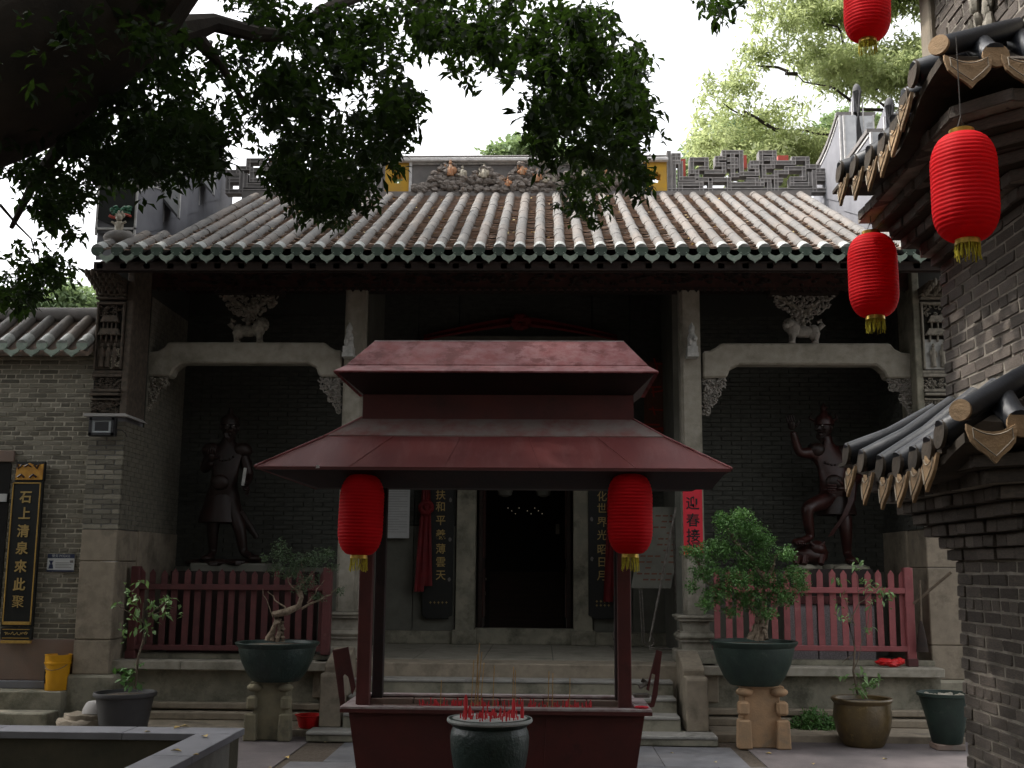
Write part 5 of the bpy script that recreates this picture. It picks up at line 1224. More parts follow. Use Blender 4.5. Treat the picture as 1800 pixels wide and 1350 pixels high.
MB().tube(pp, .010, 7).build('leg_curl', M['metal'], t, smooth=True)
# rod leaning across the right pier, broom behind the fence
p0, p1 = PY(1606, 1061, 12.93), PY(1672, 1006, 12.8)
o_ = MB().tube([p0, p1], .016, 8).build('leaning_rod', M['stem'], smooth=True); tag(o_, 'thin brown rod leaning across the right pier beside the fence post', 'rod'); recenter(o_)
t = thing('broom', 'old broom standing between the right fence post and the pier', 'broom', (xs(1620, 1140, 12.9), 12.85, FZ))
MB().tube([PY(1621, 1140, 12.85), PY(1617, 1020, 12.9)], .012, 8).build('broom_handle', M['stem'], t, smooth=True)
pb_ = PY(1620, 1120, 12.85); MB().lathe([(.07, -.16), (.055, -.02), (.025, .14), (.012, .18)], pb_, 12, sy=.5).build('broom_head', M['dark_wood'], t, smooth=True)

# ================================================================== incense burner
BZ = .79
B = thing('incense_burner', 'large maroon metal incense burner with a two-tier hipped sheet roof on four posts', 'incense burner', (-.36, 8.36, 0))
fx0, fx1, fy, by = xs(612, 1240, 8.0), xs(1134, 1240, 8.0), 8.0, 8.80
bot_i = .05
def frustum(b, x0, x1, y0, y1, z0, X0_, X1_, Y0_, Y1_, z1):
    return b.add([(x0,y0,z0),(x1,y0,z0),(x1,y1,z0),(x0,y1,z0),(X0_,Y0_,z1),(X1_,Y0_,z1),(X1_,Y1_,z1),(X0_,Y1_,z1)], [(0,3,2,1),(4,5,6,7),(0,1,5,4),(1,2,6,5),(2,3,7,6),(3,0,4,7)])
def lerp(a, b_, t): return a+(b_-a)*t
BI = .10; tk = .03
x0, x1 = fx0, fx1
bb = MB()      # four slanted sides
bb.add([(x0+BI,fy+.06,.12),(x1-BI,fy+.06,.12),(x1,fy,BZ-.012),(x0,fy,BZ-.012),(x0+BI+tk,fy+.06+tk,.12),(x1-BI-tk,fy+.06+tk,.12),(x1-tk,fy+tk,BZ-.012),(x0+tk,fy+tk,BZ-.012)], [(0,1,2,3),(7,6,5,4),(0,4,5,1),(3,2,6,7),(1,5,6,2),(0,3,7,4)])
bb.add([(x0+BI,by-.06,.12),(x1-BI,by-.06,.12),(x1,by,BZ-.012),(x0,by,BZ-.012),(x0+BI+tk,by-.06-tk,.12),(x1-BI-tk,by-.06-tk,.12),(x1-tk,by-tk,BZ-.012),(x0+tk,by-tk,BZ-.012)], [(3,2,1,0),(4,5,6,7),(1,5,4,0),(7,6,2,3),(2,6,5,1),(4,7,3,0)])
for sgn, xa in ((1, x0), (-1, x1)):
    bb.add([(xa+sgn*BI,fy+.061,.12),(xa+sgn*BI,by-.061,.12),(xa,by-.001,BZ-.013),(xa,fy+.001,BZ-.013),(xa+sgn*(BI+tk),fy+.061,.12),(xa+sgn*(BI+tk),by-.061,.12),(xa+sgn*tk,by-.001,BZ-.013),(xa+sgn*tk,fy+.001,BZ-.013)], [(0,1,2,3),(7,6,5,4),(0,4,5,1),(3,2,6,7),(1,5,6,2),(0,3,7,4)])
bb.box(x0+BI, x1-BI, fy+.06, by-.06, .10, .125)
bb.build('tank', M['burner'], B)
for (a, c, e, f) in ((x0-.05, x1+.045, fy-.05, fy+.045), (x0-.05, x1+.045, by-.045, by+.05), (x0-.05, x0+.05, fy+.0455, by-.0455), (x1-.055, x1+.045, fy+.0455, by-.0455)):
    MB().box(a, c, e, f, BZ-.010, BZ+.006).build('tank_rim', M['rim_grey'], B, bevel=.002)
    if e < fy: MB().box(a, c, e, e+.012, BZ-.035, BZ-.011).build('rim_lip', M['burner'], B)
for u in (.34, .67):
    xv = lerp(x0, x1, u); MB().tube([(lerp(x0+BI, x1-BI, u), fy+.058, .13), (xv, fy-.002, BZ-.04)], .005, 6).build('weld_seam', M['burner'], B)
MB().box(x0+.03, x1-.03, fy+.03, by-.03, BZ-.2, BZ-.06).build('ash_bed', M['ash'], B)
bk = MB()
for i in range(6):
    w = (x1-x0-.1)/6; bk.box(x0+.05+i*w+.004, x0+.05+(i+1)*w-.004, by-.12, by-.04, BZ-.09, BZ-.018)
bk.build('firebrick_lining', M['stone_dado'], B, bevel=.004)
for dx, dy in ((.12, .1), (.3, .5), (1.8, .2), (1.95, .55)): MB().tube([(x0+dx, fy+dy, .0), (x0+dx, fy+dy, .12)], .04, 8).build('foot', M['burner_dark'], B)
for k, (px_, Y) in enumerate(((642, 8.12), (1097, 8.12), (667, 8.74), (1089, 8.74))):
    X = xs(px_, 1100, Y)
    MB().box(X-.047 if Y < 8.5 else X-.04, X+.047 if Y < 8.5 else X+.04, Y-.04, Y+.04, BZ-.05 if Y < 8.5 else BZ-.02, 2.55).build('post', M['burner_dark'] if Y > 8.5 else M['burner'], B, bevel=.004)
# lower hipped roof
def hip(name, m, ex0, ex1, ey0, ey1, ez_, tx0, tx1, ty0, ty1, tz, parent, th=.012):
    b = MB(); lo_ = [(ex0,ey0,ez_),(ex1,ey0,ez_),(ex1,ey1,ez_),(ex0,ey1,ez_)]; hi_ = [(tx0,ty0,tz),(tx1,ty0,tz),(tx1,ty1,tz),(tx0,ty1,tz)]
    lo2 = [(x, y, z-th) for x, y, z in lo_]; hi2 = [(x, y, z-th) for x, y, z in hi_]
    b.add(lo_+hi_+lo2+hi2, [(0,1,5,4),(1,2,6,5),(2,3,7,6),(3,0,4,7),(9,8,12,13),(10,9,13,14),(11,10,14,15),(8,11,15,12),(0,8,9,1),(1,9,10,2),(2,10,11,3),(3,11,8,0)])
    return b.build(name, m, parent)
e0, e1 = PY(447, 825, 7.42), PY(1287, 818, 7.42); EZ1 = (e0.z+e1.z)/2
t0, t1 = PY(636, 737, 8.1), PY(1110, 733, 8.1); TZ1 = (t0.z+t1.z)/2
EB = 9.45; TB = 8.75
mid = .38
def lerp(a, b_, t): return a+(b_-a)*t
lerp = lerp
# two pitches: the lower flare and the dusty upper course
mx0, mx1, my0, my1, mz = lerp(e0.x, t0.x, 1-mid*.9), lerp(e1.x, t1.x, 1-mid*.9), lerp(7.42, 8.1, 1-mid*.9), lerp(EB, TB, 1-mid*.9), lerp(EZ1, TZ1, 1-mid)
lowroof = hip('lower_roof', M['burner_roof'], e0.x, e1.x, 7.42, EB, EZ1, mx0, mx1, my0, my1, mz, B)
hip('upper_course', M['burner_dust'], mx0-.008, mx1+.008, my0-.008, my1+.008, mz+.003, t0.x, t1.x, 8.1, TB, TZ1, lowroof)
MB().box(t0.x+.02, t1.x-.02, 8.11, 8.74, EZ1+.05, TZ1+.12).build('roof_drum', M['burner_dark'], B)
C4 = [(e0.x, 7.42), (e1.x, 7.42), (e1.x, EB), (e0.x, EB)]; M4 = [(mx0, my0), (mx1, my0), (mx1, my1), (mx0, my1)]; T4 = [(t0.x, 8.1), (t1.x, 8.1), (t1.x, TB), (t0.x, TB)]
for (ca, cm, ct) in zip(C4, M4, T4): MB().tube([(*ca, EZ1+.002), (*cm, mz+.006), (*ct, TZ1+.004)], .007, 6).build('hip_seam', M['burner_top'], lowroof)
for u in (.2, .4, .6, .8):
    MB().tube([(lerp(e0.x, e1.x, u), 7.42, EZ1+.0), (lerp(mx0, mx1, u), my0, mz+.001)], .0035, 5).build('sheet_seam', M['burner_roof'], lowroof)
MB().box(e0.x+.01, e1.x-.01, 7.415, 7.425, EZ1-.022, EZ1-.004).build('eave_lip', M['burner'], lowroof)
rv = MB()
for k in range(34): rv.ball((lerp(mx0, mx1, (k+.5)/34), my0-.004, mz-.012), .006, 6, 4)
rv.build('rivet_row', M['burner'], lowroof, kind='stuff')
# fascia: sloping skirt under the eave
s0, s1 = PY(560, 857, 7.75), PY(1250, 857, 7.75); SZ = s0.z
SB = zs(900, 853, 9.0)
sk = MB(); lo_ = [(s0.x,7.75,SZ),(s1.x,7.75,SZ),(s1.x,9.0,SB),(s0.x,9.0,SB)]; hi_ = [(e0.x+.03,7.45,EZ1-.014),(e1.x-.03,7.45,EZ1-.014),(e1.x-.03,9.42,EZ1-.014),(e0.x+.03,9.42,EZ1-.014)]
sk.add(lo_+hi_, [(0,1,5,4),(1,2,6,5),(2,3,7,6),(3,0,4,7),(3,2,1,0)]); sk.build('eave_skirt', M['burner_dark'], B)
# upper roof
u0, u1 = PY(586, 654, 7.85), PY(1158, 650, 7.85); UZ = (u0.z+u1.z)/2
r0, r1 = PY(658, 602, 8.28), PY(1097, 599, 8.28); RZ2 = (r0.z+r1.z)/2
UB, RB = 9.0, 8.6
k_ = .28
fl0 = hip('top_roof', M['burner_top'], u0.x, u1.x, 7.85, UB, UZ, lerp(u0.x, r0.x, k_*1.15), lerp(u1.x, r1.x, k_*1.15), lerp(7.85, 8.28, k_*1.2), lerp(UB, RB, k_*1.2), lerp(UZ, RZ2, k_*.8), B)
hip('top_roof_slope', M['burner_top'], lerp(u0.x, r0.x, k_*1.15)-.004, lerp(u1.x, r1.x, k_*1.15)+.004, lerp(7.85, 8.28, k_*1.2)-.004, lerp(UB, RB, k_*1.2)+.004, lerp(UZ, RZ2, k_*.8)+.003, r0.x, r1.x, 8.28, RB, RZ2, fl0)
MB().box(r0.x, r1.x, 8.28, RB, RZ2-.012, RZ2+.008).build('roof_cap', M['rim_grey'], B, bevel=.003)
d0, d1 = PY(640, 694, 8.1), PY(1112, 694, 8.1)
sk = MB(); lo_ = [(d0.x,8.1,d0.z),(d1.x,8.1,d0.z),(d1.x,8.75,d0.z),(d0.x,8.75,d0.z)]; hi_ = [(u0.x+.03,7.88,UZ-.014),(u1.x-.03,7.88,UZ-.014),(u1.x-.03,8.97,UZ-.014),(u0.x+.03,8.97,UZ-.014)]
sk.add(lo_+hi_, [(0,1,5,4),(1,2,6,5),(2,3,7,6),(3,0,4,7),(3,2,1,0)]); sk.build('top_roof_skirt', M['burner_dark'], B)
MB().box(d0.x-.005, d1.x+.005, 8.085, 8.10, TZ1-.02, d0.z).build('drum_panel', M['burner'], B)
q = PY(558, 821, 7.40); MB().prism([(q.x-.012, q.z-.008), (q.x+.014, q.z-.006), (q.x+.010, q.z+.012), (q.x-.006, q.z+.014)], 7.40, 7.405).build('paint_chip', M['white_line'], B)
# forked brackets on the short sides
def fork(pts1, Y, name='side_bracket'):
    poly = [(xs(x, y, Y), zs(x, y, Y)) for x, y in pts1]; MB().prism(poly, Y, Y+.02).build(name, M['burner'], B, bevel=.002)
fork([(584, 1143), (612, 1137), (625, 1208), (619, 1222), (612, 1190), (606, 1185), (603, 1189), (607, 1243), (598, 1243)], 8.3)
fork([(1154, 1142), (1164, 1145), (1156, 1222), (1150, 1243), (1130, 1245), (1130, 1238), (1144, 1236), (1152, 1186), (1146, 1184), (1141, 1215), (1136, 1212)], 8.3)
p = PY(1124, 1208, 8.3); b = MB().tube([p, p+Vector((.06, .02, .03)), p+Vector((.02, .03, .05))], .018, 8); b.box(p.x-.04, p.x+.07, 8.26, 8.4, p.z-.07, p.z-.05); o_ = b.build('metal_clamp', M['metal'], smooth=True); tag(o_, 'small grey clamp lying on the right end of the burner rim', 'clamp'); recenter(o_)
p = PY(1124, 1231, 8.05); b = MB(); 
for i in range(7): b.ball((p.x+random.uniform(-.035, .035), 8.03+random.uniform(-.015, .015), BZ+.014), (.03, .02, .010), 8, 5, .2)
o_ = b.build('pink_paper_scrap', M['red_paper'], smooth=True); tag(o_, 'crumpled pink paper scrap on the right corner of the burner rim', 'paper'); recenter(o_)
# incense sticks in the ash
for i, (px_, tip, sc_) in enumerate(((842, 1130, 8), (846, 1146, 9), (838, 1150, -3), (868, 1170, 2), (902, 1172, 1), (905, 1178, 0), (964, 1180, 1), (971, 1183, 0), (832, 1160, 4), (775, 1196, 1), (1001, 1192, 0), (850, 1165, 6))):
    p0 = PY(px_-sc_, 1226, 8.35); p1 = PY(px_+1, tip, 8.35)
    o_ = MB().tube([(p0.x, 8.35, BZ-.07), (p1.x, 8.35, p1.z)], .0035, 5).build('incense_stick', M['incense']); o_['group'] = 'incense sticks standing in the big burner'
    tag(o_, 'thin burnt incense stick standing in the ash of the big maroon burner', 'incense'); recenter(o_)
b = MB(); rr = random.Random(6)
for i in range(260):
    x, y = rr.uniform(x0+.45, x1-.35), rr.uniform(8.2, 8.6); h = rr.uniform(.02, .075); b.tube([(x, y, BZ-.065), (x+rr.uniform(-.008, .008), y, BZ-.065+h)], .004, 4)
b.build('spent_stick_stubs', M['candle_red'], B, kind='stuff')

# green incense pot in front with red candles
PYp = 7.1; pc = PY(861, 1262, PYp); PR_ = .252
I = thing('incense_pot', 'dark green glazed incense pot with red candle stubs, in front of the big burner', 'incense pot', (pc.x, PYp, 0))
pz_ = pc.z
MB().lathe([(.19, pz_-.365), (.205, pz_-.345), (.226, pz_-.27), (.240, pz_-.18), (.244, pz_-.11), (.238, pz_-.075), (.226, pz_-.05), (.258, pz_-.02), (.262, pz_), (.235, pz_+.004), (.225, pz_-.04), (.21, pz_-.06), (0, pz_-.06)], (pc.x, PYp, 0), 36).build('pot_body', M['pot_green'], I, smooth=True)
MB().lathe([(.21, pz_-.062), (.215, pz_-.035), (0, pz_-.03)], (pc.x, PYp, 0), 24).build('pot_ash', M['ash'], I)
MB().lathe([(.22, 0), (.22, .05), (.15, .10), (.15, pz_-.42), (.205, pz_-.405), (.21, pz_-.37), (.20, pz_-.365), (0, pz_-.365)], (pc.x, PYp, 0), 20).build('pot_stand', M['granite_green'], I, smooth=True)
MB().lathe([(.262, pz_+.001), (.266, pz_-.012), (.262, pz_-.022)], (pc.x, PYp, 0), 36).build('pot_rim', M['end_white'], I, smooth=True)
rr = random.Random(9)
b = MB()
for i in range(95):
    a_ = rr.uniform(0, 6.28); q = .19*math.sqrt(rr.random()); h = rr.uniform(.02, .075)
    b.tube([(pc.x+q*math.cos(a_), PYp+q*math.sin(a_), pz_-.03), (pc.x+q*math.cos(a_)+rr.uniform(-.004, .004), PYp+q*math.sin(a_), pz_-.02+h)], .0042, 5)
b.build('candle_stubs', M['candle_red'], I, kind='stuff')
for px_, tp in ((819, 1221), (903, 1228), (918, 1240), (826, 1240)):
    p = PY(px_, tp, PYp); MB().tube([(p.x, PYp, pz_-.03), (p.x, PYp, p.z-.03), (p.x, PYp, p.z)], [.010, .012, .004], 8).build('candle', M['candle_red'], I, smooth=True)

# ================================================================== lanterns
def lantern(px_, top_py, bot_py, wpx, Y, label, fringe_py, string_top=None, n=24, squash=1.0):
    p1, p0 = PY(px_, top_py, Y), PY(px_, bot_py, Y); X = PY(px_, (top_py+bot_py)/2, Y).x
    r_ = wpx/2/FPX*(Y/math.cos(PITCH))*1.0; r_ = (xs(px_+wpx/2, (top_py+bot_py)/2, Y)-xs(px_-wpx/2, (top_py+bot_py)/2, Y))/2
    z1, z0 = p1.z, p0.z; h = z1-z0
    t = thing('red_lantern', label, 'lantern', (X, Y, z0), 'red cylindrical silk lanterns')
    prof = []; m_ = n*4
    for i in range(m_+1):
        u = i/m_; v = abs(2*u-1)
        e = (1-max(0, (v-.36)/.64)**2.3)**.5 if v > .36 else 1
        rr_ = .36*r_ + .64*r_*e
        rib = (-.024, -.005, .0, -.005)[i % 4]*r_
        prof.append((rr_+rib, z0+h*u))
    b = MB(); seg = 36; vs = []
    for (q, z) in prof:
        for k in range(seg):
            a_ = 2*math.pi*k/seg; qq = q*(1-.02*abs(math.cos(a_*4))**6); vs.append((X+qq*math.cos(a_), Y+qq*math.sin(a_), z))
    N_ = len(prof)
    b.add(vs, [(i*seg+k, i*seg+(k+1) % seg, (i+1)*seg+(k+1) % seg, (i+1)*seg+k) for i in range(N_-1) for k in range(seg)])
    sh = b.build('lantern_shade', M['lantern'], t, smooth='all')
    for zz_, nm in ((z1, 1), (z0, -1)):
        MB().lathe([(.37*r_, zz_-.004*nm), (.38*r_, zz_+.022*nm), (.35*r_, zz_+.022*nm), (.34*r_, zz_-.004*nm)], (X, Y, 0), 24).build('gold_ring', M['gold'], t, smooth=True)
    fz = PY(px_, fringe_py, Y).z; b = MB(); rr = random.Random(int(px_))
    for k in range(34):
        a_ = k/34*6.283; q = .36*r_; zz2 = fz + rr.uniform(-.012, .022)
        x, y = X+q*math.cos(a_), Y+q*math.sin(a_)
        b.tube([(x, y, z0-.012), (x+rr.uniform(-.004, .004), y+rr.uniform(-.004, .004), (z0+zz2)/2), (x+rr.uniform(-.008, .008), y+rr.uniform(-.006, .006), zz2)], .0022 if k % 3 else .0036, 4)
    b.build('fringe', M['fringe'], t)
    sz = string_top if string_top is not None else z1+.15
    b = MB().tube([(X-.03, Y, z1+.02), (X, Y, z1+.09), (X+.03, Y, z1+.02)], .0022, 5); b.tube([(X, Y, z1+.09), (X, Y, sz)], .0025, 5)
    b.build('hanging_cord', M['cord'], t)
    q_r = random.Random(int(px_)+3); t.rotation_euler = (R(q_r.uniform(-1.6, 1.6)), R(q_r.uniform(-1.6, 1.6)), R(q_r.uniform(0, 40)))
    return t
lantern(633, 834, 976, 79, 7.58, 'dim red lantern hanging under the burner roof at its left front post', 1003, EZ1-.03)
lantern(1107, 832, 974, 80, 7.58, 'dim red lantern hanging under the burner roof at its right front post', 1003, EZ1-.03)

# ================================================================== brick gatehouse at the right, two small roofs on it
G = thing('brick_gatehouse', 'close blue-grey brick gate wall at the right edge with two tiers of black tiled eaves', 'gate wall', (2.7, 5.8, 0))
GX, GY0, GY1 = xs(1672, 985, 6.45), 5.20, 6.45
GX = 2.34
EXo, EYo = 1.80, 4.83         # outer eave lines
def bricks_x(zlo, zhi, rows0=0, base=None):
    z = zlo; row = rows0
    while z < zhi-.03:
        # left-facing side, bricks laid along Y
        hd = row % 7 == 6
        L_ = .115 if hd else .23
        y = GY1 - (L_*.5 if row % 2 else 0)
        if row % 2: link_mesh('brick', BR['gate_brick'][0], G, (GX+.05, GY1-L_*.25, z+.030), rot=(0,0,math.pi/2), scale=(L_*.5-.012, .11, .056))
        while y > 4.98:
            link_mesh('brick', BR['gate_brick'][random.randrange(5)], G, (GX+.055+random.uniform(-.004, .004), y-L_/2, z+.030), rot=(0, 0, math.pi/2), scale=(L_-.014, .11, .052)); y -= L_
        z += .066; row += 1
    return z
MB().box(GX+.006, 3.2, 4.98, GY1-.008, .0, 5.9).build('gate_core', M['gate_mortar'], G)
zA = zs(1672, 985, GY1); zB0, zB1 = zs(1660, 700, GY1)+.0, zs(1652, 468, GY1)
MB().box(GX-.04, 3.2, 4.9, GY1+.03, 0, .22).build('gate_footing', M['granite_warm'], G, bevel=.02)
bricks_x(.23, zA)
def tier(zc0, zc1, ez0, seed, ends):
    """corbelled brick courses from zc0 to zc1, then an eave at height ez0"""
    rr = random.Random(seed); nC = max(3, int((zc1-zc0)/.066))
    for k in range(nC):
        u = (k+1)/nC; z = zc0 + k*.066
        o_ = .42*(u**1.25) ; oF = .31*(u**1.2); oB = .22*u**1.1
        x = GX - o_; y1_ = GY1 + oB; y0_ = 5.14 - oF; ch = .10+.10*u
        # core of this course
        MB().prism([(3.2, y1_-.015), (x+.015, y1_-.015), (x+.015, y0_+ch), (x+ch, y0_+.015), (3.2, y0_+.015)], z-.002, z+.062, 'Z').build('corbel_bed', M['gate_mortar'] if k % 4 == 1 else M['soffit'], G)
        y = y1_ - (.06 if k % 2 else 0)
        while y > y0_+ch+.02:
            L_ = .13 if k % 3 else .23; a_ = max(y-L_, y0_+ch)
            link_mesh('brick', BR['gate_brick'][rr.randrange(5)], G, (x+.05+rr.uniform(-.012, .006), (y+a_)/2, z+.030), rot=(0, 0, math.pi/2), scale=(y-a_-.010, .10, .058)); y -= L_
        link_mesh('brick', BR['gate_brick'][rr.randrange(5)], G, (x+ch/2+.04, y0_+ch/2+.03, z+.03), rot=(0, 0, -math.pi/4), scale=(ch*1.5, .10, .057))
        xx = x+ch
        while xx < 3.1:
            L_ = .13 if k % 2 else .23
            link_mesh('brick', BR['gate_brick'][rr.randrange(5)], G, (xx+L_/2, y0_+.05+rr.uniform(-.008, .004), z+.03), scale=(L_-.010, .10, .058)); xx += L_
    # eave: clay soffit, black rows, discs and drips on two sides with an upturned corner
    R0 = thing('eave_roof', None, None, (GX, 5.8, ez0)); R0.parent = G; R0.location = Vector((GX, 5.8, ez0)) - OFF[G.name]; OFF[R0.name] = Vector((GX, 5.8, ez0))
    BY = GY1+.20; rise = .27
    mY = [1.80*FPX/(p_-958) for p_, _ in ends]; mZ = [zs(p_, y_, q_) for (p_, y_), q_ in zip(ends, mY)]
    mY, mZ = mY[::-1], mZ[::-1]
    def zE(y): return float(np.interp(y, mY, mZ))
    b = MB(); vs = []; ny = 12; zE0 = zE
    for j in range(ny+1):
        y = EYo+.03+(BY-EYo-.03)*j/ny; z_ = zE0(y)-.055; t_ = min(1, (y-EYo)/.39)
        vs += [(EXo+.03, y, z_-.045), (EXo+.03, y, z_), (EXo+(GX-EXo)*max(t_, .2), y, ez0+rise*max(t_, .2)-.07), (GX+.3, y, ez0+rise*t_-.07), (GX+.3, y, z_-.045)]
    b.add(vs, [(j*5+k, j*5+(k+1) % 5, j*5+5+(k+1) % 5, j*5+5+k) for j in range(ny) for k in range(5)] + [(0,1,2,3,4), tuple(ny*5+k for k in (4,3,2,1,0))])
    b.build('eave_slab', M['soffit'], R0)
    ROWS = mY[1:]; n = len(ROWS)
    def disc(c_, ax, m_='clay_drip', s=1.0): MB().lathe([(0,-.003),(.030*s,-.003),(.033*s,.002),(.048*s,.002),(.052*s,-.006),(.060*s,-.006),(.061*s,.012)], c_, 18, axis=ax).build('eave_disc', M[m_], R0, smooth=True)
    def drip(c_, along, out, w=.10, m_='clay_drip'):
        al = Vector(along); ou = Vector(out); c_ = Vector(c_)
        top_ = [(u*w, -.035-(1-u*u)*.035) for u in [-1+2*k/8 for k in range(9)]]
        low_ = [(w*u, d_) for u, d_ in ((1.03, -.06), (.9, -.115), (.62, -.15), (.3, -.175), (0, -.21), (-.3, -.175), (-.62, -.15), (-.9, -.115), (-1.03, -.06))]
        pl_ = top_ + low_; vs = []
        for o2 in (0, .016):
            for u, d_ in pl_: vs.append(c_ + al*u + ou*(.012-o2+(-d_)*.18) + Vector((0,0,d_)))
        N_ = len(pl_); b = MB().add(vs, [tuple(range(N_)), tuple(range(2*N_-1, N_-1, -1))] + [(i, N_+i, N_+(i+1) % N_, (i+1) % N_) for i in range(N_)])
        d_o = b.build('drip_tile', M[m_], R0)
        ins = MB(); pts = []
        for u, d_ in [(u_*.80, -.055-(1-u_*u_)*.03) for u_ in [-1+2*k/6 for k in range(7)]]: pts.append(c_+al*u*w+ou*(.020-d_*.18)+Vector((0,0,d_)))
        for u, d_ in ((.80, -.10), (.5, -.132), (0, -.178), (-.5, -.132), (-.80, -.10), (-.80, -.055)): pts.append(c_+al*u*w+ou*(.020-d_*.18)+Vector((0,0,d_)))
        ins.tube(pts, .0035, 4); ins.build('drip_relief', M['granite_warm'], d_o)
    for i in range(n):
        y = ROWS[i]; sp = (ROWS[i+1]-y) if i < n-1 else (y-ROWS[i-1])
        t_ = min(1, (y-EYo)/.39); p0 = Vector((EXo, y, zE(y))); p1 = Vector((EXo+(GX-EXo)*t_, y+.02, ez0+rise*t_)); pm_ = p0.lerp(p1, .5)+Vector((0,0,-.025*t_))
        MB().tube([p0, p0+Vector((.012,0,.004)), pm_, p1], [.060, .067, .067, .064], 14).build('cover_tile_row', M['black_tile'], R0, smooth=True)
        if i < n-1: pass
        disc(p0+Vector((-.004,0,0)), (-1, 0, .1), 'soffit', 1.12)
        if i < n-1: drip((EXo-.01, y+sp/2, zE(y+sp/2)-.02), (0, 1, 0), (-1, 0, 0), .078)
        MB().box(EXo+.01, EXo+.16, y+.045, y+sp-.045, zE(y+sp/2)-.055, zE(y+sp/2)-.035).build('pan_tile', M['soffit'], R0)
    for i in range(5):
        x = EXo+.26+i*.26
        t_ = min(1, (x-EXo)/(GX-EXo)); ye = EYo+.39*t_
        MB().tube([(x, EYo, ez0-.03), (x, EYo+.012, ez0-.026), (x, (EYo+ye)/2, ez0-.03+rise*t_*.42), (x, ye, ez0+rise*t_-.01)], [.055, .062, .062, .06], 16).build('cover_tile_row', M['black_tile'], R0, smooth=True)
        disc((x, EYo-.004, ez0-.032), (0, -1, .1)); drip((x-.135, EYo-.01, ez0-.0), (1, 0, 0), (0, -1, 0), .105)
    # the corner hip tile
    MB().tube([(EXo+.02, EYo+.02, ez0+.03), (EXo+.04, EYo+.03, ez0+.034), (GX-.1, 5.12, ez0+.24), (GX+.02, 5.22, ez0+rise+.04)], [.044, .050, .052, .05], 16).build('corner_hip_tile', M['black_tile'], R0, smooth=True)
    disc((EXo+.015, EYo+.012, ez0+.028), (-.7, -.7, .1), 'clay_drip', .8)
    return R0
ezl = zs(1690, 732, EYo); ezu = zs(1672, 88, EYo)
tier(zA, ezl-.13, ezl, 5, [(1489,798),(1515,810),(1547,820),(1577,816),(1606,806),(1631,791),(1654,763),(1690,728)])
bricks_x(ezl+.34, zB1, 1)
tier(zB1, ezu-.13, ezu, 6, [(1498,302),(1524,292),(1553,276),(1578,254),(1602,222),(1622,178),(1642,130),(1672,84)])
bricks_x(ezu+.32, 5.3, 0)
MB().box(GX-.22, 3.3, 4.9, GY1+.12, 5.32, 5.42).build('gate_cornice', M['stone_dado'], G, bevel=.02)
cv = [(1700, 30), (1745, 18), (1748, 60), (1735, 72), (1705, 70)]
b = MB(); rr = random.Random(12)
for i in range(40): b.ball((GX-.02, rr.uniform(5.3, 5.75), rr.uniform(ezu+.42, 5.15)), (.03, rr.uniform(.02, .05), rr.uniform(.03, .09)), 7, 5, .2)
b.build('weathered_carving', M['carving'], G, smooth=True, kind='stuff')
MB().box(GX-.03, GX+.06, GY1-.16, GY1+.01, ezu+.30, 5.32).build('edge_pilaster', M['granite_warm'], G, bevel=.01)

lantern(1695, 237, 422, 115, 4.62, 'largest red lantern, hanging close in front of the gatehouse corner', 455, ezu-.03, 25)
lantern(1535, 413, 556, 87, 6.50, 'bright red lantern hanging left of the gatehouse, above the right fence', 583, zs(1535, 352, 6.5), 25)
lantern(1522, -62, 70, 82, 6.80, 'red lantern cut off by the top edge of the picture', 92, zs(1522, -62, 6.8)+.5, 24)
o_ = MB().tube([(xs(1522, -62, 6.8)-.02, 6.8, zs(1522, -62, 6.8)+.5), (2.6, 6.35, zs(1522, -62, 6.8)+.52)], .012, 7).build('lantern_pole', M['metal'], G)

# ================================================================== stone parapet at the lower left
Wp = thing('stone_parapet', 'low grey stone-capped parapet around a sunken basin in the lower left corner', 'parapet', (-2.6, 8.0, 0))
ZP = .46
p = PZ(430, 1280, ZP); XR = p.x; YB = PZ(300, 1278, ZP).y; YBi = PZ(300, 1289, ZP).y; XRi = PZ(346, 1289, ZP).x
print('parapet', XR, YB, YBi, XRi)
xx = XR; i = 0
segs_ = [(-7.4, -5.6), (-5.6, -4.35), (-4.35, -3.3), (-3.3, XR)]
for a, c in segs_: MB().box(a+.003, c-.003, YBi, YB, ZP-.055, ZP).build('coping_slab', M['cap'], Wp, bevel=.004)
ys = [YBi-.003, 7.9, 7.05, 6.2, 5.3, 4.4]
for a, c in zip(ys[:-1], ys[1:]): MB().box(XRi, XR, c+.003, a-.003, ZP-.055, ZP).build('coping_slab', M['cap'], Wp, bevel=.004)
MB().box(-7.4, XR-.04, YBi+.03, YB-.03, 0, ZP-.055).build('back_wall', M['parapet_in'], Wp)
MB().box(XRi+.03, XR-.035, 4.4, YBi+.03, 0, ZP-.055).build('side_wall', M['parapet_out'], Wp)
MB().box(-7.4, XRi+.03, 4.4, YBi+.03, -.011, .0).build('basin_floor', M['parapet_in'], Wp)

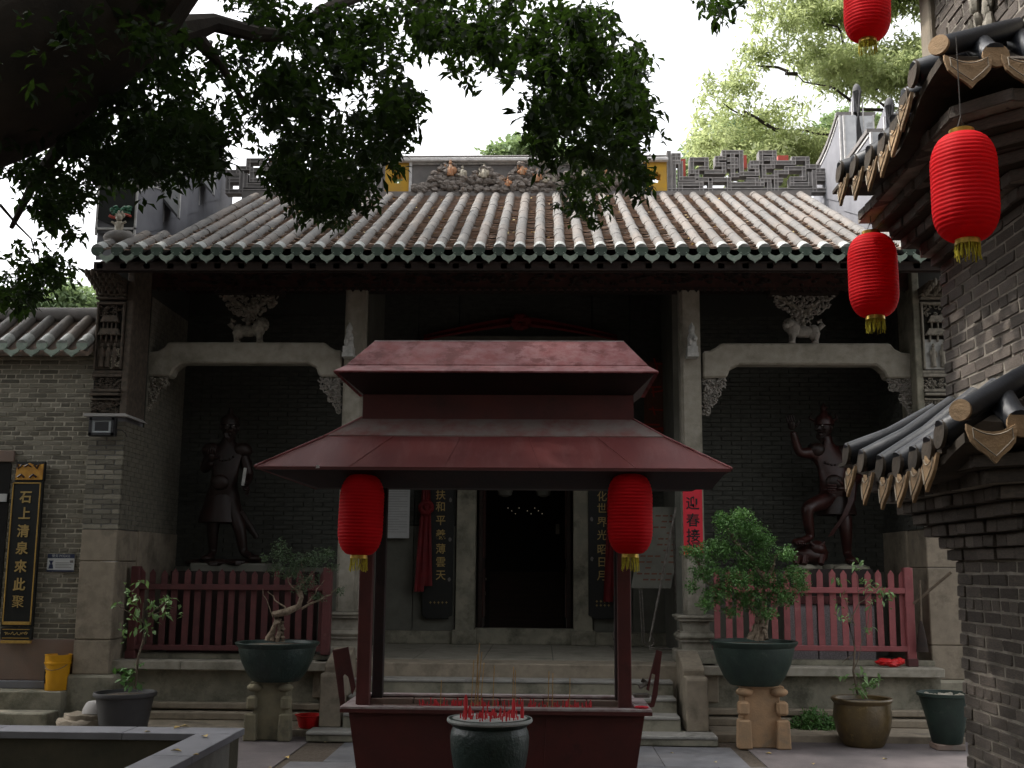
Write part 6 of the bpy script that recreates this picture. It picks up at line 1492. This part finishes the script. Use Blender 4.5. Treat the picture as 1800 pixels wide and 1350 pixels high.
# ================================================================== potted plants
def pot(t, c, R_, H, m, prof='bowl', rimw=.02):
    x, y, z0 = c
    if prof == 'bowl': pr = [(.56*R_, 0), (.60*R_, .02), (.70*R_, H*.18), (.84*R_, H*.48), (.93*R_, H*.80), (.93*R_, H*.86), (1.0*R_, H*.93), (1.02*R_, H*.985), (1.0*R_, H), (.92*R_, H*.99), (.88*R_, H*.92), (0, H*.90)]
    elif prof == 'tub': pr = [(.70*R_, 0), (.74*R_, .01), (.92*R_, H*.88), (1.0*R_, H*.9), (1.02*R_, H*.96), (1.0*R_, H), (.93*R_, H), (.90*R_, H*.92), (0, H*.90)]
    elif prof == 'jar': pr = [(.62*R_, 0), (.72*R_, .03), (.90*R_, H*.35), (.97*R_, H*.62), (.93*R_, H*.88), (1.0*R_, H*.93), (1.03*R_, H*.97), (1.0*R_, H), (.90*R_, H*.99), (.87*R_, H*.9), (0, H*.88)]
    else: pr = [(.50*R_, 0), (.54*R_, .01), (.72*R_, H*.5), (.93*R_, H*.92), (1.0*R_, H*.94), (1.01*R_, H), (.92*R_, H), (.88*R_, H*.9), (0, H*.88)]
    MB().lathe(pr, c, 40).build('pot', m, t, smooth=True)
    MB().lathe([(.90*R_, H*.90), (.55*R_, H*.935), (.2*R_, H*.955), (0, H*.96)], c, 20).build('potting_soil', M['soil'], t, smooth=True)
def stone_stand(t, X, Y, w, h, m):
    MB().prism([(X-w*.42, 0), (X+w*.42, 0), (X+w*.36, h), (X-w*.36, h)], Y-w*.30, Y+w*.36).build('stand_core', m, t, bevel=.01)
    for sx in (-1, 1):
        xc = X+sx*w*.40
        MB().prism([(xc-w*.15, 0), (xc+w*.15, 0), (xc+w*.13, h*.46), (xc-w*.13, h*.46)], Y-w*.5, Y-w*.2).build('stand_leg', m, t, bevel=.012)
        b = MB().box(xc-w*.12, xc+w*.12, Y-w*.46, Y-w*.2, h*.53, h*.76); b.build('stand_block', m, t, bevel=w*.05)
        b = MB().ball((X+sx*w*.36, Y-w*.30, h*.90), (w*.19, w*.16, h*.075), 12, 8); b.build('stand_scroll', m, t, smooth=True)
    MB().box(X-w*.46, X+w*.46, Y-w*.36, Y+w*.4, h*.955, h).build('stand_top', m, t, bevel=.01)
def grow(t, base, tip, r0, r1, wob, n, m, name='branch', seed=0):
    rr = random.Random(seed); base, tip = Vector(base), Vector(tip); pts = []
    for i in range(n+1):
        u = i/n; p = base.lerp(tip, u)
        if 0 < i < n: p += Vector((rr.uniform(-wob, wob), rr.uniform(-wob, wob), rr.uniform(-wob, wob)*.5))
        pts.append(p)
    MB().tube(pts, [r0+(r1-r0)*i/n for i in range(n+1)], 8).build(name, m, t, smooth=True); return pts
def crown(t, name, m, blobs, n, L, W, seed, k=5, shell=.55):
    """blobs: (x, y, z, rx, ry, rz, weight)"""
    r = np.random.default_rng(seed); w = np.array([b[6] for b in blobs]); w = w/w.sum(); C = []
    idx = r.choice(len(blobs), n, p=w)
    for i in idx:
        b = blobs[i]; d = r.normal(0, 1, 3); d /= np.linalg.norm(d); q = r.random()**shell*1.0
        C.append((b[0]+d[0]*b[3]*q, b[1]+d[1]*b[4]*q, b[2]+d[2]*b[5]*q))
    p, d = whorls(np.array(C), k, r, L*.4, .15)
    return leaves(name, m, p, d, L, W, t, seed=seed)

# bonsai on the left stand
Yb = 11.85; X = xs(479, 1240, Yb)
t = thing('bonsai_stand', 'weathered carved stone stand under the sparse left bonsai bowl', 'plant stand', (X, Yb, 0))
hS = zs(479, 1196, Yb); stone_stand(t, X, Yb, .44, hS, M['olive_stone'])
zr = zs(487, 1128, Yb); Xp = xs(487, 1160, Yb); R_ = (xs(558, 1130, Yb)-xs(415, 1130, Yb))/2
t = thing('potted_bonsai', 'sparse bonsai with twisted pale trunk in a dark green bowl on the left stone stand', 'bonsai', (Xp, Yb, hS))
pot(t, (Xp, Yb, hS), R_, zr-hS, M['pot_green'])
q = lambda px_, py_, dy=0: PY(px_, py_, Yb+dy)
for i, (a_, b_) in enumerate((((478, 1127), (486, 1090)), ((488, 1128), (492, 1088)), ((497, 1127), (497, 1092)), ((470, 1126), (484, 1098)))):
    grow(t, q(*a_), q(*b_), .028, .022, .012, 5, M['bark'], 'trunk', 40+i)
tr_pts = [q(488, 1096), q(484, 1080), q(505, 1075, -.03), q(525, 1066, .02), q(530, 1050), q(528, 1035, .03), q(534, 1018)]
MB().tube(tr_pts, [.05, .045, .04, .032, .024, .020, .014], 10).build('trunk', M['bark'], t, smooth=True)
for i, (a_, b_, r1_) in enumerate((((530, 1050), (512, 1030), .014), ((530, 1070), (582, 1045), .014), ((505, 1075), (470, 1040), .010), ((528, 1035), (555, 1000), .010), ((534, 1020), (530, 985), .009), ((480, 1085), (462, 1035), .006), ((582, 1045), (600, 1028), .006), ((512, 1030), (498, 1000), .007), ((540, 1060), (570, 1020), .008))):
    grow(t, q(*a_), q(*b_), r1_, r1_*.5, .02, 5, M['bark'], 'branch', 60+i)
bl_ = []
for px_, py_, rx_, rz__ in ((495, 975, 20, 18), (520, 990, 25, 16), (550, 985, 28, 18), (575, 975, 20, 12), (508, 1008, 22, 14), (540, 1018, 25, 14), (482, 1000, 14, 12), (560, 1050, 16, 8), (597, 1038, 12, 8), (490, 955, 10, 8), (465, 982, 8, 6), (530, 1035, 18, 10), (585, 1000, 12, 10)):
    p = q(px_, py_); bl_.append((p.x, p.y, p.z, rx_*.0063, .14, rz__*.0063, rx_*rz__))
crown(t, 'foliage', M['leaf_bonsai_pale'], bl_, 700, .028, .013, 5)

# big bonsai on the right
Yb = 11.75; X = xs(1335, 1240, Yb); hS = zs(1335, 1203, Yb)
t = thing('bonsai_stand', 'tan carved stone stand under the large bushy bonsai', 'plant stand', (X, Yb, 0))
stone_stand(t, X, Yb, .48, hS, M['tan_stone'])
zr = zs(1326, 1126, Yb); Xp = xs(1325, 1160, Yb); R_ = (xs(1401, 1128, Yb)-xs(1249, 1128, Yb))/2
t = thing('potted_bonsai', 'large bushy green bonsai in a wide dull green pot on the tan stone stand', 'bonsai', (Xp, Yb, hS))
pot(t, (Xp, Yb, hS), R_, zr-hS, M['pot_green_dull'])
for i, (a_, b_) in enumerate((((1318, 1124), (1335, 1085)), ((1328, 1126), (1342, 1078)), ((1338, 1126), (1350, 1080)), ((1346, 1124), (1340, 1090)))):
    grow(t, q(*a_), q(*b_), .034, .026, .014, 6, M['bark'], 'trunk', 80+i)
for i, (a_, b_) in enumerate((((1340, 1085), (1290, 1040)), ((1342, 1080), (1345, 1020)), ((1344, 1082), (1385, 1050)), ((1290, 1040), (1240, 1020)), ((1345, 1020), (1300, 960)), ((1345, 1020), (1370, 970)), ((1300, 960), (1275, 920)), ((1240, 1020), (1215, 970)))):
    grow(t, q(*a_), q(*b_), .024, .010, .03, 5, M['bark'], 'branch', 90+i)
bl_ = []
for px_, py_, rx_, rz__ in ((1285, 925, 38, 26), (1322, 935, 34, 26), (1262, 912, 14, 12), (1300, 905, 24, 10), (1345, 952, 26, 18), (1268, 965, 40, 24), (1325, 985, 44, 28), (1378, 975, 24, 16), (1228, 975, 26, 20), (1208, 968, 16, 10), (1240, 1005, 34, 22), (1290, 1020, 42, 26), (1350, 1020, 42, 26), (1395, 1010, 26, 20), (1410, 1030, 16, 18), (1260, 1045, 30, 20), (1320, 1055, 40, 22), (1375, 1050, 30, 20), (1345, 1078, 24, 12), (1238, 1060, 20, 16), (1218, 1030, 16, 14), (1285, 1075, 20, 10)):
    p = q(px_, py_); bl_.append((p.x, p.y+random.uniform(-.12, .1), p.z, rx_*.0052, .20, rz__*.0052, rx_*rz__))
crown(t, 'foliage', M['leaf_bonsai'], bl_, 3300, .032, .017, 6, 5, .42)

# small tree in a black tub at the left
Yb = 11.7; Xp = xs(219, 1240, Yb); zr = zs(219, 1216, Yb); R_ = (xs(273, 1216, Yb)-xs(168, 1216, Yb))/2; zb_ = .066
t = thing('potted_sapling', 'slender sapling in a black plastic tub on the low step at left', 'potted plant', (Xp, Yb, zb_))
pot(t, (Xp, Yb, zb_), R_, zr-zb_, M['pot_black'], 'tub')
st = [q(238, 1212), q(242, 1160), q(252, 1125), q(250, 1095), q(252, 1060)]
MB().tube(st, [.013, .012, .010, .008, .005], 7).build('stem', M['stem'], t, smooth=True)
for i, (a_, b_) in enumerate((((243, 1155), (262, 1110)), ((252, 1125), (262, 1080)), ((250, 1100), (232, 1040)), ((262, 1085), (295, 1068)), ((250, 1095), (205, 1062)), ((262, 1080), (300, 1050)), ((232, 1040), (250, 1022)))):
    grow(t, q(*a_), q(*b_), .007, .003, .012, 4, M['stem'], 'branch', 120+i)
C = [q(a_, b_, random.uniform(-.08, .08)) for a_, b_ in ((222, 1032), (232, 1045), (250, 1022), (226, 1060), (238, 1068), (205, 1062), (258, 1078), (270, 1070), (282, 1066), (296, 1058), (302, 1068), (312, 1080), (290, 1082), (275, 1090), (262, 1098), (232, 1085), (240, 1108), (222, 1120), (218, 1106), (245, 1050), (268, 1060), (300, 1050), (285, 1075), (252, 1090), (262, 1110))]
r = np.random.default_rng(3); p_, d_ = whorls(np.array(C), 5, r, .02, -.1); leaves('foliage', M['leaf_pot'], p_, d_, .085, .042, t, seed=4)
C = [q(a_, b_, random.uniform(-.08, .08)) for a_, b_ in ((212, 1175), (225, 1178), (235, 1185), (218, 1195), (228, 1200), (240, 1200), (246, 1175), (222, 1188))]
p_, d_ = whorls(np.array(C), 6, r, .02, -.2); leaves('low_foliage', M['leaf_bonsai'], p_, d_, .085, .05, t, seed=5)

# sapling in a brown glazed jar at the right
Yb = 11.85; Xp = xs(1516, 1260, Yb); zr = zs(1516, 1226, Yb); R_ = (xs(1568, 1228, Yb)-xs(1464, 1228, Yb))/2
t = thing('potted_sapling', 'leggy sapling in an olive-brown glazed jar near the pink fence', 'potted plant', (Xp, Yb, 0))
pot(t, (Xp, Yb, 0), R_, zr, M['pot_brown'], 'jar')
MB().tube([q(1508, 1222), q(1500, 1180), q(1503, 1140), q(1492, 1095), q(1510, 1060), q(1506, 1010)], [.012, .011, .010, .009, .006, .004], 7).build('stem', M['stem'], t, smooth=True)
for i, (a_, b_) in enumerate((((1500, 1180), (1522, 1110)), ((1522, 1110), (1535, 1050)), ((1503, 1100), (1485, 1050)), ((1510, 1060), (1550, 1030)), ((1508, 1040), (1540, 1025)), ((1500, 1150), (1480, 1165)))):
    grow(t, q(*a_), q(*b_), .006, .003, .012, 4, M['stem'], 'branch', 140+i)
C = [q(a_, b_, random.uniform(-.08, .08)) for a_, b_ in ((1508, 992), (1515, 1000), (1500, 998), (1478, 1020), (1470, 1015), (1512, 1022), (1525, 1030), (1538, 1038), (1550, 1032), (1560, 1045), (1566, 1060), (1545, 1055), (1532, 1062), (1480, 1052), (1476, 1062), (1485, 1085), (1478, 1090), (1492, 1092), (1530, 1105), (1526, 1112), (1520, 1040), (1556, 1052))]
p_, d_ = whorls(np.array(C), 5, r, .018, .05); leaves('foliage', M['leaf_pot'], p_, d_, .075, .03, t, seed=8)
C = [q(a_, b_, random.uniform(-.1, .1)) for a_, b_ in ((1515, 1190), (1525, 1200), (1540, 1195), (1530, 1210), (1510, 1208), (1500, 1215), (1520, 1220), (1480, 1195), (1545, 1200))]
p_, d_ = whorls(np.array(C), 6, r, .02, .2); leaves('low_foliage', M['leaf_pot'], p_, d_, .10, .038, t, seed=9)

# green pot beside the gatehouse
Yb = 11.7; Xp = xs(1662, 1250, Yb); zr = zs(1662, 1217, Yb); R_ = .27
t = thing('green_planter', 'empty dark green flared planter half hidden by the gatehouse corner', 'planter', (Xp, Yb, 0))
MB().box(Xp-.14, Xp+.14, Yb-.13, Yb+.13, 0, .06).build('planter_foot', M['stone_dado'], t, bevel=.01)
pot(t, (Xp, Yb, .06), R_, zr-.06, M['pot_green_dull'], 'flare')
b = MB()
for i in range(30): a_ = random.uniform(0, 6.28); q2 = random.random()*.2; b.ball((Xp+q2*math.cos(a_), Yb+q2*math.sin(a_), zr-.03), (.03, .03, .02), 7, 5, .2)
b.build('gravel_topping', M['granite'], t, kind='stuff')
# heap of clippings
p = PZ(1434, 1292, 0.0); r = np.random.default_rng(21); n = 520; ang = r.uniform(0, 6.283, n); rad_ = r.random(n)**.6
C = np.stack([p.x+np.cos(ang)*rad_*.36, p.y+.05+np.sin(ang)*rad_*.22, .015+(1-rad_**1.5)*.24*r.random(n)+.02], 1)
p_, d_ = whorls(C, 6, r, .015, .2); o_ = leaves('hedge_clippings', M['leaf_bonsai'], p_, d_, .045, .02, None, seed=10); tag(o_, 'low heap of fresh green clippings on the paving left of the brown jar', 'clippings', kind='stuff')

# yellow bin, red basin, bag, millstone
Yb = 12.58; z0_ = .384; X = xs(101, 1180, Yb); z1_ = zs(102, 1150, Yb); R_ = (xs(123, 1160, Yb)-xs(79, 1160, Yb))/2
t = thing('yellow_bucket', 'yellow plastic bucket with a dark mark standing on the ledge below the plaque', 'bucket', (X, Yb, z0_))
MB().lathe([(.84*R_, z0_), (.86*R_, z0_+.01), (.94*R_, z0_+(z1_-z0_)*.72), (1.0*R_, z0_+(z1_-z0_)*.73), (1.02*R_, z0_+(z1_-z0_)*.78), (.98*R_, z0_+(z1_-z0_)*.79), (1.0*R_, z1_-.012), (1.04*R_, z1_), (.97*R_, z1_), (.93*R_, z1_-.03), (.8*R_, z0_+.02), (0, z0_+.02)], (X, Yb, 0), 32).build('bucket_body', M['bin_yellow'], t, smooth=True)
MB().tube([(X-R_*.95*math.cos(a_), Yb-R_*1.05*math.sin(a_), z0_+(z1_-z0_)*(.8-.22*math.sin(a_))) for a_ in [k/10*math.pi for k in range(11)]], .004, 6).build('handle', M['metal'], t, smooth=True)
b = MB(); zc = z0_+(z1_-z0_)*.40
for (u0, v0, u1, v1) in ((-1.25, -.05, -.85, .05), (-1.2, .05, -.9, -.06), (-1.05, .07, -1.0, -.08), (-1.25, -.07, -.85, -.07), (-1.25, .07, -.85, .07)):
    b.tube([(X+R_*.925*math.sin(u0*.9), Yb-R_*.925*math.cos(u0*.9)-.002, zc+v0), (X+R_*.925*math.sin(u1*.9), Yb-R_*.925*math.cos(u1*.9)-.002, zc+v1)], .005, 5)
b.build('printed_mark', M['ink'], t)
p = PY(545, 1264, 12.1); X = p.x; Yb = 12.15
o_ = MB().lathe([(.12, .075), (.125, .08), (.155, .19), (.172, .20), (.172, .206), (.155, .207), (.118, .09), (0, .088)], (X, Yb, 0), 32).build('red_basin', M['red_plastic'], smooth=True); tag(o_, 'shallow bright red plastic basin on the apron beside the left stone stand', 'basin'); recenter(o_)
b = MB(); rr = random.Random(4)
for px_, w_ in ((1558, .13), (1578, .11)):
    X = xs(px_, 1153, 12.82); 
    for k in range(8): b.ball((X+rr.uniform(-.07, .07), 12.84+rr.uniform(-.03, .03), .735+rr.uniform(0, .03)), (rr.uniform(.04, .08), .05, rr.uniform(.02, .04)), 9, 6, .22)
o_ = b.build('red_plastic_bag', M['red_plastic']); tag(o_, 'crumpled red plastic bag on the ledge at the foot of the pink fence', 'bag'); recenter(o_)
X = xs(140, 1250, 11.75); 
ZM = -.076
t = thing('old_millstone', 'mossy rough round millstone lying on the step beside the black tub', 'millstone', (X, 11.85, .066))
MB().lathe([(0, .142+ZM), (.27, .142+ZM), (.295, .17+ZM), (.30, .21+ZM), (.285, .245+ZM), (.23, .255+ZM), (.22, .30+ZM), (0, .305+ZM)], (X+.02, 11.9, 0), 26).build('stone_disc', M['granite_warm'], t, smooth=True, jit=.010)
o_ = MB().lathe([(0, .306+ZM), (.155, .306+ZM), (.15, .34+ZM), (.12, .40+ZM), (.10, .42+ZM), (0, .425+ZM)], (X+.12, 11.92, 0), 26).build('upturned_bowl', M['concrete_white'], smooth=True); tag(o_, 'pale upturned bowl resting on the mossy millstone', 'bowl'); recenter(o_)
# fallen leaves
lf = MB(); lf.add([(0,0,.002),(.03,.02,.014),(.06,.0,.004),(.03,-.02,.012),(.035,0,.003)], [(0,1,4),(1,2,4),(2,3,4),(3,0,4)])
base = lf.build('fallen_leaf', M['leaf_yellow']); tag(base, 'small yellowed leaf fallen on the slabs left of the burner', 'leaf', 'fallen leaves left of the burner')
spots = [(470, 1350, 0), (508, 1290, 0), (545, 1300, 0), (560, 1288, 0), (500, 1332, 0), (528, 1276, 0), (575, 1305, 0), (1175, 1310, 0), (1240, 1297, 0), (1255, 1340, 0), (1345, 1325, 0), (1430, 1345, 0), (1185, 1325, 0), (1560, 1335, 0)]
spc = [(335, 1278, ZP), (265, 1287, ZP), (355, 1295, ZP), (320, 1322, ZP), (338, 1328, ZP), (305, 1282, ZP)]
rr = random.Random(15)
for i, (a_, b_, z_) in enumerate(spots + spc):
    o_ = base if i == 0 else base.copy()
    if i: col.objects.link(o_)
    p = PZ(a_, b_, z_); o_.location = p + Vector((0, 0, .003)); o_.rotation_euler = (0, 0, rr.uniform(0, 6.28)); s_ = rr.uniform(.7, 1.5); o_.scale = (s_, s_, s_)
    if z_ == 0 and a_ > 900: tag(o_, 'small yellowed leaf fallen on the paving right of the burner', 'leaf', 'fallen leaves right of the burner')
    if z_ > 0: tag(o_, 'small yellowed leaf fallen on the grey parapet coping', 'leaf', 'fallen leaves on the parapet')

# ================================================================== trees
# canopy tree that overhangs the court from the left
TR = thing('shade_tree', 'large dark broadleaf tree overhanging the court from the upper left', 'tree', (-5.4, 5.2, 0))
bough = [(-5.4, 5.2, -.05), (-5.3, 5.25, 1.2), (-5.0, 5.3, 2.6), (-4.4, 5.3, 3.4), (-3.6, 5.25, 3.95), (-2.7, 5.2, 4.22), (-2.1, 5.1, 4.5)]
MB().tube(bough, [.55, .50, .48, .50, .50, .42, .28], 16).build('trunk', M['tree_bark'], TR, smooth=True)
def Q(px_, py_, Y): return PY(px_, py_, Y)
brs = [([Q(300, 60, 5.3), Q(375, 40, 5.5), Q(450, 60, 5.7), Q(505, 62, 5.8), Q(560, 20, 5.9)], [.10, .05, .045, .035, .02]),
       ([Q(340, 60, 5.4), Q(385, 110, 5.6), Q(430, 180, 5.8)], [.05, .025, .012]),
       ([(-2.1, 5.1, 4.45), (-1.2, 4.6, 5.3), (.2, 3.6, 6.2), (1.5, 2.0, 6.8)], [.24, .18, .12, .05]),
       ([(-4.4, 5.3, 3.4), (-4.6, 4.2, 4.8), (-4.2, 2.5, 6.0), (-3.2, .5, 6.8)], [.30, .24, .16, .08]),
       ([(-4.6, 4.2, 4.8), (-6.2, 3.6, 5.8), (-7.5, 5.5, 6.5)], [.2, .14, .06]),
       ([(-2.7, 5.2, 4.15), (-2.6, 6.3, 5.2), (-1.8, 7.2, 6.3), (-.6, 7.6, 7.0)], [.2, .15, .1, .05]),
       ([Q(150, 200, 6), Q(60, 320, 6.4), Q(20, 400, 6.6)], [.06, .03, .015]),
       ([Q(700, -20, 6.6), Q(820, 60, 6.8), Q(960, 100, 7), Q(1070, 200, 7.1)], [.04, .03, .02, .01]),
       ([Q(560, 20, 5.9), Q(640, -10, 6.3), Q(700, -20, 6.6)], [.03, .035, .04]),
       ([Q(0, 360, 6.4), Q(30, 395, 6.4), Q(55, 420, 6.4), Q(62, 450, 6.4)], [.010, .007, .005, .003])]
for pts, rd in brs: MB().tube(pts, rd, 9).build('branch', M['tree_bark'], TR, smooth=True)
r = np.random.default_rng(17)
ell = [  # picture ellipses: x, y, rx, ry, weight   (leaf sprays seen against the sky)
 (60, 60, 130, 120, 1.3), (200, 90, 130, 130, 1.5), (320, 150, 110, 120, 1.3), (70, 220, 120, 80, 1.2), (190, 250, 110, 80, 1.1), (300, 260, 90, 90, 1.1), (40, 310, 70, 40, .5),
 (120, 350, 55, 50, .55), (90, 395, 28, 28, .25), (200, 310, 60, 36, .5), (270, 295, 40, 26, .35), (350, 285, 40, 32, .35), (130, 420, 14, 20, .06),
 (520, 100, 110, 95, 1.3), (620, 150, 110, 140, 1.6), (480, 210, 95, 95, 1.1), (560, 280, 85, 85, 1.1), (650, 270, 75, 75, .9), (700, 210, 55, 70, .6), (560, 360, 60, 42, .6), (500, 330, 45, 35, .35), (620, 340, 45, 45, .4), (590, 400, 20, 15, .08),
 (700, 60, 110, 75, 1.1), (810, 50, 90, 62, .95), (900, 55, 90, 72, 1.0), (990, 90, 80, 90, 1.1), (1040, 60, 60, 55, .5), (1060, 150, 80, 80, 1.1), (980, 200, 62, 55, .7), (1080, 220, 75, 60, .9), (960, 240, 45, 35, .35), (1110, 160, 42, 60, .4), (1110, 120, 20, 30, .12),
 (1010, 280, 60, 30, .3), (1080, 290, 50, 42, .5), (1120, 320, 30, 28, .2), (1030, 330, 45, 20, .18), (1030, 372, 22, 20, .1), (1010, 370, 14, 14, .05), (1065, 370, 12, 14, .04), (810, 135, 22, 28, .1), (890, 125, 30, 30, .15),
 (230, 285, 60, 30, .3), (330, 262, 70, 30, .35), (60, 500, 65, 45, .5), (30, 540, 35, 30, .25), (100, 495, 22, 18, .1), (25, 450, 18, 14, .05), (1250, 10, 42, 18, .15), (1262, 30, 20, 12, .06), (420, -10, 80, 22, .2), (480, 20, 60, 30, .3)]
C = []; tot = sum(e[4] for e in ell); NV = 5200
for (ex, ey_, erx, ery, w) in ell:
    n_e = int(NV*w/tot); n_c = max(2, n_e//16); cl_ = []
    def pick():
        a_ = r.uniform(0, 6.283); q2 = math.sqrt(r.random())
        return ex+math.cos(a_)*q2*(erx*.95-6), ey_-8+math.sin(a_)*q2*(ery*.95-10 if ery > 24 else ery*.6), (r.uniform(4.4, 7.6) if (ey_ < 200 and ex < 330) else r.uniform(5.0, 8.2) if ey_ < 330 else r.uniform(6.0, 7.6))
    cl_ = [pick() for _ in range(n_c)]
    for i in range(n_e):
        if r.random() < .38: C.append(PY(*pick()))
        else:
            x_, y_, Y_ = cl_[int(r.integers(n_c))]; g = r.normal(0, 1, 3); C.append(PY(x_+g[0]*15, y_+g[1]*13, Y_+g[2]*.12))
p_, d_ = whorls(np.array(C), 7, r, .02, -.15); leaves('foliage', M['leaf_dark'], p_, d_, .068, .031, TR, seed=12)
# unseen crown over and behind the viewer, thickened to darken the court
n = 11500; P3 = np.stack([r.uniform(-11, 8.5, n), r.uniform(-6, 11.0, n), r.uniform(6.0, 9.6, n)], 1)
cl = np.sin(P3[:, 0]*1.3+1)*np.cos(P3[:, 1]*1.1) + .5*np.sin(P3[:, 0]*2.9+P3[:, 1]*2.3)
fx = (P3 - np.array(EYE)); dep = fx @ np.array(fwd); uu = (fx @ np.array(cam_u))/np.maximum(dep, .01); ok = ~((dep > 0) & (uu < .39)) & (cl > -1.15) & ~((P3[:, 0] > -.6) & (P3[:, 1] < 7.0) & (P3[:, 1] > 0)) & ~((P3[:, 0] > -2.6) & (P3[:, 1] < 8) & (P3[:, 1] > 4.2) & (P3[:, 2] > 7.2))  # crown kept open beside the gate to let light reach it
n2 = 2600; P4 = np.stack([r.uniform(-13, -4.2, n2), r.uniform(9, 17.5, n2), r.uniform(8.8, 12.5, n2)], 1)  # unseen foliage added out of view to shade the left of the roof
fx = (P4 - np.array(EYE)); dep = fx @ np.array(fwd); uu = (fx @ np.array(cam_u))/dep; P4 = P4[(uu > .375)]
P3 = P3[ok]; sv = np.array(sd)                    # gaps cut along the sun's rays to place sun patches on gate, ledges and burner
t1_ = (P3[:, 0]-2.34)/sv[0]; W1 = P3 - sv*t1_[:, None]; g1 = (W1[:, 1] > 5.0) & (W1[:, 1] < 6.5) & (((W1[:, 2] > -.1) & (W1[:, 2] < 1.3)) | ((W1[:, 2] > 2.7) & (W1[:, 2] < 3.9)))
t2_ = (P3[:, 2]-.4)/sv[2]; W2 = P3 - sv*t2_[:, None]; g2 = (W2[:, 0] > -4.6) & (W2[:, 0] < -2.9) & (W2[:, 1] > 12.2) & (W2[:, 1] < 12.9)
t3_ = (P3[:, 2]-3.15)/sv[2]; W3 = P3 - sv*t3_[:, None]; g3 = (W3[:, 0] > -.9) & (W3[:, 0] < .5) & (W3[:, 1] > 7.8) & (W3[:, 1] < 8.35)
g4 = (W2[:, 0] > 1.6) & (W2[:, 0] < 4.2) & (W2[:, 1] > 11.9) & (W2[:, 1] < 13.2)
P3 = P3[~((g1 | g2 | g3 | g4) & (r.random(len(P3)) < .85))]
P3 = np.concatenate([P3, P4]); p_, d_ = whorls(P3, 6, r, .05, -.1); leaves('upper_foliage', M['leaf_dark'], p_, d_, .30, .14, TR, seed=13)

# bright feathery tree behind the right end of the hall
def far_tree(label, m, base, h, blobs, n, L, W, seed, limbs, k=5):
    t = thing('tree', label, 'tree', base, 'trees beyond the hall')
    bx, by_, bz_ = base
    MB().tube([(bx, by_, bz_-.1), (bx+.1, by_, h*.35), (bx-.1, by_, h*.7)], [.38, .3, .2], 10).build('trunk', M['tree_bark'], t, smooth=True)
    for i, (a_, b_) in enumerate(limbs): grow(t, a_, b_, .05, .012, .22, 7, M['tree_bark'], 'limb', seed*10+i)
    crown(t, 'crown', m, blobs, n, L, W, seed, k, .6)
    return t
Yt = 24.0
def bb_(lst, Y, dy, kx=1.0):
    o = []
    for px_, py_, rx_, ry_ in lst:
        p = PY(px_, py_, Y); s_ = Y/FPX; o.append((p.x, Y+random.uniform(-dy, dy), p.z, rx_*s_, dy*.7, ry_*s_, rx_*ry_))
    return o
lst = [(1560, 30, 120, 35), (1450, 20, 80, 20), (1360, 8, 60, 12), (1620, 80, 90, 30), (1500, 75, 90, 18), (1400, 48, 60, 12), (1330, 60, 40, 10), (1330, 118, 50, 12), (1290, 178, 50, 12), (1300, 112, 26, 8), (1430, 110, 70, 14), (1540, 120, 100, 22), (1640, 140, 80, 30), (1360, 100, 36, 7), (1460, 160, 80, 16),
       (1390, 180, 60, 10), (1560, 180, 90, 24), (1330, 200, 60, 10), (1280, 175, 30, 7), (1240, 165, 16, 8), (1250, 215, 30, 10), (1400, 215, 90, 16), (1510, 225, 70, 18), (1300, 240, 50, 14), (1380, 255, 80, 16), (1440, 270, 60, 18), (1260, 250, 34, 14), (1600, 230, 60, 20), (1330, 290, 80, 14), (1230, 290, 40, 12), (1420, 300, 60, 12), (1240, 185, 20, 8),
       (1700, 60, 80, 60), (1760, 150, 80, 60), (1500, 10, 90, 20), (1600, -40, 140, 40)]
limbs = [(PY(1700, 420, Yt), PY(1560, 200, Yt)), (PY(1560, 200, Yt), PY(1400, 130, Yt)), (PY(1560, 200, Yt), PY(1530, 60, Yt)), (PY(1600, 260, Yt), PY(1380, 230, Yt)), (PY(1400, 130, Yt), PY(1320, 110, Yt)), (PY(1640, 250, Yt), PY(1640, 40, Yt)), (PY(1530, 100, Yt), PY(1440, 40, Yt)), (PY(1380, 230, Yt), PY(1270, 180, Yt)), (PY(1500, 200, Yt), PY(1450, 280, Yt))]
far_tree('bright yellow-green feathery tree rising behind the right end of the hall', M['leaf_far'], (PY(1700, 800, Yt).x, Yt, 0), 9, bb_(lst, Yt, 1.6), 8800, .17, .055, 31, limbs, 6)
Y2 = 36.0
far_tree('dark grey-green tree showing through behind the right fretwork', M['leaf_haze'], (PY(1260, 800, Y2).x, Y2, 0), 12, bb_([(1250, 250, 50, 24), (1300, 230, 60, 30), (1330, 280, 60, 40), (1220, 290, 40, 16), (1400, 280, 60, 50), (1480, 260, 70, 50)], Y2, 2), 2600, .28, .12, 32, [], 5)
far_tree('rounded pale green treetop just above the middle of the roof ridge', M['leaf_haze'], (PY(930, 800, Y2).x, Y2, 0), 11, bb_([(905, 262, 32, 14), (940, 272, 50, 14), (985, 268, 40, 12), (930, 295, 90, 18)], Y2, 1.6), 1300, .28, .12, 33, [], 5)
far_tree('pale hazy treetops above the side wall at the far left', M['leaf_haze'], (PY(80, 800, 40).x, 40, 0), 9, bb_([(60, 545, 60, 30), (120, 515, 30, 22), (150, 530, 40, 36), (20, 540, 40, 24), (100, 560, 80, 30), (-40, 545, 60, 36)], 40, 2), 2400, .30, .13, 34, [], 5)
far_tree('low green treetop behind the left end of the ridge', M['leaf_haze'], (PY(640, 800, Y2).x, Y2, 0), 10, bb_([(560, 330, 90, 30), (700, 300, 60, 16), (480, 340, 60, 30)], Y2, 1.6), 900, .28, .12, 35, [], 5)
